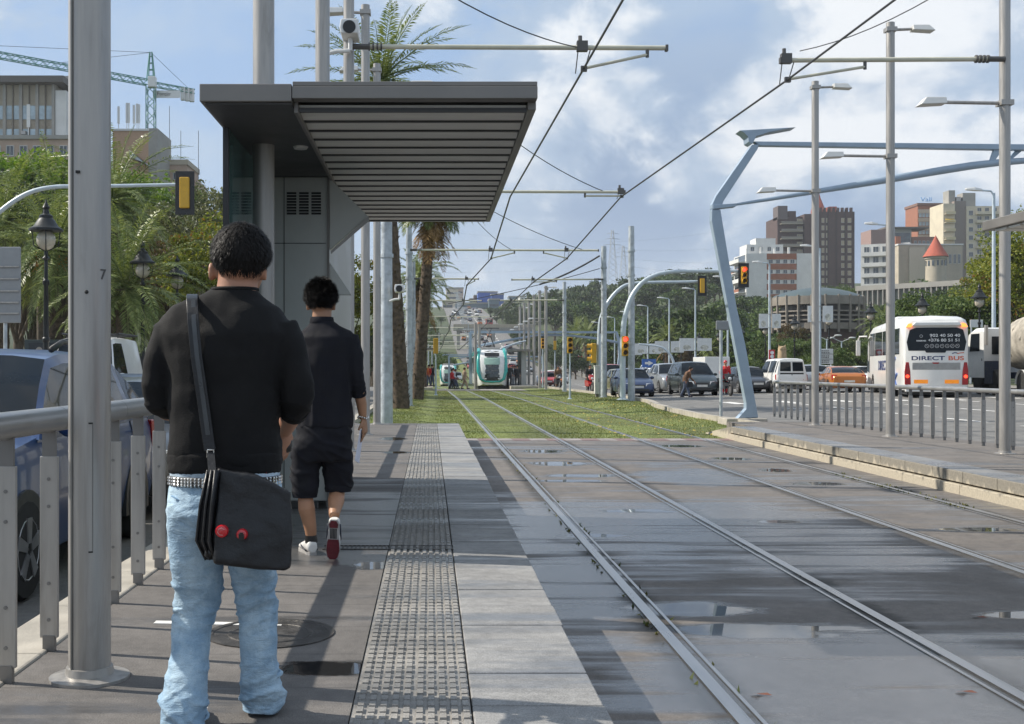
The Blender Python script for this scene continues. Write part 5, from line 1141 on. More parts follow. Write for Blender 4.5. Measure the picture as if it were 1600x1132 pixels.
# ---------------------------------------------------------------- trams
teal = mat('tram_teal', (.015,.33,.30), .25, var=.05, coat=.6); tramw = mat('tram_white', (.68,.69,.68), .3, var=.05, coat=.5, dirt=.08); tglass = mat('tram_glass', (.02,.03,.032), .05, spec=.9); glass_reflection = mat('pale_blind', (.30,.46,.40), .4)
def tram(label):
    T = thing('tram', label, 'tram', group='green trams'); hw, H, L = 1.325, 3.3, 30
    st = [(0,.62,.42,1.25),(.12,.74,.34,1.75),(.45,.86,.28,2.55),(.9,.95,.26,3.05),(1.5,.99,.26,3.25),(2.2,1,.26,3.3),(L,1,.26,3.3)]; q = MB(); R = []
    for y, k, z0, z1 in st:
        w = hw*k; half = [(0,z0),(w*.93,z0),(w*.98,z0+.15),(w,z0+(z1-z0)*.35),(w*.985,z0+(z1-z0)*.75),(w*.93,z1-.15),(w*.8,z1),(0,z1+.03)]; R.append([(x,y,z) for x, z in half]+[(-x,y,z) for x, z in reversed(half[1:-1])])
    q.loft(R); q.build('body', tramw, T, smooth=45)
    def fr(x, z, off=.02):                 # point on the sloping nose
        zs = [(.42,0),(1.25,0.0),(1.75,.12),(2.55,.45),(3.05,.9),(3.3,1.6)]; y = interp(zs, z); return (x, y-off+abs(x/hw)**2.6*.35, z)
    def facep(nm, m, poly, off=.05):
        cx = sum(p[0] for p in poly)/len(poly); q = MB(); n = 6; rows = []
        zs = sorted(set(p[1] for p in poly)); z0, z1 = zs[0], zs[-1]
        for r in range(9):
            z = z0+(z1-z0)*r/8; hwz = interp(sorted([(p[1], abs(p[0])) for p in poly]), z); rows.append([fr(-hwz+2*hwz*i/n, z, off) for i in range(n+1)])
        q.add([p for r in rows for p in r], [(r*(n+1)+i, r*(n+1)+i+1, (r+1)*(n+1)+i+1, (r+1)*(n+1)+i) for r in range(8) for i in range(n)]); return q.build(nm, m, T, smooth=180)
    facep('windscreen', tglass, [(.80,.95),(1.08,1.5),(1.06,2.4),(.98,2.7)]); facep('blind', glass_reflection, [(.95,2.05),(.92,2.62)], .065); facep('roof_panel', trim_m, [(1.0,2.74),(.92,3.2)], .06); facep('nose_panel', trim_m, [(.52,.72),(.72,.98)], .06); facep('coupler_cover', tramw, [(.6,.36),(.55,.66)], .05)  # the pale green upper pane is a painted reflection in the windscreen
    for s in (-1, 1):
        q = MB(); pts = [fr(s*.66, .66, .07), fr(s*.95, .85, .07), fr(s*1.15, 1.5, .06), fr(s*1.14, 2.4, .06), fr(s*1.07, 3.0, .06), (s*1.08, 1.8, 3.3)]; q.tube(pts, [.1,.14,.16,.16,.17,.18], 8); q.build('teal_frame', teal, T, smooth=180)
        q = MB(); q.ball(fr(s*.55, .85, .08), (.1,.05,.07), 10, 6); q.build('headlight', lens_m, T, smooth=180)
        q = MB()
        for a, b_ in ((2.3,3.4),(3.6,7.4),(7.6,11),(12,17),(18,23),(24,29)): q.box(*sorted((s*(hw-.02), s*(hw+.004))), a, b_, 1.25, 2.75)
        q.build('side_windows', tglass, T)
        q = MB(); q.box(*sorted((s*(hw-.3), s*(hw+.008))), 2.2, 29, 2.85, 3.28); q.build('teal_band', teal, T, bevel=.03)
    q = MB(); q.tube([fr(-.66,.64,.07), fr(0,.6,.08), fr(.66,.64,.07)], .08, 8); q.build('teal_sill', teal, T, smooth=180)
    q = MB(); q.box(-.9,.9,6,9,3.3,3.6); q.build('roof_unit', galv, T, bevel=.05)
    q = MB(); q.tube([(-.5,8,3.6),(-.1,7.0,4.6),(.2,8.0,5.3)], .04, 6); q.tube([(.5,8,3.6),(.1,7.0,4.6),(-.2,8.0,5.3)], .04, 6); q.cyl((-.9,8,5.35),(.9,8,5.35),.04); q.build('pantograph', cable, T)
    q = MB(); q.box(-1.15,1.15,.6,29,.02,.28); q.build('underframe', trim_m, T)
    return T
T = tram('green and white tram standing at the next stop on the right track'); T.location = (5.18, 96, base(97)+RAILZ); T.rotation_euler[2] = radians(-1)
T = tram('more distant green and white tram on the left track below the grassy slope'); T.location = (px_x(700, 180), 180, base(185)+RAILZ); T.rotation_euler[2] = radians(-1.5)
# ---------------------------------------------------------------- distant traffic
protos = [car('car', 'distant car', 'car', s, m, far=True) for s, m in (('hatch', whitep), ('sedan', silver_p), ('hatch', grey), ('sedan', dkblue), ('hatch', redp), ('minivan', whitep), ('hatch', orangep), ('sedan', blackp))]
names = ['white', 'silver', 'dark grey', 'dark blue', 'red', 'tall white', 'orange', 'black']; used = [False]*8; rn = random.Random(21)
spots = [(856,112),(862,128),(850,140),(868,120),(935,150),(878,180),(845,190),(700,215),(715,225),(862,205)]
for r in range(75):
    D = 240*(2.5**rn.random()); x = rn.uniform(9.5, 24); spots.append((672+x/D*F, D))
for px, D in spots:
    k = rn.randrange(8); x = px_x(px, D); z = zr(x, D)
    put(protos[k], used[k], (x, D, z), rn.choice((0, pi))+rn.uniform(-.1, .1), '%s car in the far traffic on the rising avenue' % names[k], 'cars in the far traffic, %s' % names[k]); used[k] = True
    # the road climbs: tilt is negligible at this size
def far_bus(label, m, px, D, w=2.5, L=11, h=3.1, rz=0):
    T = thing('bus', label, 'bus'); q = MB(); q.box(-w/2,w/2,0,L,.35,h); q.build('body', m, T, bevel=.12)
    q = MB(); q.box(-w*.42,w*.42,-.02,.1,h*.5,h*.88); q.build('rear_window', glass_v, T); q = MB(); q.box(-w*.46,w*.46,.02,L*.9,h-.02,h+.12); q.build('roof', whitep, T, bevel=.04)
    q = MB(); q.box(-w/2-.01,w/2+.01,.5,L-.5,h*.5,h*.85); q.build('side_windows', glass_v, T)
    for s in (-1, 1):
        for y in (2.4, 8.6): q = MB(); q.cyl((s*w*.3,y,.45),(s*w*.49,y,.45),.45,n=14); q.build('wheel', tyre_m, T)
    x = px_x(px, D); T.location = (x, D, zr(x, D)); T.rotation_euler[2] = rz
far_bus('red city bus driving up the avenue', redp, 901, 283, 2.9)
far_bus('white bus on the rising avenue behind the tram roof', whitep, 769, 262, 2.6, 9)
far_bus('red and white bus far up the avenue', redp, 765, 440)
# ================================================================ street furniture
blue_steel = mat('pale_blue_steel', (.30, .38, .47), .4, metal=.15, var=.08, scale=2, dirt=.05)
def plate(q, pts, D, th):                  # outline seen from the front, pushed back by its thickness
    q.prism([(px_x(a, D), CZ+(575-b)/F*D) for a, b in pts], D, D+th)
def gantry(label, D, sx, mirror=None):
    T = thing('sign_gantry', label, 'gantry', (px_x(1168, 31.5), 31.5, -.1)); Q = 31.5
    q = MB(); plate(q, [(1112.5,327),(1126,328),(1151,480),(1165,540),(1185,653),(1152.5,654),(1160,646),(1166,639),(1166,630),(1149,540),(1137.5,480),(1112,345)], Q, .28); q.build('leg', blue_steel, T, bevel=.015, world=True)
    q = MB(); plate(q, [(1112.5,320),(1119,306),(1175,226),(1186,226),(1184,233),(1131,314),(1126,327),(1112.5,326.5)], Q+.01, .26); q.build('bent_arm', blue_steel, T, bevel=.015, world=True)
    q = MB(); plate(q, [(1156,204),(1244,199),(1203,206.5),(1182,213),(1176,225),(1170,222),(1169,214),(1163,208)], Q+.02, .5); q.build('wing', blue_steel, T, bevel=.01, world=True)
    q = MB(); plate(q, [(1178,221),(1960,229),(1960,240),(1560,234),(1187,228)], Q+.03, .22); q.build('upper_beam', blue_steel, T, bevel=.02, world=True)
    q = MB(); pts = [(1150,320),(1200,312),(1269,300.5),(1330,290.5),(1384,281.5),(1430,273.5),(1475,266),(1520,259),(1559,254.5),(1600,251.5),(1660,250),(1740,252),(1850,262),(1960,278)]
    q.tube([W(a, b, Q+.15) for a, b in pts], [.035+.075*sin(pi*min(1, i/9*.75)) for i in range(len(pts))], 10); q.build('curved_beam', blue_steel, T, smooth=60, world=True)
    q = MB(); plate(q, [(1114,320.5),(1150,318),(1150,323),(1114,327)], Q-.03, .3); q.build('elbow_bracket', blue_steel, T, bevel=.01, world=True)
    q = MB(); plate(q, [(1554,232.5),(1568,232.5),(1552,255),(1546,256)], Q+.08, .1); plate(q, [(1589,233.5),(1600,233.5),(1578,252),(1572,252)], Q+.2, .1); q.build('brace', blue_steel, T, world=True)
    q = MB(); plate(q, [(1990,654),(1960,654),(1945,240),(1962,240)], Q, .28); q.build('leg', blue_steel, T, world=True)
    q = MB(); q.hexa([(8.0,31.2,-.42),(9.2,31.2,-.42),(9.2,32.2,-.42),(8.0,32.2,-.42),(8.05,31.25,-.13),(9.15,31.25,-.13),(9.15,32.15,-.13),(8.05,32.15,-.13)]); q.build('plinth', kerb_m, T, bevel=.02, world=True)
    return T
gantry('pale blue steel portal with bent leg and wing over the right carriageway', 31.5, 1)
T = thing('sign_gantry', 'distant pale blue portal spanning the road beyond the tram', 'gantry', W(968, 590, 112)); Q = 112
q = MB(); plate(q, [(961,604),(969,604),(972,556),(970,533),(965,519),(962,519),(966,535),(967,556)], Q, .4); q.build('leg', blue_steel, T, world=True)
q = MB(); plate(q, [(735,517),(964,518),(966,521),(735,521)], Q+.05, .4); q.build('upper_beam', blue_steel, T, world=True)
q = MB(); q.tube([W(a, b, Q+.3) for a, b in ((968,536),(930,529),(885,524),(840,524),(790,533),(745,541))], .12, 8); q.build('curved_beam', blue_steel, T, smooth=60, world=True)
q = MB(); plate(q, [(733,600),(738,600),(737,519),(733,519)], Q, .4); q.build('leg', blue_steel, T, world=True)
# ---------------------------------------------------------------- traffic lights
yel = mat('signal_yellow', (.58, .33, .022), .4, var=.08); sig_d = mat('dark_lens', (.03, .012, .008), .25, var=.2)
lit_red = emit('lit_red', (1, .05, .03), 2.4, (.5,.02,.02)); lit_am = emit('lit_amber', (1, .42, .03), 1.6, (.5,.2,.02))
pole_m = mat('pale_pole', (.46, .53, .58), .45, metal=.2, var=.08)
def signal(parent, c, lit=None, back=False, s=1.0, board=True, face=0.0, n=3):
    """a three-lens head; face 0 looks at the viewer, pi away"""
    M_ = Matrix.Translation(c) @ Matrix.Rotation(face, 4, 'Z') @ Matrix.Scale(s, 4); hd = None
    q = MB(); q.box(-.15, .15, -.1, .14, -.32*n/2, .32*n/2); q.xf(M_); hd = q.build('signal_head', yel, parent, bevel=.03*s, world=True)
    if board: q = MB(); q.box(-.3, .3, .0, .025, -.32*n/2-.2, .32*n/2+.2); q.xf(M_); q.build('backboard', blk, parent, bevel=.06*s, world=True); q = MB(); q.box(-.28,.28,-.004,-.001,-.32*n/2-.18,.32*n/2+.18); q.xf(M_); 
    for i in range(n):
        z = .32*(n/2-.5-i); q = MB(); q.loft([[(r_*cos(2*pi*j/14), -y, z+r_*sin(2*pi*j/14)) for j in range(14)] for r_, y in ((.11,.1),(.11,.11),(.03,.125))]); q.xf(M_)
        q.build('lens', (lit_red if lit == i and i == 0 else lit_am if lit == i else sig_d), hd, world=True)
        q = MB(); R_ = [[(rr*cos(a), -y, z+rr*sin(a)) for a in [pi*(-.15+1.3*j/10) for j in range(11)]] for rr, y in ((.125,.1),(.135,.3))]; q.loft(R_, cap=False, closed=False); q.xf(M_); q.build('visor', yel, hd, world=True)
def mast_arm(label, pts, D, r, sigs, foot):
    T = thing('traffic_light', label, 'traffic light', W(pts[0][0], pts[0][1], D)); P_ = [Vector(W(a, b, D)) for a, b in pts]
    q = MB(); q.tube(P_, [r*(1-.45*i/(len(P_)-1)) for i in range(len(P_))], 12); q.build('pole', pole_m, T, smooth=60, world=True)
    if foot: q = MB(); q.lathe([(r*2,0),(r*2,.03),(r*1.1,.06)], n=14); q.build('foot', pole_m, T)
    for (px, py), kw in sigs: signal(T, W(px, py, D-.15), **kw)
    return T
def arc(pts, n=5):                         # Catmull-Rom through picture points
    out = []; P_ = [pts[0]]+list(pts)+[pts[-1]]
    for i in range(1, len(P_)-2):
        for k in range(n):
            t = k/n; out.append(tuple(.5*((2*P_[i][c])+(-P_[i-1][c]+P_[i+1][c])*t+(2*P_[i-1][c]-5*P_[i][c]+4*P_[i+1][c]-P_[i+2][c])*t*t+(-P_[i-1][c]+3*P_[i][c]-3*P_[i+1][c]+P_[i+2][c])*t**3) for c in (0, 1)))
    return out+[pts[-1]]
mast_arm('curved traffic light mast showing red beside the thick lawn mast and on its arm end', arc([(973,625),(973,560),(974,515),(978,490),(988,462),(1005,441),(1028,429),(1060,424.5),(1110,424),(1156,424)]), 53, .14, [((976.5,541), dict(lit=0, board=False, s=.95)), ((1162,430.5), dict(lit=0, s=.82))], True)
mast_arm('curved mast arm carrying a signal seen from behind, beside the white cabinet', arc([(936,623),(936,560),(937,515),(941,492),(952,470),(968,452),(985,444),(1020,441.5),(1060,441),(1098,440)]), 62, .13, [((1097,447), dict(face=pi, s=.8)), ((943,509), dict(lit=1, s=.62, board=True)), ((927,552), dict(face=-pi/2, s=1.1, board=False))], True)
mast_arm('thin post with a yellow three-lens signal on the lawn', [(890.5,624),(890.5,552)], 57, .055, [((890.5,540), dict(s=.82, board=False))], True)
mast_arm('thin post with a yellow signal box seen from behind at the left of the tracks', [(681,618),(681,548)], 66, .06, [((681,541), dict(face=pi, s=.92, board=False))], True)
mast_arm('long curved signal arm reaching in from the left, signal seen from behind', arc([(-70,610),(-68,520),(-60,430),(-40,370),(0,331),(40,304),(80,293),(130,291.5),(200,290.5),(295,288.5)]), 36, .095, [((289,302), dict(face=pi, s=1.0))], False)
mast_arm('distant orange signal by the road right of the next stop shelter', [(848,606),(848,545)], 92, .07, [((848,537), dict(lit=None, s=.85, board=False))], False)
mast_arm('second distant orange signal, further along the road', [(867,590),(867,548)], 112, .08, [((867,540), dict(face=pi, s=.9, board=False))], False)
T = mast_arm('distant curved signal arm over the road beyond the blue hatchback', arc([(1054,600),(1053,572),(1050,560),(1042,549),(1030,542),(998,538)]), 88, .12, [], False)
for i, pts in enumerate((((775,556),(780,548),(788,543),(800,539),(815,537)), ((783,556),(788,548),(796,541),(808,536),(822,533)))):
    mast_arm('pale curved pipe arching over the next stop shelter roof', arc(pts), 106, .12, [], False)['group'] = 'pale arching pipes at the next stop'
# ---------------------------------------------------------------- signs, cabinets
def panel(name, label, cat, px0, py0, px1, py1, D, m, post_px=None, post_bottom=None, th=.06, pr=.05, posts=None):
    T = thing(name, label, cat, W((px0+px1)/2, post_bottom or py1, D)); a, b_ = W(px0, py1, D), W(px1, py0, D)
    q = MB(); q.box(a[0], b_[0], D, D+th, a[2], b_[2]); q.build('panel', m, T, bevel=.02, world=True)
    for p in (posts or ([post_px] if post_px else [])):
        q = MB(); x = px_x(p, D); q.cyl((x, D+th+pr, W(0, post_bottom, D)[2]), (x, D+th+pr, b_[2]-.05), pr, n=12); q.build('post', galv2, T, smooth=60, world=True)
    return T
backg = mat('sign_back', (.27, .28, .29), .5, metal=.4, var=.08)
T = panel('road_sign', 'large grey sign seen from behind at the left edge, above the dark blue car', 'road sign', -60, 386, 32, 505, 31, backg, None, 640, posts=(6, -44)); q = MB()
for py in (417, 436, 455, 473, 490): z = W(0, py, 31)[2]; q.box(px_x(-58, 31), px_x(30, 31), 30.95, 30.999, z-.02, z+.02)
q.build('stiffener', galv, T, world=True)
panel('road_sign', 'small grey rectangular sign on a thin post at the platform ramp', 'road sign', 1119, 501.5, 1139, 516, 33, backg, 1128, 664, pr=.045)
signw2 = mat('pale_sign', (.6, .62, .62), .5, var=.08)
T = panel('direction_sign', 'white direction sign with three boards of small lettering', 'road sign', 1278, 545.5, 1302, 569, 90, signw2, None, 590, posts=(1281, 1299)); q = MB(); rn = random.Random(6)
for k, py in enumerate((548.5, 551.5, 556.5, 559, 564, 566.5)):
    z = W(0, py, 90)[2]; x = px_x(1280, 90)
    for _ in range(5): w = rn.uniform(.06, .16); q.box(x, x+w, 89.97, 89.995, z-.035, z+.035); x += w+.05
for py in (553.5, 561.5): z = W(0, py, 90)[2]; q.box(px_x(1278, 90), px_x(1302, 90), 89.97, 89.995, z-.02, z+.02)
q.build('small_lettering', grey_t, T, world=True)
T = panel('banner_sign', 'red sign with two white discs above the small white van', 'sign', 1201.5, 547, 1211, 562, 82, mat('sign_red', (.5,.02,.03), .5), 1206, 590)
q = MB()
for py in (551.5, 557.5): c = W(1206.5, py, 81.97); q.loft([[(c[0]+r_*cos(2*pi*j/14), c[1]+y, c[2]+r_*sin(2*pi*j/14)) for j in range(14)] for r_, y in ((.13,.02),(.13,0))])
q.build('white_disc', white_t, T, world=True)
panel('road_sign', 'blue information sign between the coach and the mixer lorry', 'road sign', 1514.5, 524, 1521, 552, 62, mat('sign_blue', (.03,.13,.4), .5), 1518, 600)
panel('road_sign', 'white sign with slanted end behind the coach roof', 'road sign', 1516, 500, 1536, 512, 75, signw2, 1519, 590)
T = thing('advert_shelter', 'dark advertising case with a lit poster behind the cars on the left', 'advert case', W(65, 600, 46)); 
q = MB(); a, b_ = W(38, 585, 46), W(92, 531, 46); q.box(a[0], b_[0], 46, 46.25, a[2]-.5, b_[2]); q.build('case', mat('case_dark', (.035,.05,.055), .35), T, bevel=.03, world=True)
q = MB(); a, b_ = W(45, 580, 46), W(85, 536, 46); q.box(a[0], b_[0], 45.97, 45.999, a[2], b_[2]); pst = q.build('poster', mat('poster_dark', (.02,.024,.03), .2), T, world=True)
q = MB(); c = W(61, 551, 45.96); q.ball((c[0], 45.965, c[2]), (.16,.004,.22), 12, 8); c = W(60, 562, 45.96); q.ball((c[0], 45.965, c[2]), (.24,.004,.2), 12, 8); q.build('poster_print', mat('poster_print', (.42,.36,.32), .5), pst, world=True)
cabw = mat('cabinet_white', (.6, .6, .58), .5, dirt=.15)
for lb, px0, px1, py0, py1, D in (('white control cabinet on a grey base beside the lawn mast', 929.5, 937.5, 573, 616, 61), ('white utility box beside the palm trunks', 651.5, 658, 575, 600, 68)):
    T = thing('utility_cabinet', lb, 'cabinet', W((px0+px1)/2, py1+4, D)); a, b_ = W(px0, py1, D), W(px1, py0, D)
    q = MB(); q.box(a[0], b_[0], D, D+.35, a[2], b_[2]); q.build('case', cabw, T, bevel=.02, world=True)
    q = MB(); q.box(a[0]+.06, b_[0]-.06, D+.03, D+.3, a[2]-.35, a[2]); q.build('base', base_c, T, world=True)
    q = MB(); q.box(a[0]-.02, b_[0]+.02, D-.02, D+.37, b_[2]-.01, b_[2]+.05); q.build('cap', cabw, T, bevel=.01, world=True); q = MB(); q.box(b_[0]-.07, b_[0]-.045, D-.012, D, (a[2]+b_[2])/2-.1, (a[2]+b_[2])/2+.1); q.build('handle', trim_m, T, world=True)
# owl-like stone statue beyond the railing
stone = mat('sandstone', (.38, .28, .17), .85, var=.25, scale=3, bump=.5, bscale=18)
T = thing('statue', 'tall sandstone owl figure standing on a shaft behind the small white van', 'statue', W(1222, 590, 84)); c = W(1222, 553, 84); k = 84/F
q = MB(); q.lathe([(.01,c[2]-19*k),(6*k,c[2]-18*k),(7*k,c[2]-10*k),(6.6*k,c[2]),(6.2*k,c[2]+8*k),(5.6*k,c[2]+11*k),(.01,c[2]+12*k)], (c[0], 84), 16); q.build('figure', stone, T, smooth=60, world=True)
q = MB()
for s in (-1, 1): q.ball((c[0]+s*3*k, 84-5.6*k, c[2]+7*k), (2.2*k,1*k,2.2*k), 10, 6); q.tube([(c[0]+s*4*k,84,c[2]+10*k),(c[0]+s*5.4*k,84,c[2]+14*k)], [1.8*k,.3*k], 8)
q.build('face', stone, T, world=True)
q = MB(); q.box(c[0]-4*k, c[0]+4*k, 83.8, 84.2, c[2]-42*k, c[2]-18*k); q.build('shaft', stone, T, bevel=.03, world=True)
# ---------------------------------------------------------------- old-style lanterns
lant = mat('lantern_iron', (.022, .025, .027), .45, metal=.5, var=.2); globe = mat('milk_globe', (.45, .41, .33), .25, var=.06, sub=.1)
def lantern():
    T = thing('lantern', '', 'street lantern')
    q = MB(); q.lathe([(.24,0),(.24,.12),(.18,.2),(.18,.75),(.21,.8),(.13,.95),(.12,1.0)], n=14); q.build('base', lant, T, smooth=35)
    q = MB(); q.lathe([(.1,1.0),(.085,2.1),(.115,2.14),(.115,2.22),(.08,2.26),(.065,3.8),(.1,3.85),(.1,3.95),(.055,4.0),(.05,4.55),(.12,4.62),(.05,4.7),(.06,4.85)], n=14); q.build('pole', lant, T, smooth=35)
    q = MB(); q.ball((0,0,5.17), (.28,.28,.31), 16, 10); q.build('globe', globe, T, smooth=180)
    q = MB(); q.lathe([(.36,5.42),(.5,5.44),(.5,5.5),(.36,5.58),(.24,5.78),(.2,5.82),(.2,5.9),(.1,5.96),(.08,6.08),(.11,6.14),(.03,6.3),(.01,6.4)], n=16); q.build('cap', lant, T, smooth=35)
    q = MB()
    for a in (0, pi/2, pi, 3*pi/2): q.tube([(.06*cos(a),.06*sin(a),4.85),(.35*cos(a),.35*sin(a),5.0),(.40*cos(a),.40*sin(a),5.42)], .016, 6)
    q.build('cage', lant, T); return T
LP = lantern(); lu = False
for px, D, lb in ((72, 33.5, 'black street lantern nearest on the left, in front of the tall palm'), (223, 44, 'black street lantern with cream globe beside the white van'), (277, 50, 'black street lantern just left of the front man\'s head'), (314, 55, 'smaller black street lantern at the front man\'s shoulder')):
    put(LP, lu, (px_x(px, D), D, base(D)-.05), .3, lb, 'black street lanterns left of the road', scale=.97); lu = True
for i, D in enumerate((69, 77, 86, 95, 104, 113, 122, 131, 141, 151, 162, 174, 187)):
    lb = ['black street lantern right of the coach roof','black street lantern rising behind the coach','black street lantern at the front of the coach','black street lantern left of the round hall','black street lantern by the direction sign'][i] if i < 5 else 'distant black street lantern in the row before the right-hand trees'
    put(LP, True, (32.9, D, zat(33, D)+.12), .3, lb, 'black street lanterns along the right pavement')
# ---------------------------------------------------------------- tall road lights with banners
def road_light():
    T = thing('road_light', '', 'road light'); q = MB(); q.cyl((0,0,0),(0,0,10.2),.12,.075,12); q.build('pole', pole_m, T, smooth=60)
    q = MB(); q.tube([(0,0,10.1),(-.15,0,10.3),(-.7,0,10.35)], .05, 8); q.build('arm', pole_m, T, smooth=60)
    q = MB(); q.loft([[(-.6,-.1,10.3),(-.6,.1,10.3),(-.6,.06,10.42),(-.6,-.06,10.42)],[(-1.0,-.17,10.32),(-1.0,.17,10.32),(-1.0,.1,10.5),(-1.0,-.1,10.5)],[(-1.45,-.1,10.36),(-1.45,.1,10.36),(-1.45,.05,10.46),(-1.45,-.05,10.46)]]); q.build('luminaire', lampw, T, bevel=.03); return T
ban = mat('banner_white', (.66, .68, .68), .6, var=.08); ban_p = mat('banner_print', (.5, .5, .44), .6, var=.5, scale=4)
R1 = road_light(); ru = False
for i, D in enumerate((56, 69, 81, 93, 106, 119, 132, 145, 158, 171, 186)):
    lb = ['tall pale road light beside the coach','tall pale road light left of the coach','tall pale road light by the round hall','tall pale road light in front of the red and white flats','tall pale road light behind the blue gantry leg'][i] if i < 5 else 'distant pale road light before the wooded hill'
    o = put(R1, ru, (27.4, D, zat(27, D)), 0, lb, 'road lights along the right carriageway', scale=.95); ru = True
for (D, ka) in ((93, 1), (81, 1), (132, 0), (119, 0), (145, 0), (158, 0)):
    T = thing('lamp_banner', 'pair of white advertising banners on a road light pole' if not ka else ('pair of white banners on the pole above the small white van' if D == 93 else 'pair of white banners on the pole right of the small white van'), 'banner', (27.4, D-.13, 3.0), group='banners hung on the road lights')
    w, z0, z1 = (.72, 1.45, 2.6) if ka else (1.5, .9, 2.2)
    if not ka: z0, z1 = z0-.9, z1-.9
    for s in (-1, 1):
        q = MB(); q.box(*sorted((s*.16, s*(.16+w))), -.02, .02, z0, z1); bn = q.build('banner', ban, T)
        q = MB(); q.ball((s*(.16+w*.5), -.024, z0+.35), (w*.28,.004,.26), 10, 6); q.build('banner_print', ban_p, bn)
    q = MB(); q.box(-.16, .16, -.04, .04, z1-.05, z1); q.box(-.16, .16, -.04, .04, z0, z0+.05); q.build('bracket', galv, T)
for px, D in ((1497, 118), (1520, 124)):
    T = thing('road_light', 'twin headed pale road light on the slope behind the coach', 'road light', (px_x(px-205, D), D, zat(40, D)), group='twin road lights behind the coach'); q = MB(); q.cyl((0,0,0),(0,0,4.6),.07,n=10); q.build('pole', pole_m, T)
    for s in (-1, 1): q = MB(); q.tube([(0,0,4.5),(s*.9,0,4.9)], .04, 6); q.ball((s*1.15,0,4.95),(.4,.16,.1),10,6); q.build('luminaire', lampw, T)
# ---------------------------------------------------------------- people in the distance
def passer(label, loc, rz, h, top, bottom, pose='stand', hair=hair_m, group=None, skinm=skin, lean=0.0, helmet=None):
    T = thing('person', label, 'person', loc, rz, group); T.scale = (h/1.75,)*3
    sw_ = {'stand': .05, 'walk': .26}[pose]
    hip = Vector((0,0,.92)); chest = Vector((0,-lean*.35,1.36)); neck = Vector((0,-lean*.45,1.5)); head = Vector((0,-lean*.62,1.63))
    def body(q):
        q.ball(head, (.085,.1,.12), 12, 8); q.tube([neck-Vector((0,0,.06)), head], .055, 10); q.tube([head+Vector((0,-.09,.0)), head+Vector((0,-.12,-.02))], [.02,.012], 6)
        q.tube([hip, chest, neck], [.13,.15,.07], 12)
        for s in (-1, 1):
            q.tube([chest+Vector((s*.2,0,.06)), Vector((s*.25,-s*sw_*.3-lean*.3,1.12)), Vector((s*.25,-.1-s*sw_*.7-lean*.35,.9)), Vector((s*.24,-.13-s*sw_*.8-lean*.35,.8))], [.05,.042,.034,.038], 8)
            for k in range(4): q.tube([Vector((s*.24+(k-1.5)*.016,-.13-s*sw_*.8-lean*.35,.81)), Vector((s*.24+(k-1.5)*.018,-.15-s*sw_*.8-lean*.35,.71+.01*(k in (0,3)))),], [.011,.008], 5)
            q.tube([Vector((s*.1,0,.9)), Vector((s*.11,s*sw_*.45-.03,.5)), Vector((s*.11,s*sw_*1.0+.03*(s > 0),.09)), Vector((s*.11,s*sw_*1.0-.12,.05))], [.085,.06,.045,.04], 10)
    soft('body', skinm, T, body, .016, 2, world=False)
    def jacket(q):
        q.tube([hip-Vector((0,0,.05)), hip+Vector((0,0,.15)), chest, neck-Vector((0,0,.03))], [.175,.165,.19,.09], 14)
        for s in (-1, 1): q.tube([chest+Vector((s*.16,0,.07)), chest+Vector((s*.2,0,.05)), Vector((s*.255,-s*sw_*.3-lean*.3,1.12)), Vector((s*.255,-.09-s*sw_*.66-lean*.33,.92))], [.08,.072,.06,.05], 10)
    soft('jacket', top, T, jacket, .02, 2, ((.08,.02),), world=False)
    def tr(q):
        q.tube([Vector((0,0,1.0)), Vector((0,0,.86))], [.16,.17], 12)
        for s in (-1, 1): q.tube([Vector((s*.085,0,.9)), Vector((s*.11,s*sw_*.45-.03,.5)), Vector((s*.11,s*sw_*1.0+.03*(s > 0),.09))], [.105,.08,.065], 10)
    soft('trousers', bottom, T, tr, .02, 2, ((.08,.015),), world=False)
    q = MB()
    for s in (-1, 1): q.loft([[(s*.11+w*cos(2*pi*j/10), s*sw_+y, max(.0, .05+.05*sin(2*pi*j/10))) for j in range(10)] for y, w in ((.07,.035),(0,.045),(-.1,.045),(-.17,.025))])
    q.build('shoes', shoe_d, T, smooth=60)
    q = MB(); q.ball(head+Vector((0,.015,.035)), (.1,.112,.105), 14, 9); q.build('hair' if not helmet else 'helmet', helmet or hair, T, smooth=180); return T
cl = lambda n, c: mat('cloth_'+n, c, .85, var=.2, scale=8)
oc, rc, dc, bc, wc, tc_, jc = cl('orange', (.45,.12,.03)), cl('red', (.45,.02,.025)), cl('dark', (.02,.022,.026)), cl('brown', (.14,.075,.04)), cl('pale', (.5,.52,.56)), cl('tan', (.33,.24,.16)), cl('jeans', (.07,.09,.14))
def gnd(px, D, dz): return (px_x(px, D), D, base(D)+dz)
PZ = -.1
T = passer('pedestrian in a brown jacket carrying a white bag, striding across before the green people carrier', (px_x(1071, 56.5), 56.5, zr(12.5, 56.5)), radians(65), 1.5, bc, jc, 'walk', lean=.5)
q = MB(); c = T.location; q.tube([(c.x-.12,c.y-.2,c.z+1.15),(c.x+.12,c.y-.3,c.z+.75)], .012, 6); q.hexa([(c.x+.0,c.y-.36,c.z+.5),(c.x+.3,c.y-.36,c.z+.5),(c.x+.3,c.y-.28,c.z+.5),(c.x+.0,c.y-.28,c.z+.5),(c.x+.05,c.y-.36,c.z+.76),(c.x+.25,c.y-.36,c.z+.76),(c.x+.25,c.y-.28,c.z+.76),(c.x+.05,c.y-.28,c.z+.76)]); tag(q.build('bag', leather), 'bag slung on the striding pedestrian before the people carrier', 'bag')
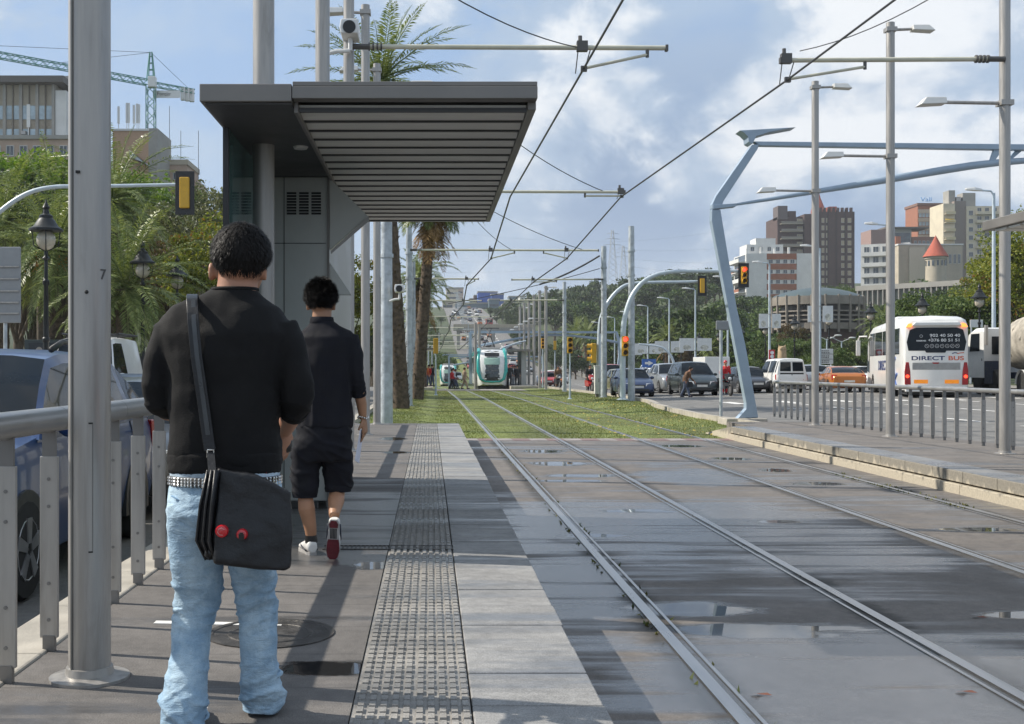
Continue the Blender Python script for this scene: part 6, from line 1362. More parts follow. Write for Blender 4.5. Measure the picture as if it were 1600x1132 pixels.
for i, (px, D, dz, rz, h, tp, bt2, ps, lb) in enumerate((
    (664.5, 91, PZ, .3, 1.78, oc, jc, 'stand', 'waiting person in an orange jacket on the left far platform'), (670, 91.5, PZ, -.8, 1.72, rc, jc, 'stand', 'waiting person in dark red beside the orange jacket'), (675.5, 92, PZ, 2, 1.75, dc, jc, 'stand', 'waiting person in black nearest the yellow box on the left platform'),
    (706, 92.5, -.33, 1.4, 1.6, rc, dc, 'walk', 'person in dark red crossing the tracks in front of the far tram'), (708.5, 93, -.33, 1.5, 1.7, wc, jc, 'walk', 'person in a pale jacket crossing in front of the far tram'), (711.5, 93.6, -.33, 1.6, 1.6, dc, jc, 'walk', 'person in dark clothes crossing just right of the far tram'), (726, 92, -.33, 1.4, 1.72, tc_, tc_, 'walk', 'person in tan clothes walking alone towards the near tram'),
    (791.5, 98, PZ, .2, 1.6, bc, dc, 'stand', 'person in brown beside the near tram door'), (796, 97, PZ, 0, 1.8, dc, dc, 'stand', 'person in a long black coat waiting by the near tram'), (801, 98, PZ, 0, 1.7, wc, wc, 'stand', 'person in pale clothes waiting at the near tram'), (804, 98.5, PZ, -.4, 1.7, cl('blue', (.05,.08,.2)), jc, 'stand', 'person in blue behind the pale figure by the tram'), (808, 97.6, PZ, 0, 1.72, dc, dc, 'stand', 'person in black against the shelter cabinet of the next stop'))):
    passer(lb, gnd(px, D, dz), rz, h, tp, bt2, ps)
# motorcyclists waiting in the traffic
def bike(label, loc, rz, bodym, group='motorcycles in the traffic'):
    T = thing('motorcycle', label, 'motorcycle', loc, rz, group)
    for y in (-.65, .65):
        q = MB(); q.tube([(0, y+.26*cos(2*pi*j/18), .3+.26*sin(2*pi*j/18)) for j in range(19)], .055, 8); w_ = q.build('wheel', tyre_m, T); q = MB(); q.cyl((-.04,y,.3),(.04,y,.3),.17,n=14); q.build('rim', rim_m, w_)
    q = MB(); q.loft([ring(0, -.55, .75, .17, .08), ring(0, -.4, .95, .22, .12), ring(0, -.3, 1.1, .16, .06)]); q.loft([[(x,y,z) for x, z in ((-.15,.35),(.15,.35),(.17,z1),(-.17,z1))] for y, z1 in ((-.3,.5),(.1,.7),(.5,.75),(.8,.72))]); q.build('fairing', bodym, T, smooth=40)
    q = MB(); q.box(-.13,.13,-.05,.75,.74,.84); q.build('seat', trim_m, T, bevel=.03); q = MB(); q.tube([(-.36,-.32,1.08),(0,-.42,1.02),(.36,-.32,1.08)], .02, 6); q.tube([(0,-.65,.3),(0,-.42,1.0)], .035, 6); q.build('handlebar', trim_m, T); q = MB(); q.ball((0,-.6,.86),(.09,.05,.08),10,6); q.build('headlight', lens_m, T)
    return T
for lb, px, D, m_, tp, lbp, hm in (('dark scooter held by the rider in red', 1134, 57.5, dc, rc, 'scooter rider in bright red suit and helmet beside the blue gantry leg', mat('helmet_red', (.45,.02,.03), .25, coat=.6)), ('red motorcycle far left of the white cabinet', 922, 74, redp, dc, 'dark clothed motorcyclist on the red motorcycle', blackp), ('dark motorcycle on the road right of the next stop', 872, 90, blackp, bc, 'motorcyclist in brown beside the masts of the next stop', blackp)):
    x = px_x(px, D); bike(lb, (x, D, zr(x, D)), .1, m_); passer(lbp, (x, D+.25, zr(x, D)+.06), .1, 1.7, tp, tp, 'stand', helmet=hm, lean=.25)
T = None
# driver of the steel blue car
T = thing('person', 'driver seated behind the windscreen of the dark blue off-road car', 'person', (-3.2, 9.55, .1))
def f(q): q.ball((0,-.1,.98), (.085,.1,.12), 12, 8); q.tube([(0,-.06,.75),(0,-.09,.95)], .055, 8); q.tube([(0,0,.3),(0,-.03,.6),(0,-.05,.78)], [.16,.18,.08], 12); [q.tube([(s*.17,-.03,.65),(s*.24,-.2,.45),(s*.15,-.45,.5)], [.06,.05,.04], 8) for s in (-1,1)]; q.tube([(0,-.19,.97),(0,-.215,.95)], [.018,.012], 6)
soft('body', skin, T, f, .014, 2, world=False)
def f(q): q.tube([(0,.02,.25),(0,-.03,.6),(0,-.05,.74)], [.19,.2,.1], 12); [q.tube([(s*.17,-.03,.65),(s*.24,-.2,.45)], [.075,.065], 8) for s in (-1,1)]
soft('shirt', wc, T, f, .02, 2, world=False); q = MB(); q.ball((0,-.08,1.03), (.095,.108,.1), 12, 8); q.build('hair', hair_m, T, smooth=180)
# ================================================================ trees and plants
bark = mat('bark', (.09, .07, .05), .9, var=.35, scale=5, bump=.6, bscale=25)
bark_p = mat('palm_bark', (.085, .062, .042), .95, var=.6, scale=7, bump=1.0, bscale=16)
L_pine = leafmat('pine_leaf', (.085, .17, .014), (.20, .29, .035), .5, .35, .35)
L_dark = leafmat('cedar_leaf', (.018, .032, .016), (.045, .065, .03), .6, .15, .4)
L_mid = leafmat('oak_leaf', (.045, .085, .018), (.11, .155, .036), .55, .3, .25)
L_olive = leafmat('olive_leaf', (.08, .10, .05), (.19, .20, .10), .5, .3, .4)
L_yel = leafmat('plane_leaf', (.11, .15, .018), (.28, .29, .04), .5, .4, .5, (.22, .10, .02), .1)
L_rust = leafmat('rusty_leaf', (.09, .055, .025), (.15, .11, .04), .6, .3, .6, (.06, .08, .02), .4)
L_palm = leafmat('palm_leaf', (.125, .175, .045), (.29, .33, .12), .38, .25, .5)
L_dry = leafmat('dry_frond', (.20, .115, .045), (.36, .23, .10), .8, .25, 1.5)
def leafquad(q, p, s, rn, up=.0, asp=1.6):
    d = Vector((rn.gauss(0,1), rn.gauss(0,1), rn.gauss(0,1)+up)).normalized(); e = d.orthogonal().normalized(); e = Matrix.Rotation(rn.uniform(0, 6.28), 3, d) @ e
    a, b_ = e*s, d.cross(e)*s/asp
    q.add([p-a*.5, p+b_*.5+d*s*.12, p+a*.5, p-b_*.5+d*s*.12], [(0,1,2,3)])
def crown(q, c, r, n_cl, per, leaf, seed, flat=.75, clr=.38, low=-.55):
    """leaf clumps spread through an uneven ellipsoid; gaps stay between them"""
    rn = random.Random(seed); C_ = []
    for i in range(n_cl):
        for _ in range(20):
            u = Vector((rn.uniform(-1,1), rn.uniform(-1,1), rn.uniform(low,1)))
            if .25 < u.length < 1: break
        k = .72+.45*mnoise.noise(u*1.7+Vector((seed,0,0))); u = u*k/(max(u.length, .55))*rn.uniform(.75, 1.0)
        C_.append(Vector((c[0]+u.x*r, c[1]+u.y*r, c[2]+u.z*r*flat)))
    for p in C_:
        R = r*clr*rn.uniform(.6, 1.15)
        for _ in range(per):
            v = Vector((rn.gauss(0,1), rn.gauss(0,1), rn.gauss(0,.75))).normalized()*(rn.random()**.4)
            leafquad(q, p+Vector((v.x*R, v.y*R, v.z*R*.72)), leaf*rn.uniform(.6, 1.3), rn)
    return C_
def tree(name, h, r, lm, seed, n_cl=34, per=120, leaf=.22, flat=.8, trunk_r=.2, clear=.3, clr=.36, low=-.55, tm=bark):
    T = thing(name, '', 'tree'); zc = h-r*flat*.95; q = MB(); C_ = crown(q, (0,0,zc), r, n_cl, per, leaf, seed, flat, clr, low); q.build('crown', lm, T)
    rn = random.Random(seed+1); q = MB(); top = Vector((rn.uniform(-.3,.3), rn.uniform(-.3,.3), zc)); q.tube([(0,0,-.6),(0,0,.2),(top.x*.3,top.y*.3,h*clear), top], [trunk_r*1.5,trunk_r*1.1,trunk_r*.9,trunk_r*.4], 9)
    for p in C_[::4]:
        a = Vector((top.x*.4, top.y*.4, h*clear*rn.uniform(.85, 1.25))); m_ = a.lerp(p, .5)+Vector((0,0,-.08*r)); q.tube([a, m_, p], [trunk_r*.42,trunk_r*.25,trunk_r*.08], 5)
    q.build('trunk', tm, T, smooth=60); return T
def frond(q, base_, az, el, L, rn, droop=1.0, n=26, wl=.42, w=.03, qs=None):
    d = Vector((cos(az)*cos(el), sin(az)*cos(el), sin(el))); p = Vector(base_); st = L/n; pts = [p.copy()]
    for i in range(n):
        d = (d+Vector((0,0,-.055*droop*(i/n+.25)))).normalized(); p = p+d*st; pts.append(p.copy())
    (qs or q).tube([pts[k] for k in (0, n//4, n//2, 3*n//4, n)], [.035,.028,.02,.014,.006], 4, False)
    for i in range(3, n+1):
        u = i/n; dd = (pts[i]-pts[i-1]).normalized(); side = dd.cross(Vector((0,0,1))); side = side.normalized() if side.length > .05 else Vector((1,0,0)); up = side.cross(dd)
        ll = wl*(sin(pi*min(1, u*.9+.12))**.6)
        for s in (-1, 1):
            for j in (0, .5):
                o_ = pts[i-1].lerp(pts[i], j); v = (side*s*.8+dd*.62+up*.22+Vector((rn.gauss(0,.12), rn.gauss(0,.12), rn.gauss(-.12,.12)))).normalized()
                q.add([o_, o_+v*ll*.5+dd*w+Vector((0,0,-.02*ll)), o_+v*ll+Vector((0,0,-.2*ll)), o_+v*ll*.5-dd*w], [(0,1,2,3)])
def date_palm(name, h, L, n_f, seed, tr=.26, lm=L_palm, skirt=0, lean=(0,0), droop=1.0, fruit=False, wl=.42, elmin=-.55):
    T = thing(name, '', 'palm'); rn = random.Random(seed); top = Vector((lean[0], lean[1], h))
    q = MB(); prev = []
    nseg = max(8, int(h*3.2))
    for i in range(nseg+1):
        u = i/nseg; prev.append((top*u if u > 0 else Vector((0,0,-.3)), tr*(1.15-.25*u)*(1+.09*(i % 2))))
    q.tube([p for p, r_ in prev], [r_ for p, r_ in prev], 14)
    for i in range(int(h*26)):               # stubs of old leaf bases
        u = rn.random(); a = rn.uniform(0, 6.28); p = top*u; r_ = tr*(1.15-.25*u); d = Vector((cos(a), sin(a), .9)); b_ = p+Vector((cos(a)*r_*.96, sin(a)*r_*.96, 0)); s_ = Vector((-sin(a), cos(a), 0))*.055
        q.add([b_-s_-Vector((0,0,.05)), b_+s_-Vector((0,0,.05)), b_+s_*.6+d*.09, b_-s_*.6+d*.09], [(0,1,2,3)])
    q.build('trunk', bark_p, T, smooth=60)
    q = MB()
    for k in range(n_f):
        u = (k+.5)/n_f; frond(q, top+Vector((0,0,rn.uniform(-.1,.25))), k*2.39996+rn.uniform(-.2,.2), 1.35-(1.35-elmin)*u**.85+rn.uniform(-.12,.12), L*rn.uniform(.85,1.08)*(.75+.3*sin(pi*min(1,u+.2))), rn, droop, wl=wl)
    q.build('crown', lm, T)
    if skirt:
        q = MB()
        for k in range(skirt): frond(q, top-Vector((0,0,rn.uniform(.1,1.4))), k*2.39996, -1.0+rn.uniform(-.3,.25), L*rn.uniform(.5,.85), rn, .7, 14, wl*.9)
        q.build('dead_fronds', L_dry, T)
    if fruit:
        q = MB(); 
        for k in range(4):
            a = rn.uniform(-2.6,-.5); c = top+Vector((cos(a)*.75, sin(a)*.75, -.7))
            for _ in range(90): leafquad(q, c+Vector((rn.gauss(0,.16), rn.gauss(0,.16), rn.gauss(0,.22))), .09, rn)
        q.build('fruit_cluster', mat('dates', (.55,.22,.02), .5), T)
    return T
def gz(x, D): return base(D)-.3+hillz(x, D)
def at(px, D): return px_x(px, D)
# --- palms between the road and the tracks
def setp(T, px, D, z, lb, grp, rz=0.0, scale=None): return put(T, False, (at(px, D), D, z), rz, lb, grp, scale)
GPR = 'palms in the row left of the tracks'
setp(date_palm('palm_tree', 12.4, 3.6, 56, 11, .285, lean=(-.75,.2), droop=.75, elmin=-.75, wl=.5), 626.5, 43.5, -.35, 'palm with the thick dark trunk by the lawn, crown showing above the shelter roof', GPR)
setp(date_palm('palm_tree', 10.0, 3.3, 74, 12, .26, skirt=30, lean=(.75,-.2), droop=1.25, wl=.55, elmin=-.7), 651.5, 57, -.35, 'palm with hanging dead brown fronds right of the shelter', GPR)
pp3 = date_palm('palm_tree', 7.2, 2.6, 34, 13, .25, skirt=14, droop=1.3)
setp(pp3, 655, 70, -.4, 'shorter palm behind the one with dead fronds', GPR)
put(pp3, True, (at(661, 88), 88, -.4), 1.0, 'palm by the waiting people on the left platform', GPR); put(pp3, True, (at(650, 104), 104, -.6), 2.0, 'small palm far along the left row', GPR, .85)
# --- date palms of the left garden
GPL = 'date palms in the garden on the left'
setp(date_palm('palm_tree', 6.0, 5.0, 76, 21, .36, fruit=True, droop=1.25, wl=.5, elmin=-.95), 88, 47, .1, 'bushy date palm with orange fruit behind the nearest left lantern', GPL)
setp(date_palm('palm_tree', 8.6, 4.6, 64, 22, .34, droop=1.2, wl=.48, elmin=-.8), 176, 52, .1, 'tall date palm arching over behind the thick front mast', GPL)
setp(date_palm('palm_tree', 4.2, 4.4, 66, 23, .36, droop=1.2, wl=.48, elmin=-.8), 196, 45, .1, 'low date palm spreading behind the white van', GPL)
setp(date_palm('palm_tree', 7.4, 3.8, 50, 24, .3, droop=1.2, elmin=-.7), 2, 50, .1, 'date palm at the left edge behind the grey sign', GPL)
# --- other trees on the left
pine = tree('pine_tree', 15, 5.6, L_pine, 31, 46, 260, .30, .62, .3, .45, .30, -.35)
for i, (px, D, sc, rz, lb) in enumerate(((66, 76, 1.05, .3, 'bright green pine under the office block at the left'), (196, 82, 1.03, 1.9, 'bright green pine below the roof with antennas'), (128, 90, 1.1, 4, 'bright green pine hidden mostly by the thick front mast'), (-20, 84, 1.05, 2, 'bright green pine cut by the left edge'))):
    put(pine, i > 0, (at(px, D), D, 0), rz, lb, 'bright green pines on the left', sc)
ced = tree('cedar_tree', 12.5, 4.4, L_dark, 32, 44, 240, .26, 1.0, .3, .2, .34, -.8)
for i, (px, D, sc, rz, lb) in enumerate(((28, 58, .92, 0, 'dark cedar under the curved signal arm at the left'), (105, 66, .85, 2, 'dark cedar between the date palms'), (-40, 62, 1.0, 1, 'dark cedar just at the left edge'))):
    put(ced, i > 0, (at(px, D), D, 0), rz, lb, 'dark cedars on the left', sc)
oli = tree('olive_tree', 10.5, 4.0, L_olive, 33, 46, 240, .2, .9, .22, .25, .3, -.7)
for i, (px, D, sc, rz, lb) in enumerate(((316, 68, 1.2, 0, 'grey green tree behind the signal seen from behind'), (268, 74, 1.18, 2, 'grey green tree left of the signal seen from behind'), (352, 78, 1.2, 4, 'grey green tree behind the glass of the shelter'))):
    put(oli, i > 0, (at(px, D), D, .1), rz, lb, 'grey green trees on the left', sc)
yel_t = tree('plane_tree', 8.6, 3.0, L_yel, 34, 52, 240, .19, 1.05, .18, .2, .3, -.8)
for i, (px, D, sc, rz, lb) in enumerate(((326, 56, .98, 0, 'yellow green leafy tree beside the shelter'), (536, 62, .9, 2, 'yellow green tree glimpsed between the steel masts'), (1572, 84, 1.3, 1, 'yellow green tree behind the mixer lorry'), (1608, 78, 1.35, 3, 'yellow green tree at the right edge above the lorry'), (1548, 104, 1.25, 5, 'yellow green tree behind the coach and the lantern'), (1470, 120, 1.0, .5, 'yellow green tree above the coach roof'), (1505, 138, 1.3, 2.5, 'green yellow tree further up the slope behind the coach'))):
    x = at(px, D); put(yel_t, i > 0, (x, D, gz(x, D)+.3), rz, lb, 'yellow green trees', sc)
rst = tree('rusty_tree', 7.5, 2.4, L_rust, 35, 36, 200, .17, 1.0, .15, .25, .3, -.7)
for i, (px, D, sc, rz, lb) in enumerate(((262, 61, 1.12, 0, 'reddish brown leafed tree behind the black lanterns'), (1236, 150, 1.1, 1, 'brownish tree in front of the round hall'), (1150, 165, 1.0, 2, 'brownish tree behind the blue gantry leg'), (1075, 175, .8, 2, 'brownish shrub tree behind the box truck'))):
    x = at(px, D); put(rst, i > 0, (x, D, gz(x, D)+.3), rz, lb, 'brown leafed trees', sc)
# --- low shrubs along the left pavement and the right verge
shr = tree('shrub', 2.2, 1.5, L_mid, 36, 26, 150, .14, .8, .06, .1, .36, -.5); rn = random.Random(77); su = False
SKY_L = [(672,468),(830,452),(930,427),(990,424),(1060,409),(1138,416),(1146,458),(1268,458),(1276,444),(1334,446),(1340,471),(1392,471),(1404,428),(1500,422),(1520,400),(1640,370)]
HT = {}
def many(T, used, spots, lb, grp, dz=0.0, s0=.85, s1=1.2):
    hT = max((T.matrix_basis.inverted() @ ch.matrix_basis @ Vector(c_)).z for ch in T.children for c_ in ch.bound_box) if T.name not in HT else HT[T.name]
    HT[T.name] = hT
    for x, D in spots:
        s = rn.uniform(s0, s1); px = 672+x/D*F; z = gz(x, D)+dz
        lim = max(interp(SKY_L, px+e*3.5*F/D) if not (D < 205 and 1222 < px+e*3.5*F/D < 1368) else 523 for e in (-1, 0, 1)) if px > 672 else 0
        s = min(s, (CZ+(575-lim-4)/F*D-z)/hT)
        if s < .4: continue
        o = put(T, used, (x, D, z), rn.uniform(0, 6.28), lb, grp, s); used = True
many(shr, False, [(-15.5-rn.random()*2, 34+i*3.2) for i in range(14)], 'green shrub in the bed behind the left lanterns', 'shrubs in the left bed', .3)
many(shr, True, [(38+rn.uniform(-1.5,2.5), 70+i*7) for i in range(24)], 'green shrub on the verge behind the right-hand lanterns', 'shrubs on the right verge', .4, 1.0, 1.6)
oak = tree('oak_tree', 9.5, 4.2, L_mid, 37, 48, 150, .34, .85, .25, .22, .32, -.7)
oak2 = tree('oak_tree', 8.0, 3.6, leafmat('dull_leaf', (.04,.062,.022), (.10,.12,.045), .55, .3, .3), 38, 40, 150, .32, .9, .22, .22, .34, -.7)
many(oak, False, [(41+rn.uniform(-2,5), 86+i*8.5+rn.uniform(-3,3)) for i in range(20)], 'green tree in the belt of trees behind the right-hand traffic', 'trees behind the right-hand traffic', .3, .75, 1.1)
many(oak2, False, [(50+rn.uniform(-3,8), 95+i*9+rn.uniform(-3,3)) for i in range(18)], 'dull green tree further up behind the right-hand traffic', 'dull trees up behind the right-hand traffic', .3, .8, 1.15)
for i, (px, D, sc, lb) in enumerate(((1450, 165, 1.25, 'broad dark green tree below the long finned building'), (1420, 160, 1.1, 'green tree left of the broad dark one below the finned building'), (1490, 170, 1.3, 'green tree right of the broad dark one below the finned building'), (1245, 240, 1.25, 'dark green tree under the brown tower'), (1290, 245, 1.35, 'dark green tree centred under the brown tower'), (1330, 250, 1.2, 'dark green tree right below the brown tower'), (1160, 220, 1.2, 'tree before the red and white flats'))):
    x = at(px, D); put(oak, True, (x, D, gz(x, D)+1), i*1.3, lb, 'trees below the hillside buildings', sc)
# --- palms by the right carriageway
rp = date_palm('palm_tree', 5.4, 3.0, 46, 41, .3, droop=1.2, elmin=-.7, skirt=8); ru_ = False
for px, D, sc, lb in ((1043, 172, 1.3, 'palm with golden fronds before the wooded hill'), (889, 262, 1.7, 'tall palm beyond the yellow traffic light'), (917, 255, 1.65, 'tall palm right of the one beyond the yellow traffic light'), (1378, 175, 1.5, 'slim palm before the finned building'), (1010, 205, 1.2, 'low palm behind the arm of the traffic light'), (1108, 160, .9, 'low palm above the box truck')):
    x = max(at(px, D), 33); put(rp, ru_, (x, D, gz(x, D)), D, lb, 'palms before the wooded hill', sc); ru_ = True
# --- woods on the hill: each nearer tree a thing
h1 = tree('hill_tree', 8, 4.0, leafmat('hill_leaf', (.04,.08,.016), (.11,.165,.035), .6, .25, .15), 51, 26, 60, .62, .85, .25, .2, .38, -.6)
h2 = tree('hill_tree', 9, 3.4, leafmat('hill_leaf_dark', (.03,.055,.018), (.07,.105,.03), .6, .2, .15), 52, 24, 60, .6, 1.05, .25, .2, .38, -.6)
sp1, sp2 = [], []
for D0, n in ((172, 26), (190, 28), (212, 30), (235, 32), (262, 34), (292, 36), (325, 38), (365, 38), (405, 38)):
    for i in range(n):
        x = 34+(D0-190)*.03+(i+rn.random())*(150/n); D = D0+rn.uniform(-14, 14)
        if 672+x/D*F > 1420 and D > 240: continue
        (sp1 if rn.random() < .58 else sp2).append((x, D))
many(h1, False, sp1, 'green tree in the wood on the hill to the right', 'trees of the wooded hill', -.5, 1.0, 1.75)
many(h2, False, sp2, 'dark tree in the wood on the hill to the right', 'dark trees of the wooded hill', -.5, 1.0, 1.7)
v1 = tree('avenue_tree', 8, 3.8, MATS['hill_leaf'], 61, 24, 60, .55, .9, .22, .22, .38, -.6)
v2 = tree('avenue_tree', 8.5, 3.3, MATS['hill_leaf_dark'], 62, 24, 60, .55, 1.0, .22, .22, .38, -.6)
def far_wood(name, spots, seed, lm, r0, r1):
    q = MB(); r_ = random.Random(seed)
    for x, D, z in spots: crown(q, (x, D, z), r_.uniform(r0, r1), 9, 26, 1.6, r_.randrange(9999), .85, .5, -.5)
    return tag(q.build(name, lm), kind='stuff')
far_wood('far_wood', [(x_, 450+dd, CZ+(575-interp(SKY_L, 672+x_/(450+dd)*F)-rn.uniform(6, 26))/F*(450+dd)-5) for x_, dd in ((36+i*1.25+rn.uniform(-2,2), rn.uniform(-20,50)) for i in range(96))], 5, MATS['hill_leaf_dark'], 4, 6.5)
many(v1, False, [(-7-rn.random()*20, 118+i*7.5) for i in range(26)], 'green tree left of the avenue beyond the palms', 'trees left of the far avenue', 0, .6, .95)
many(v2, False, [(-5-rn.random()*10-i*.1, 135+i*8) for i in range(24)], 'dark tree left of the avenue beyond the palms', 'dark trees left of the far avenue', 0, .6, .9)
many(oli, True, [(-20-rn.random()*12, 80+i*7) for i in range(9)], 'grey green tree in the left garden beyond the shelter', 'grey green trees beyond the shelter', .2, .8, 1.1)
many(v1, True, [(-7+rn.random()*11.5, 215+i*9) for i in range(30)], 'green tree on the verge of the rising avenue', 'trees on the verge of the rising avenue', 0, .5, .75)
many(v2, True, [(26+rn.random()*8, 225+i*8) for i in range(36)], 'dark tree at the right side of the rising avenue', 'dark trees at the right side of the rising avenue', 0, .5, .8)
far_wood('far_wood', [(-30-i*9+rn.uniform(-4,4), 330+rn.uniform(-40,80), base(330)+hillz(-60,330)+rn.uniform(-2,2)) for i in range(34)], 8, MATS['hill_leaf'], 4, 7)
# ================================================================ buildings, crane, pylons, far town
b_white = mat('render_white', (.62,.62,.6), .8, var=.08, scale=.3, dirt=.12); b_cream = mat('render_cream', (.56,.50,.38), .8, var=.1, scale=.3); b_brick = mat('red_brick', (.30,.125,.075), .85, var=.15, scale=.8)
b_dark = mat('dark_brown_brick', (.085,.055,.05), .85, var=.2, scale=.6); b_grey = mat('concrete_grey', (.30,.29,.265), .8, var=.12, scale=.4, dirt=.2); b_pink = mat('pinkish_render', (.42,.31,.24), .85, var=.12, scale=.4); b_beige = mat('beige_concrete', (.40,.355,.28), .8, var=.12, scale=.4)
b_red = mat('red_tiles', (.36,.085,.05), .8, var=.15, scale=1); win_m = mat('window_glass', (.055,.07,.085), .12, var=.5, scale=.6, spec=.8); win_b = mat('window_blue', (.36,.46,.52), .15, var=.35, scale=.35, spec=.8); frame_m = mat('window_frame', (.5,.5,.48), .6); b_hall = mat('hall_concrete', (.24,.21,.175), .8, var=.15, scale=.6, dirt=.3); b_slate = mat('hall_roof', (.06,.085,.09), .5, var=.15, scale=.5)
class Bld:                                  # local frame: x along the front, y away from the viewer, z up
    def __init__(s, label, px, D, z0, rz=0.0, name='building', cat='building'): s.T = thing(name, label, cat, (px_x(px, D), D, z0), rz)
    def box(s, nm, m, *a, bevel=0):
        q = MB(); q.box(*a); return q.build(nm, m, s.T, bevel=bevel)
    def windows(s, x0, x1, z0, z1, cols, rows, w=.6, h=.55, m=win_m, face='y', y=0, nm='window', sill=True):
        """one part per window on a face; copies share their mesh"""
        cw, rh = (x1-x0)/cols, (z1-z0)/rows; W_, H_ = cw*w, rh*h; q = MB()
        if face == 'y':
            q.box(-W_/2, W_/2, -.08, .05, -H_/2, H_/2); q.c = 1
            for a in ((-W_/2-.08,-W_/2,-H_/2-.08,H_/2+.08),(W_/2,W_/2+.08,-H_/2-.08,H_/2+.08),(-W_/2,W_/2,H_/2,H_/2+.08),(-W_/2,W_/2,-H_/2-.12,-H_/2),(-.035,.035,-H_/2,H_/2)): q.box(a[0],a[1],-.12,.04,a[2],a[3])
        else:
            q.box(-.08, .05, -W_/2, W_/2, -H_/2, H_/2); q.c = 1
            for a in ((-W_/2-.08,-W_/2,-H_/2-.08,H_/2+.08),(W_/2,W_/2+.08,-H_/2-.08,H_/2+.08),(-W_/2,W_/2,H_/2,H_/2+.08),(-W_/2,W_/2,-H_/2-.12,-H_/2)): q.box(-.12,.04,a[0],a[1],a[2],a[3])
        p = q.build(nm, [m, frame_m], s.T); first = True
        for i in range(cols):
            for j in range(rows):
                c = p if first else p.copy()
                if not first: COL.objects.link(c)
                first = False; u, v = x0+cw*(i+.5), z0+rh*(j+.5); c.location = (u, y, v) if face == 'y' else (y, u, v)
    def balconies(s, x0, x1, z0, z1, rows, y, dep, m, rail):
        rh = (z1-z0)/rows
        for j in range(rows):
            q = MB(); q.box(x0, x1, y-dep, y, z0+rh*j, z0+rh*j+.2); b_ = q.build('balcony', m, s.T); q = MB(); q.box(x0+.05, x1-.05, y-dep, y-dep+.08, z0+rh*j+.2, z0+rh*j+1.1); q.build('parapet', rail, b_)
# office block, top left
B = Bld('grey office block with flat overhanging roof at the upper left', -60, 160, 14); k = F/160
w = 146/k; B.box('wall', b_beige, 0, w+.0, .35, 14, 0, 26.6); zt = 26.6
B.box('roof', mat('roof_fascia', (.12,.11,.1), .7), -1, w+1.6, -1.4, 15, zt, zt+.9); B.box('end_wall', b_white, w, w+1.5, .1, 14, 0, zt-.8)
for i in range(12):
    x = w-i*1.13-.25
    B.box('pilaster', b_grey if i % 2 == 0 else mat('mullion', (.2,.18,.15), .7), x-(.2 if i % 2 == 0 else .06), x+(.2 if i % 2 == 0 else .06), -.1, .34, 0, zt)
for r in range(4):
    z = zt-2.9-r*3.25
    for i in range(11):
        q = MB(); x = w-i*1.13-.31; q.box(x-.98, x-.1, .2, .345, z-2.0+.1, z+.0); q.build('window', win_b, B.T)
    B.box('spandrel', mat('spandrel', (.33,.29,.23), .8, var=.15), 0, w-.02, .3, .345, z-3.1, z-1.95)
B.box('plant_room', b_white, w-6, w-4.4, 3, 6, zt+.9, zt+1.6); B.box('air_unit', galv, w-4.6, w-4.0, -.4, .2, zt-7, zt-6.5)
B = Bld('low pinkish wing in front of the grey office block', -60, 150, 10); k = F/150
B.box('wall', b_pink, 0, 172/k, 0, 8, 0, 21.0); B.box('roof', b_grey, -.3, 172/k+.3, -.3, 8.3, 21.0, 21.5); B.windows(2, 170/k, 18.3, 20.7, 7, 1, .5, .5)
q = MB(); q.tube([(8,2,21.5),(8,2,24.3)], .06, 6); q.box(7.8,8.2,1.9,2.1,23,26); q.build('antenna', lampw, B.T)
B = Bld('dark grey block behind the thick front mast', 96, 175, 20); k = F/175; B.box('wall', b_grey, 0, 20/k, 0, 8, 0, 25.6); B.windows(.1, 1.9, 10, 25, 1, 5, .7, .5)
B = Bld('sandy block with a row of phone antennas on its roof', 176, 170, 18); k = F/170
B.box('wall', mat('sandy_render', (.44,.29,.19), .85, var=.1), 0, 56/k, 0, 9, 0, 18.2); B.box('end_wall', b_grey, 56/k, 70/k, 0, 9, 0, 18.6); B.box('roof', b_white, -.2, 57/k, -.2, 9, 18.2, 18.5)
for i, (px, h) in enumerate(((7,3.4),(20,3.9),(23,3.9),(31,3.6),(36,3.8),(39,3.7))):
    q = MB(); x = px/k; q.cyl((x,.8,18.4),(x,.8,18.6+h),.06,n=6); q.box(x-.16,x+.16,.7,.95,18.6+h*.25,18.6+h); q.build('antenna', lampw, B.T)
q = MB(); q.hexa([(3,-2,14),(5.6,-2,13),(5.6,-.3,13),(3,-.3,14),(3,-2,15),(5.6,-2,12.8),(5.6,-.3,12.8),(3,-.3,15)]); q.build('sloping_roof', galv2, B.T)
B = Bld('low pinkish building with thin roof aerials below the crane', 240, 178, 18); k = F/178
B.box('wall', b_pink, 0, 52/k, 0, 9, 0, 14.6); B.box('parapet', b_beige, -.2, 52/k+.2, -.2, 9, 14.6, 15.4); B.box('side_wing', b_pink, 45/k, 64/k, 2, 9, 0, 12.6); B.windows(2.6, 4.6, 11.7, 14, 1, 1, .5, .4)
for px, h in ((18, 17), (36, 10), (64, 10), (-16, 12)):
    q = MB(); q.cyl((px/k, 3, 12), (px/k, 3, 15+h*.55), .045, n=5); q.build('aerial', cable, B.T)
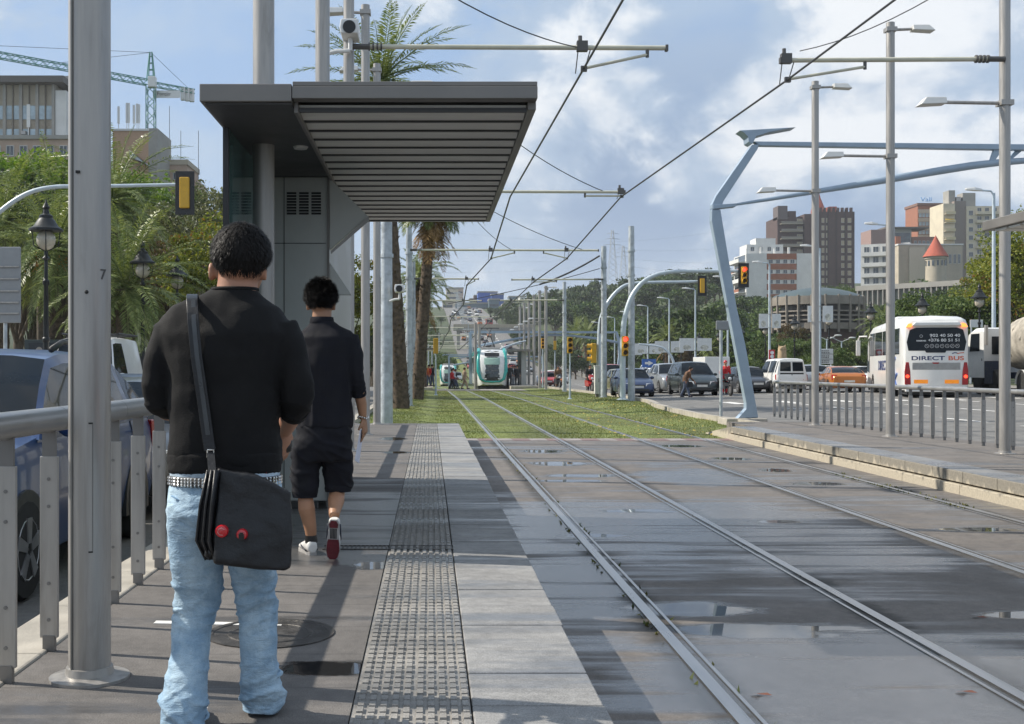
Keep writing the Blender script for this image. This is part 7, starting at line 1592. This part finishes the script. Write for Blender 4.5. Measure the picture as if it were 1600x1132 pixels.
# red and white flats
B = Bld('white and red banded block of flats above the traffic', 1166, 346, 8); k = F/346; H_ = 27.6
B.box('blank_wall', b_white, 0, 32/k, 0, 14, 0, H_); B.box('wall', b_white, 32/k, 79/k, .25, 14, 0, H_); B.box('blank_wall', b_white, 79/k, 104/k, 0, 14, 0, H_)
for j in range(9): B.box('brick_band', b_brick, 32/k+.01, 79/k-.01, .1, .249, H_-1.3-j*3.05-.5, H_-j*3.05-.02)
for j in range(6): B.windows(33/k, 78/k, H_-3.0-j*3.05, H_-1.8-j*3.05, 4, 1, .5, .9, y=.2)
B.box('side_wall', b_white, -.02, 0, .5, 13.5, 0, H_-.5)
for j in range(9):
    q = MB(); z = H_-2.6-j*3.05; q.box(-2.2, -.02, .6, 13.4, z, z+.22); b_ = q.build('balcony', b_white, B.T); q = MB(); q.box(-2.2,-2.1,.6,13.4,z+.22,z+1.15); q.build('parapet', b_brick if j % 2 else b_white, b_)
    q = MB(); q.box(-.08,-.025,1.2,12.8,z+.3,z+2.3); q.build('balcony_window', win_m, B.T)
B.box('penthouse', b_white, 1, 12, 3, 11, H_, H_+3.0); B.box('penthouse', b_white, 4, 10, 4, 10, H_+3, H_+5.0); B.windows(1.4, 11.6, H_+.6, H_+2.6, 4, 1, .4, .6, y=2.98)
for i in range(4): B.box('chimney', b_white, .3+i*4.2, .9+i*4.2, 1, 1.6, H_, H_+1.6+.4*(i % 2))
# dark brown tower with red spire
B = Bld('dark brown tower block with a red pointed turret', 1217, 470, 16); k = F/470; H_ = 50
B.box('wall', b_dark, 0, 40/k, 2, 18, 0, H_-3); B.box('wall', b_dark, 40/k, 63/k, 0, 18, 0, H_-2.0); B.box('wall', b_dark, 63/k, 119/k, .6, 18, 0, H_-1)
B.box('stair_tower', mat('brown_grey', (.12,.1,.1), .8), 0, 15/k, 1.2, 8, H_-4, H_+1.5)
B.balconies(1.0, 38/k, 4, H_-3, 14, 1.9, 2.0, b_beige, mat('balcony_grey', (.23,.21,.18), .8)); B.windows(30/k, 40/k, 6, H_-3, 1, 13, .8, .5, m=mat('blind_beige', (.36,.31,.2), .7), y=1.95)
B.windows(66/k, 80/k, 4, H_-3, 2, 14, .5, .55, m=MATS['blind_beige'], y=.55); B.windows(96/k, 116/k, 4, H_-3, 2, 14, .5, .55, m=MATS['blind_beige'], y=.55)
for i in range(5): B.box('rib', mat('rib_dark', (.05,.035,.035), .8), 63/k+i*3.5, 63/k+i*3.5+.5, .2, .59, 0, H_-1+(i % 2))
for i in range(8): B.box('merlon', b_dark, 63/k+.3+i*1.8, 63/k+1.3+i*1.8, .7, 1.8, H_-1, H_+.7)
q = MB(); q.lathe([(3.0,H_-2),(3.0,H_),(2.5,H_+1.6),(1.1,H_+5.2),(.05,H_+9)], (18, 6), 10); q.build('turret', b_red, B.T)
B.box('roof_block', b_red, 84/k, 96/k, 4, 8, H_-1, H_+1.6); B.box('roof_block', b_dark, 22/k, 34/k, 6, 10, H_-3, H_)
# brick offices and cream tower on the hill
B = Bld('brick office block with white window bands on the hilltop', 1434, 460, 20); k = F/460; H_ = 46
B.box('wall', b_brick, 0, 54/k, 0, 12, 0, H_); B.box('roof', mat('roof_brown', (.2,.11,.08), .8), -.3, 54/k+.3, -.3, 12.3, H_, H_+1.0)
for j in range(7): B.box('spandrel', mat('band_cream', (.5,.42,.33), .8), .2, 39/k, -.12, -.005, H_-3.0-j*3.4, H_-1.5-j*3.4)
for j in range(6): B.windows(.3, 39/k, H_-4.6-j*3.4, H_-3.1-j*3.4, 7, 1, .7, .9, m=win_b, y=-.02)
lettering('Vall', 'roof_lettering', mat('sign_pale_blue', (.2,.42,.75), .5), B.T, 2.4, (3.4, 0, H_+2.4), (pi/2,0,0), ext=.1, sx=1.3)
B = Bld('cream tower block with yellow awnings beside the brick offices', 1474, 440, 20); k = F/440; H_ = 44
B.box('wall', b_cream, 0, 18/k, 0, 12, 0, H_); B.box('wall', mat('grey_brown', (.2,.17,.15), .8), 18/k, 36/k, .4, 12, 0, H_+1); B.box('wall', b_cream, 36/k, 100/k, 0, 12, 0, H_-1)
B.balconies(.3, 17/k, 4, H_-1, 12, 0, 1.5, b_cream, mat('awning_cream', (.55,.48,.3), .8)); B.windows(38/k, 48/k, 4, H_-2, 1, 12, .6, .5, y=-.01); B.balconies(50/k, 98/k, 4, H_-1, 12, 0, 1.4, b_cream, b_cream); B.windows(50/k, 98/k, 4.6, H_-1, 4, 12, .5, .55, y=-.01)
for j in (1, 4, 7, 8): q = MB(); z = H_-2.5-j*3.3; q.hexa([(.6,-1.7,z-1.2),(4,-1.7,z-1.2),(4,-1.6,z-1.2),(.6,-1.6,z-1.2),(.6,-.05,z),(4,-.05,z),(4,0,z),(.6,0,z)]); q.build('awning', mat('awning_yellow', (.6,.40,.03), .7), B.T)
B.box('roof_block', b_grey, 14/k, 24/k, 3, 8, H_, H_+5.5); B.box('roof_block', b_grey, 36/k, 56/k, 3, 8, H_-1, H_+4.5); B.box('roof_block', galv, 26/k, 33/k, 3, 6, H_+1, H_+3)
# grey complex, beige blocks and the round turret
B = Bld('grey stepped building with dark glazing on the hillside', 1361, 420, 18); k = F/420
B.box('wall', mat('brown_pink', (.28,.19,.17), .8), 0, 24/k, 0, 10, 0, 33.6); B.box('wall', b_grey, 24/k, 64/k, .5, 10, 0, 34); B.box('glazing', win_m, 26/k, 62/k, .4, .49, 27.5, 32.5); B.box('roof', mat('roof_fascia', (.12,.11,.1), .7), 22/k, 90/k, -.5, 10, 34, 34.6); B.box('wall', mat('brick_brown', (.22,.12,.09), .8), 64/k, 100/k, 0, 10, 0, 31); B.windows(66/k, 99/k, 26, 31, 5, 1, .5, .4)
B = Bld('white terraced flats with balconies left of the beige block', 1345, 330, 12, radians(-28)); k = F/330
B.box('wall', b_white, 0, 13, 0, 8, 0, 24.5); B.balconies(.3, 12.7, 6, 24, 6, 0, 1.4, b_white, b_white); B.windows(.4, 12.6, 6.4, 24.3, 5, 6, .55, .6)
B = Bld('plain beige block behind the round turret', 1404, 320, 14); k = F/320
B.box('wall', b_beige, 0, 100/k, 0, 12, 0, 21.3); B.box('wall', mat('light_beige', (.5,.46,.37), .8), 16/k, 40/k, -.4, -.01, 0, 20.6); B.box('roof', b_white, -.2, 100/k+.2, -.2, 12, 21.3, 21.7); B.box('wall', b_brick, 0, 8/k, 2, 8, 21.7, 24); B.windows(70/k, 98/k, 15, 20, 4, 1, .5, .5)
T = thing('tower', 'round turret with a red conical roof on the hillside', 'tower', (px_x(1457, 312), 310, 14)); k = F/312
q = MB(); q.lathe([(2.6,0),(2.6,16.4),(2.85,16.5),(2.85,17.1)], n=20); q.build('wall', b_beige, T, smooth=40)
q = MB(); q.lathe([(3.3,17.1),(3.2,17.3),(2.3,18.7),(1.2,20.6),(.5,22),(.03,22.9)], n=20); q.build('roof', b_red, T, smooth=40)
for j in range(8): a = -pi+j*pi/7; q = MB(); c, s = cos(a), sin(a); q.hexa([(2.5*c-s*.25,2.5*s+c*.25,14.6),(2.5*c+s*.25,2.5*s-c*.25,14.6),(2.68*c+s*.25,2.68*s-c*.25,14.6),(2.68*c-s*.25,2.68*s+c*.25,14.6),(2.5*c-s*.25,2.5*s+c*.25,16),(2.5*c+s*.25,2.5*s-c*.25,16),(2.68*c+s*.25,2.68*s-c*.25,16),(2.68*c-s*.25,2.68*s+c*.25,16)]); q.build('window', win_m, T)
# long finned building
T = thing('building', 'long low modern building with vertical fins on the right slope', 'building', (px_x(1339, 235), 235, 4.3), radians(-50)); Lg = 48
q = MB(); q.box(0, Lg, .6, 14, 0, 13.0); q.build('glazing', mat('fin_glass', (.2,.22,.19), .3, var=.3, scale=.3), T)
q = MB(); q.box(-.3, Lg+.3, -.1, 14.3, 12.6, 13.6); q.build('roof', b_grey, T); q = MB(); q.box(-.3, Lg+.3, -.1, 14.3, 8.6, 9.1); q.box(-.3, Lg+.3, -.1, 14.3, 4.5, 5); q.build('floor_slab', b_grey, T)
for i in range(44): q = MB(); q.box(i*1.1, i*1.1+.2, -.05, .59, 0, 12.59); q.build('fin', b_grey, T)
# round hall with shallow dome
T = thing('round_hall', 'round concrete hall with a shallow grey dome behind the lanterns', 'building', (px_x(1297, 205), 212, 3.6)); R_ = 8.0
q = MB(); q.lathe([(R_*.8,0),(R_*.8,9.4)], n=40); q.build('glazed_drum', mat('hall_dark', (.03,.028,.027), .4), T, smooth=40)
for z, r_, h in ((9.0, 8.3, 1.5), (7.7, 8.2, .25), (6.9, 8.15, .25), (6.1, 8.1, .25), (4.6, 8.0, 1.1)):
    q = MB(); q.lathe([(r_*.86,z),(r_,z),(r_,z+h),(r_*.86,z+h)], n=48); q.build('ring_beam', b_hall, T, smooth=40)
for j in range(22): a = 2*pi*j/22; q = MB(); q.cyl((8.15*cos(a),8.15*sin(a),4),(8.3*cos(a),8.3*sin(a),10.7),.22,n=6); q.build('column', b_hall, T)
q = MB(); q.lathe([(8.2,10.5),(7.4,10.95),(5.8,11.5),(3.8,12.0),(1.8,12.3),(.05,12.4)], n=40); q.build('dome', b_slate, T, smooth=60)
q = MB(); q.lathe([(6.8,0),(6.8,4.6)], n=30); q.build('base', mat('hall_base', (.10,.05,.045), .7), T, smooth=40)
# ---------------------------------------------------------------- tower crane
crn = mat('crane_green', (.05, .22, .18), .5, var=.1)
T = thing('tower_crane', 'green tower crane with white counterweights and a name board', 'crane', (-63, 260, 20)); zj = 45.5; d = Vector((-.742,-.67,0)); nrm = Vector((-d.y, d.x, 0))
def lattice(q, a, b_, w, n, u, v, r):
    a, b_ = Vector(a), Vector(b_); C4 = [u*s*w+v*t_*w for s, t_ in ((-1,-1),(1,-1),(1,1),(-1,1))]
    for c in C4: q.tube([a+c, b_+c], r, 4)
    for i in range(n):
        p0, p1 = a.lerp(b_, i/n), a.lerp(b_, (i+1)/n)
        for j in range(4):
            c0, c1 = C4[j], C4[(j+1) % 4]; q.tube([p0+(c0 if i % 2 else c1), p1+(c1 if i % 2 else c0)], r*.7, 3)
X_, Y_, Z_ = Vector((1,0,0)), Vector((0,1,0)), Vector((0,0,1))
q = MB(); lattice(q, (0,0,0), (0,0,zj-.6), .9, 24, X_, Y_, .13); q.build('mast', crn, T)
q = MB(); lattice(q, d*1.0+Z_*zj, d*56+Z_*zj, .62, 44, nrm, Z_, .11); q.build('jib', crn, T)
q = MB(); lattice(q, -d*.8+Z_*(zj-.2), -d*11+Z_*(zj-.2), .5, 8, nrm, Z_, .1); q.build('counter_jib', crn, T)
q = MB()
for c in ((-.8,-.8),(.8,-.8),(.8,.8),(-.8,.8)): q.tube([(c[0],c[1],zj+.3),(c[0]*.3,c[1]*.3,zj+7)], .14, 5)
for z in (1.5, 3, 4.5, 6): q.box(-.6+z*.07,.6-z*.07,-.6+z*.07,.6-z*.07,zj+z-.1,zj+z+.1)
q.build('tower_head', crn, T); q = MB(); q.box(-.3,1.3,-1.6,.2,zj-1.2,zj+1.2); q.build('cab', lampw, T, bevel=.1)
q = MB()
for e, z in ((d*22, .6), (d*44, .6), (-d*9.5, .4)): q.tube([(0,0,zj+6.9), tuple(e+Z_*(zj+z))], .05, 4)
q.build('tie_cable', cable, T); q = MB()
for i in range(3): c = -d*(8.2+i*1.15)+Z_*(zj-1.2); q.box(c.x-.5,c.x+.5,c.y-.5,c.y+.5,c.z-1.4,c.z+1.6)
q.build('counterweight', lampw, T); o = lettering('Forcimsa', 'name_board_lettering', blk, T, 1.15, tuple(-d*4.2+Z_*(zj-2.1)+Vector((0,-1.25,0))), (pi/2,0,.2), ext=.05); q = MB(); c = -d*4.2+Z_*(zj-2.1); q.box(c.x-3.1,c.x+3.1,c.y-1.1,c.y-1.0,c.z-.85,c.z+.85); q.build('name_board', lampw, T)
# ---------------------------------------------------------------- pylons and their cables
pyl = mat('pylon_steel', (.32,.34,.36), .6)
for lb, px, ytop, D, wb in (('tall lattice pylon on the horizon left of the thick lawn mast', 957, 360, 760, 3.2), ('smaller lattice pylon just right of the tall one', 974, 384, 840, 3.0)):
    zt = CZ+(575-ytop)/F*D; zb = base(D)+15; T = thing('pylon', lb, 'pylon', (px_x(px, D), D, zb), group='pylons on the horizon'); h = zt-zb; q = MB()
    for i in range(10):
        u0, u1 = i/10, (i+1)/10; w0, w1 = wb*(1-u0*.82), wb*(1-u1*.82)
        for s in (-1, 1):
            for t_ in (-1, 1): q.tube([(s*w0,t_*w0,h*u0),(s*w1,t_*w1,h*u1)], .17, 3)
            q.tube([(s*w0,-w0,h*u0),(-s*w1,-w1,h*u1)], .12, 3)
    q.build('tower', pyl, T); q = MB()
    for u, l in ((.72, 6), (.83, 5), (.93, 4)): q.tube([(-l,0,h*u),(0,0,h*u+.8),(l,0,h*u)], .16, 3)
    q.build('cross_arms', pyl, T)
for i, (ya, yb) in enumerate(((392, 340), (404, 372), (416, 398), (426, 420))):
    q = MB(); a, b_ = Vector(W(957, ya-14, 760)), Vector(W(560, yb, 700)); q.tube([a.lerp(b_, k/12)-Vector((0,0,16*(k/12)*(1-k/12))) for k in range(13)], .05, 3)
    a, b_ = Vector(W(957, ya-14, 760)), Vector(W(1180, yb+10, 800)); q.tube([a.lerp(b_, k/8)-Vector((0,0,10*(k/8)*(1-k/8))) for k in range(9)], .05, 3)
    tag(q.build('power_line', pyl), 'thin high voltage cable strung from the pylons across the sky', 'cable', 'power lines on the horizon')
# ---------------------------------------------------------------- the town at the end of the avenue
rn = random.Random(15); bl = mat('far_blue', (.02,.10,.42), .5); bl2 = mat('far_glass', (.10,.15,.18), .3)
def far_block(label, px0, px1, py, D, m, name='building', depth=14, rows=3, group=None):
    z0 = base(D)-2; T = thing(name, label, 'building', (px_x(px0, D), D, z0), group=group); w = (px1-px0)/F*D; h = CZ+(575-py)/F*D-z0
    q = MB(); q.box(0, w, 0, depth, 0, h); q.build('wall', m, T); q = MB(); q.box(-.3, w+.3, -.3, depth+.3, h, h+.8); q.build('roof', b_grey, T)
    for r in range(rows):
        q = MB(); z = h-2.2-r*3.4; q.box(w*.06, w*.94, -.1, .05, z-1.3, z); q.build('window_band', win_m, T)
far_block('long bright blue shed at the end of the avenue', 747, 777, 457.5, 700, bl, rows=0); far_block('darker blue block right of the long blue shed', 768, 787, 461, 690, mat('far_blue_dark', (.02,.08,.32), .5), rows=0)
far_block('sandstone block far left of the blue sheds', 697, 716, 452, 820, b_cream, rows=2); far_block('pinkish flat block behind the sandstone one', 700, 724, 451, 850, b_pink, rows=1); far_block('dark glazed hall above the far traffic', 712, 772, 475, 640, bl2, rows=2); far_block('brown block left of the blue sheds', 741, 768, 463, 720, b_dark, rows=1)
for i in range(34):
    px = rn.uniform(660, 880); D = rn.uniform(600, 900)
    far_block('small distant block in the town at the end of the avenue', px, px+rn.uniform(7, 16), rn.uniform(464, 486), D, rn.choice((b_grey, b_beige, b_white, bl2)), rows=2, group='small blocks of the far town')
fp = thing('road_light', '', 'road light'); q = MB(); q.cyl((0,0,0),(0,0,9),.14,.1,6); q.build('pole', galv2, fp); q = MB(); q.box(-1.5,1.5,-.1,.1,8.9,9.1); q.box(-2,-1.2,-.2,.2,8.85,9.1); q.build('luminaire', lampw, fp)
for i in range(34):
    D = 215+i*13; x = 9.6+(D-215)*.012 if i % 2 else (-3.6-(D-215)*.03)
    put(fp, i > 0, (x, D, base(D)-.3), 0, 'slim distant road light along the rising avenue', 'road lights along the rising avenue')
GF = bpy.data.objects['sign_gantry.001']
for D in (178, 262):
    g = put(GF, True, (GF.location.x-1+.0*D, D, base(D)-.2), 0, 'far pale blue portal over the rising avenue', 'far portals over the avenue')
T = thing('footbridge', 'grey concrete footbridge crossing the rising avenue far behind the tram', 'bridge', (7, 345, base(345)-.5))
q = MB(); q.box(0, 24, 0, 3, 6.2, 7.1); q.build('deck', b_grey, T); q = MB(); q.box(0, 24, -.06, .02, 7.1, 8.1); q.build('parapet', b_beige, T)
for x in (1.5, 12, 22.5): q = MB(); q.box(x-.5, x+.5, .6, 2.4, -1, 6.19); q.build('pier', b_grey, T)
for i, D in enumerate((188, 212, 236, 262, 290, 320)):
    x = -1.0+i*.7; mast('slim far mast on the grassy slope beyond the trams', x, D, base(D)-.5, 7.2, .15, 'far masts on the grassy slope')
    cantilever('tiny far overhead arm beyond the trams', x, D, 6.2, x+7.5, (), 'far arms beyond the trams')
# ---------------------------------------------------------------- air
hz = bpy.data.materials.new('haze_air'); hz.use_nodes = True; t = N(hz.node_tree)
v = t.n('ShaderNodeVolumePrincipled', {'Color': (.86,.90,.96,1), 'Density': HAZE, 'Anisotropy': .2}); t.t.links.new(v.outputs[0], t.n('ShaderNodeOutputMaterial').inputs[1])
if HAZE > 0:
    b = MB(); b.box(-1000, 1000, -60, 2700, -6, 190); o = b.build('haze', hz); tag(o, kind='stuff')
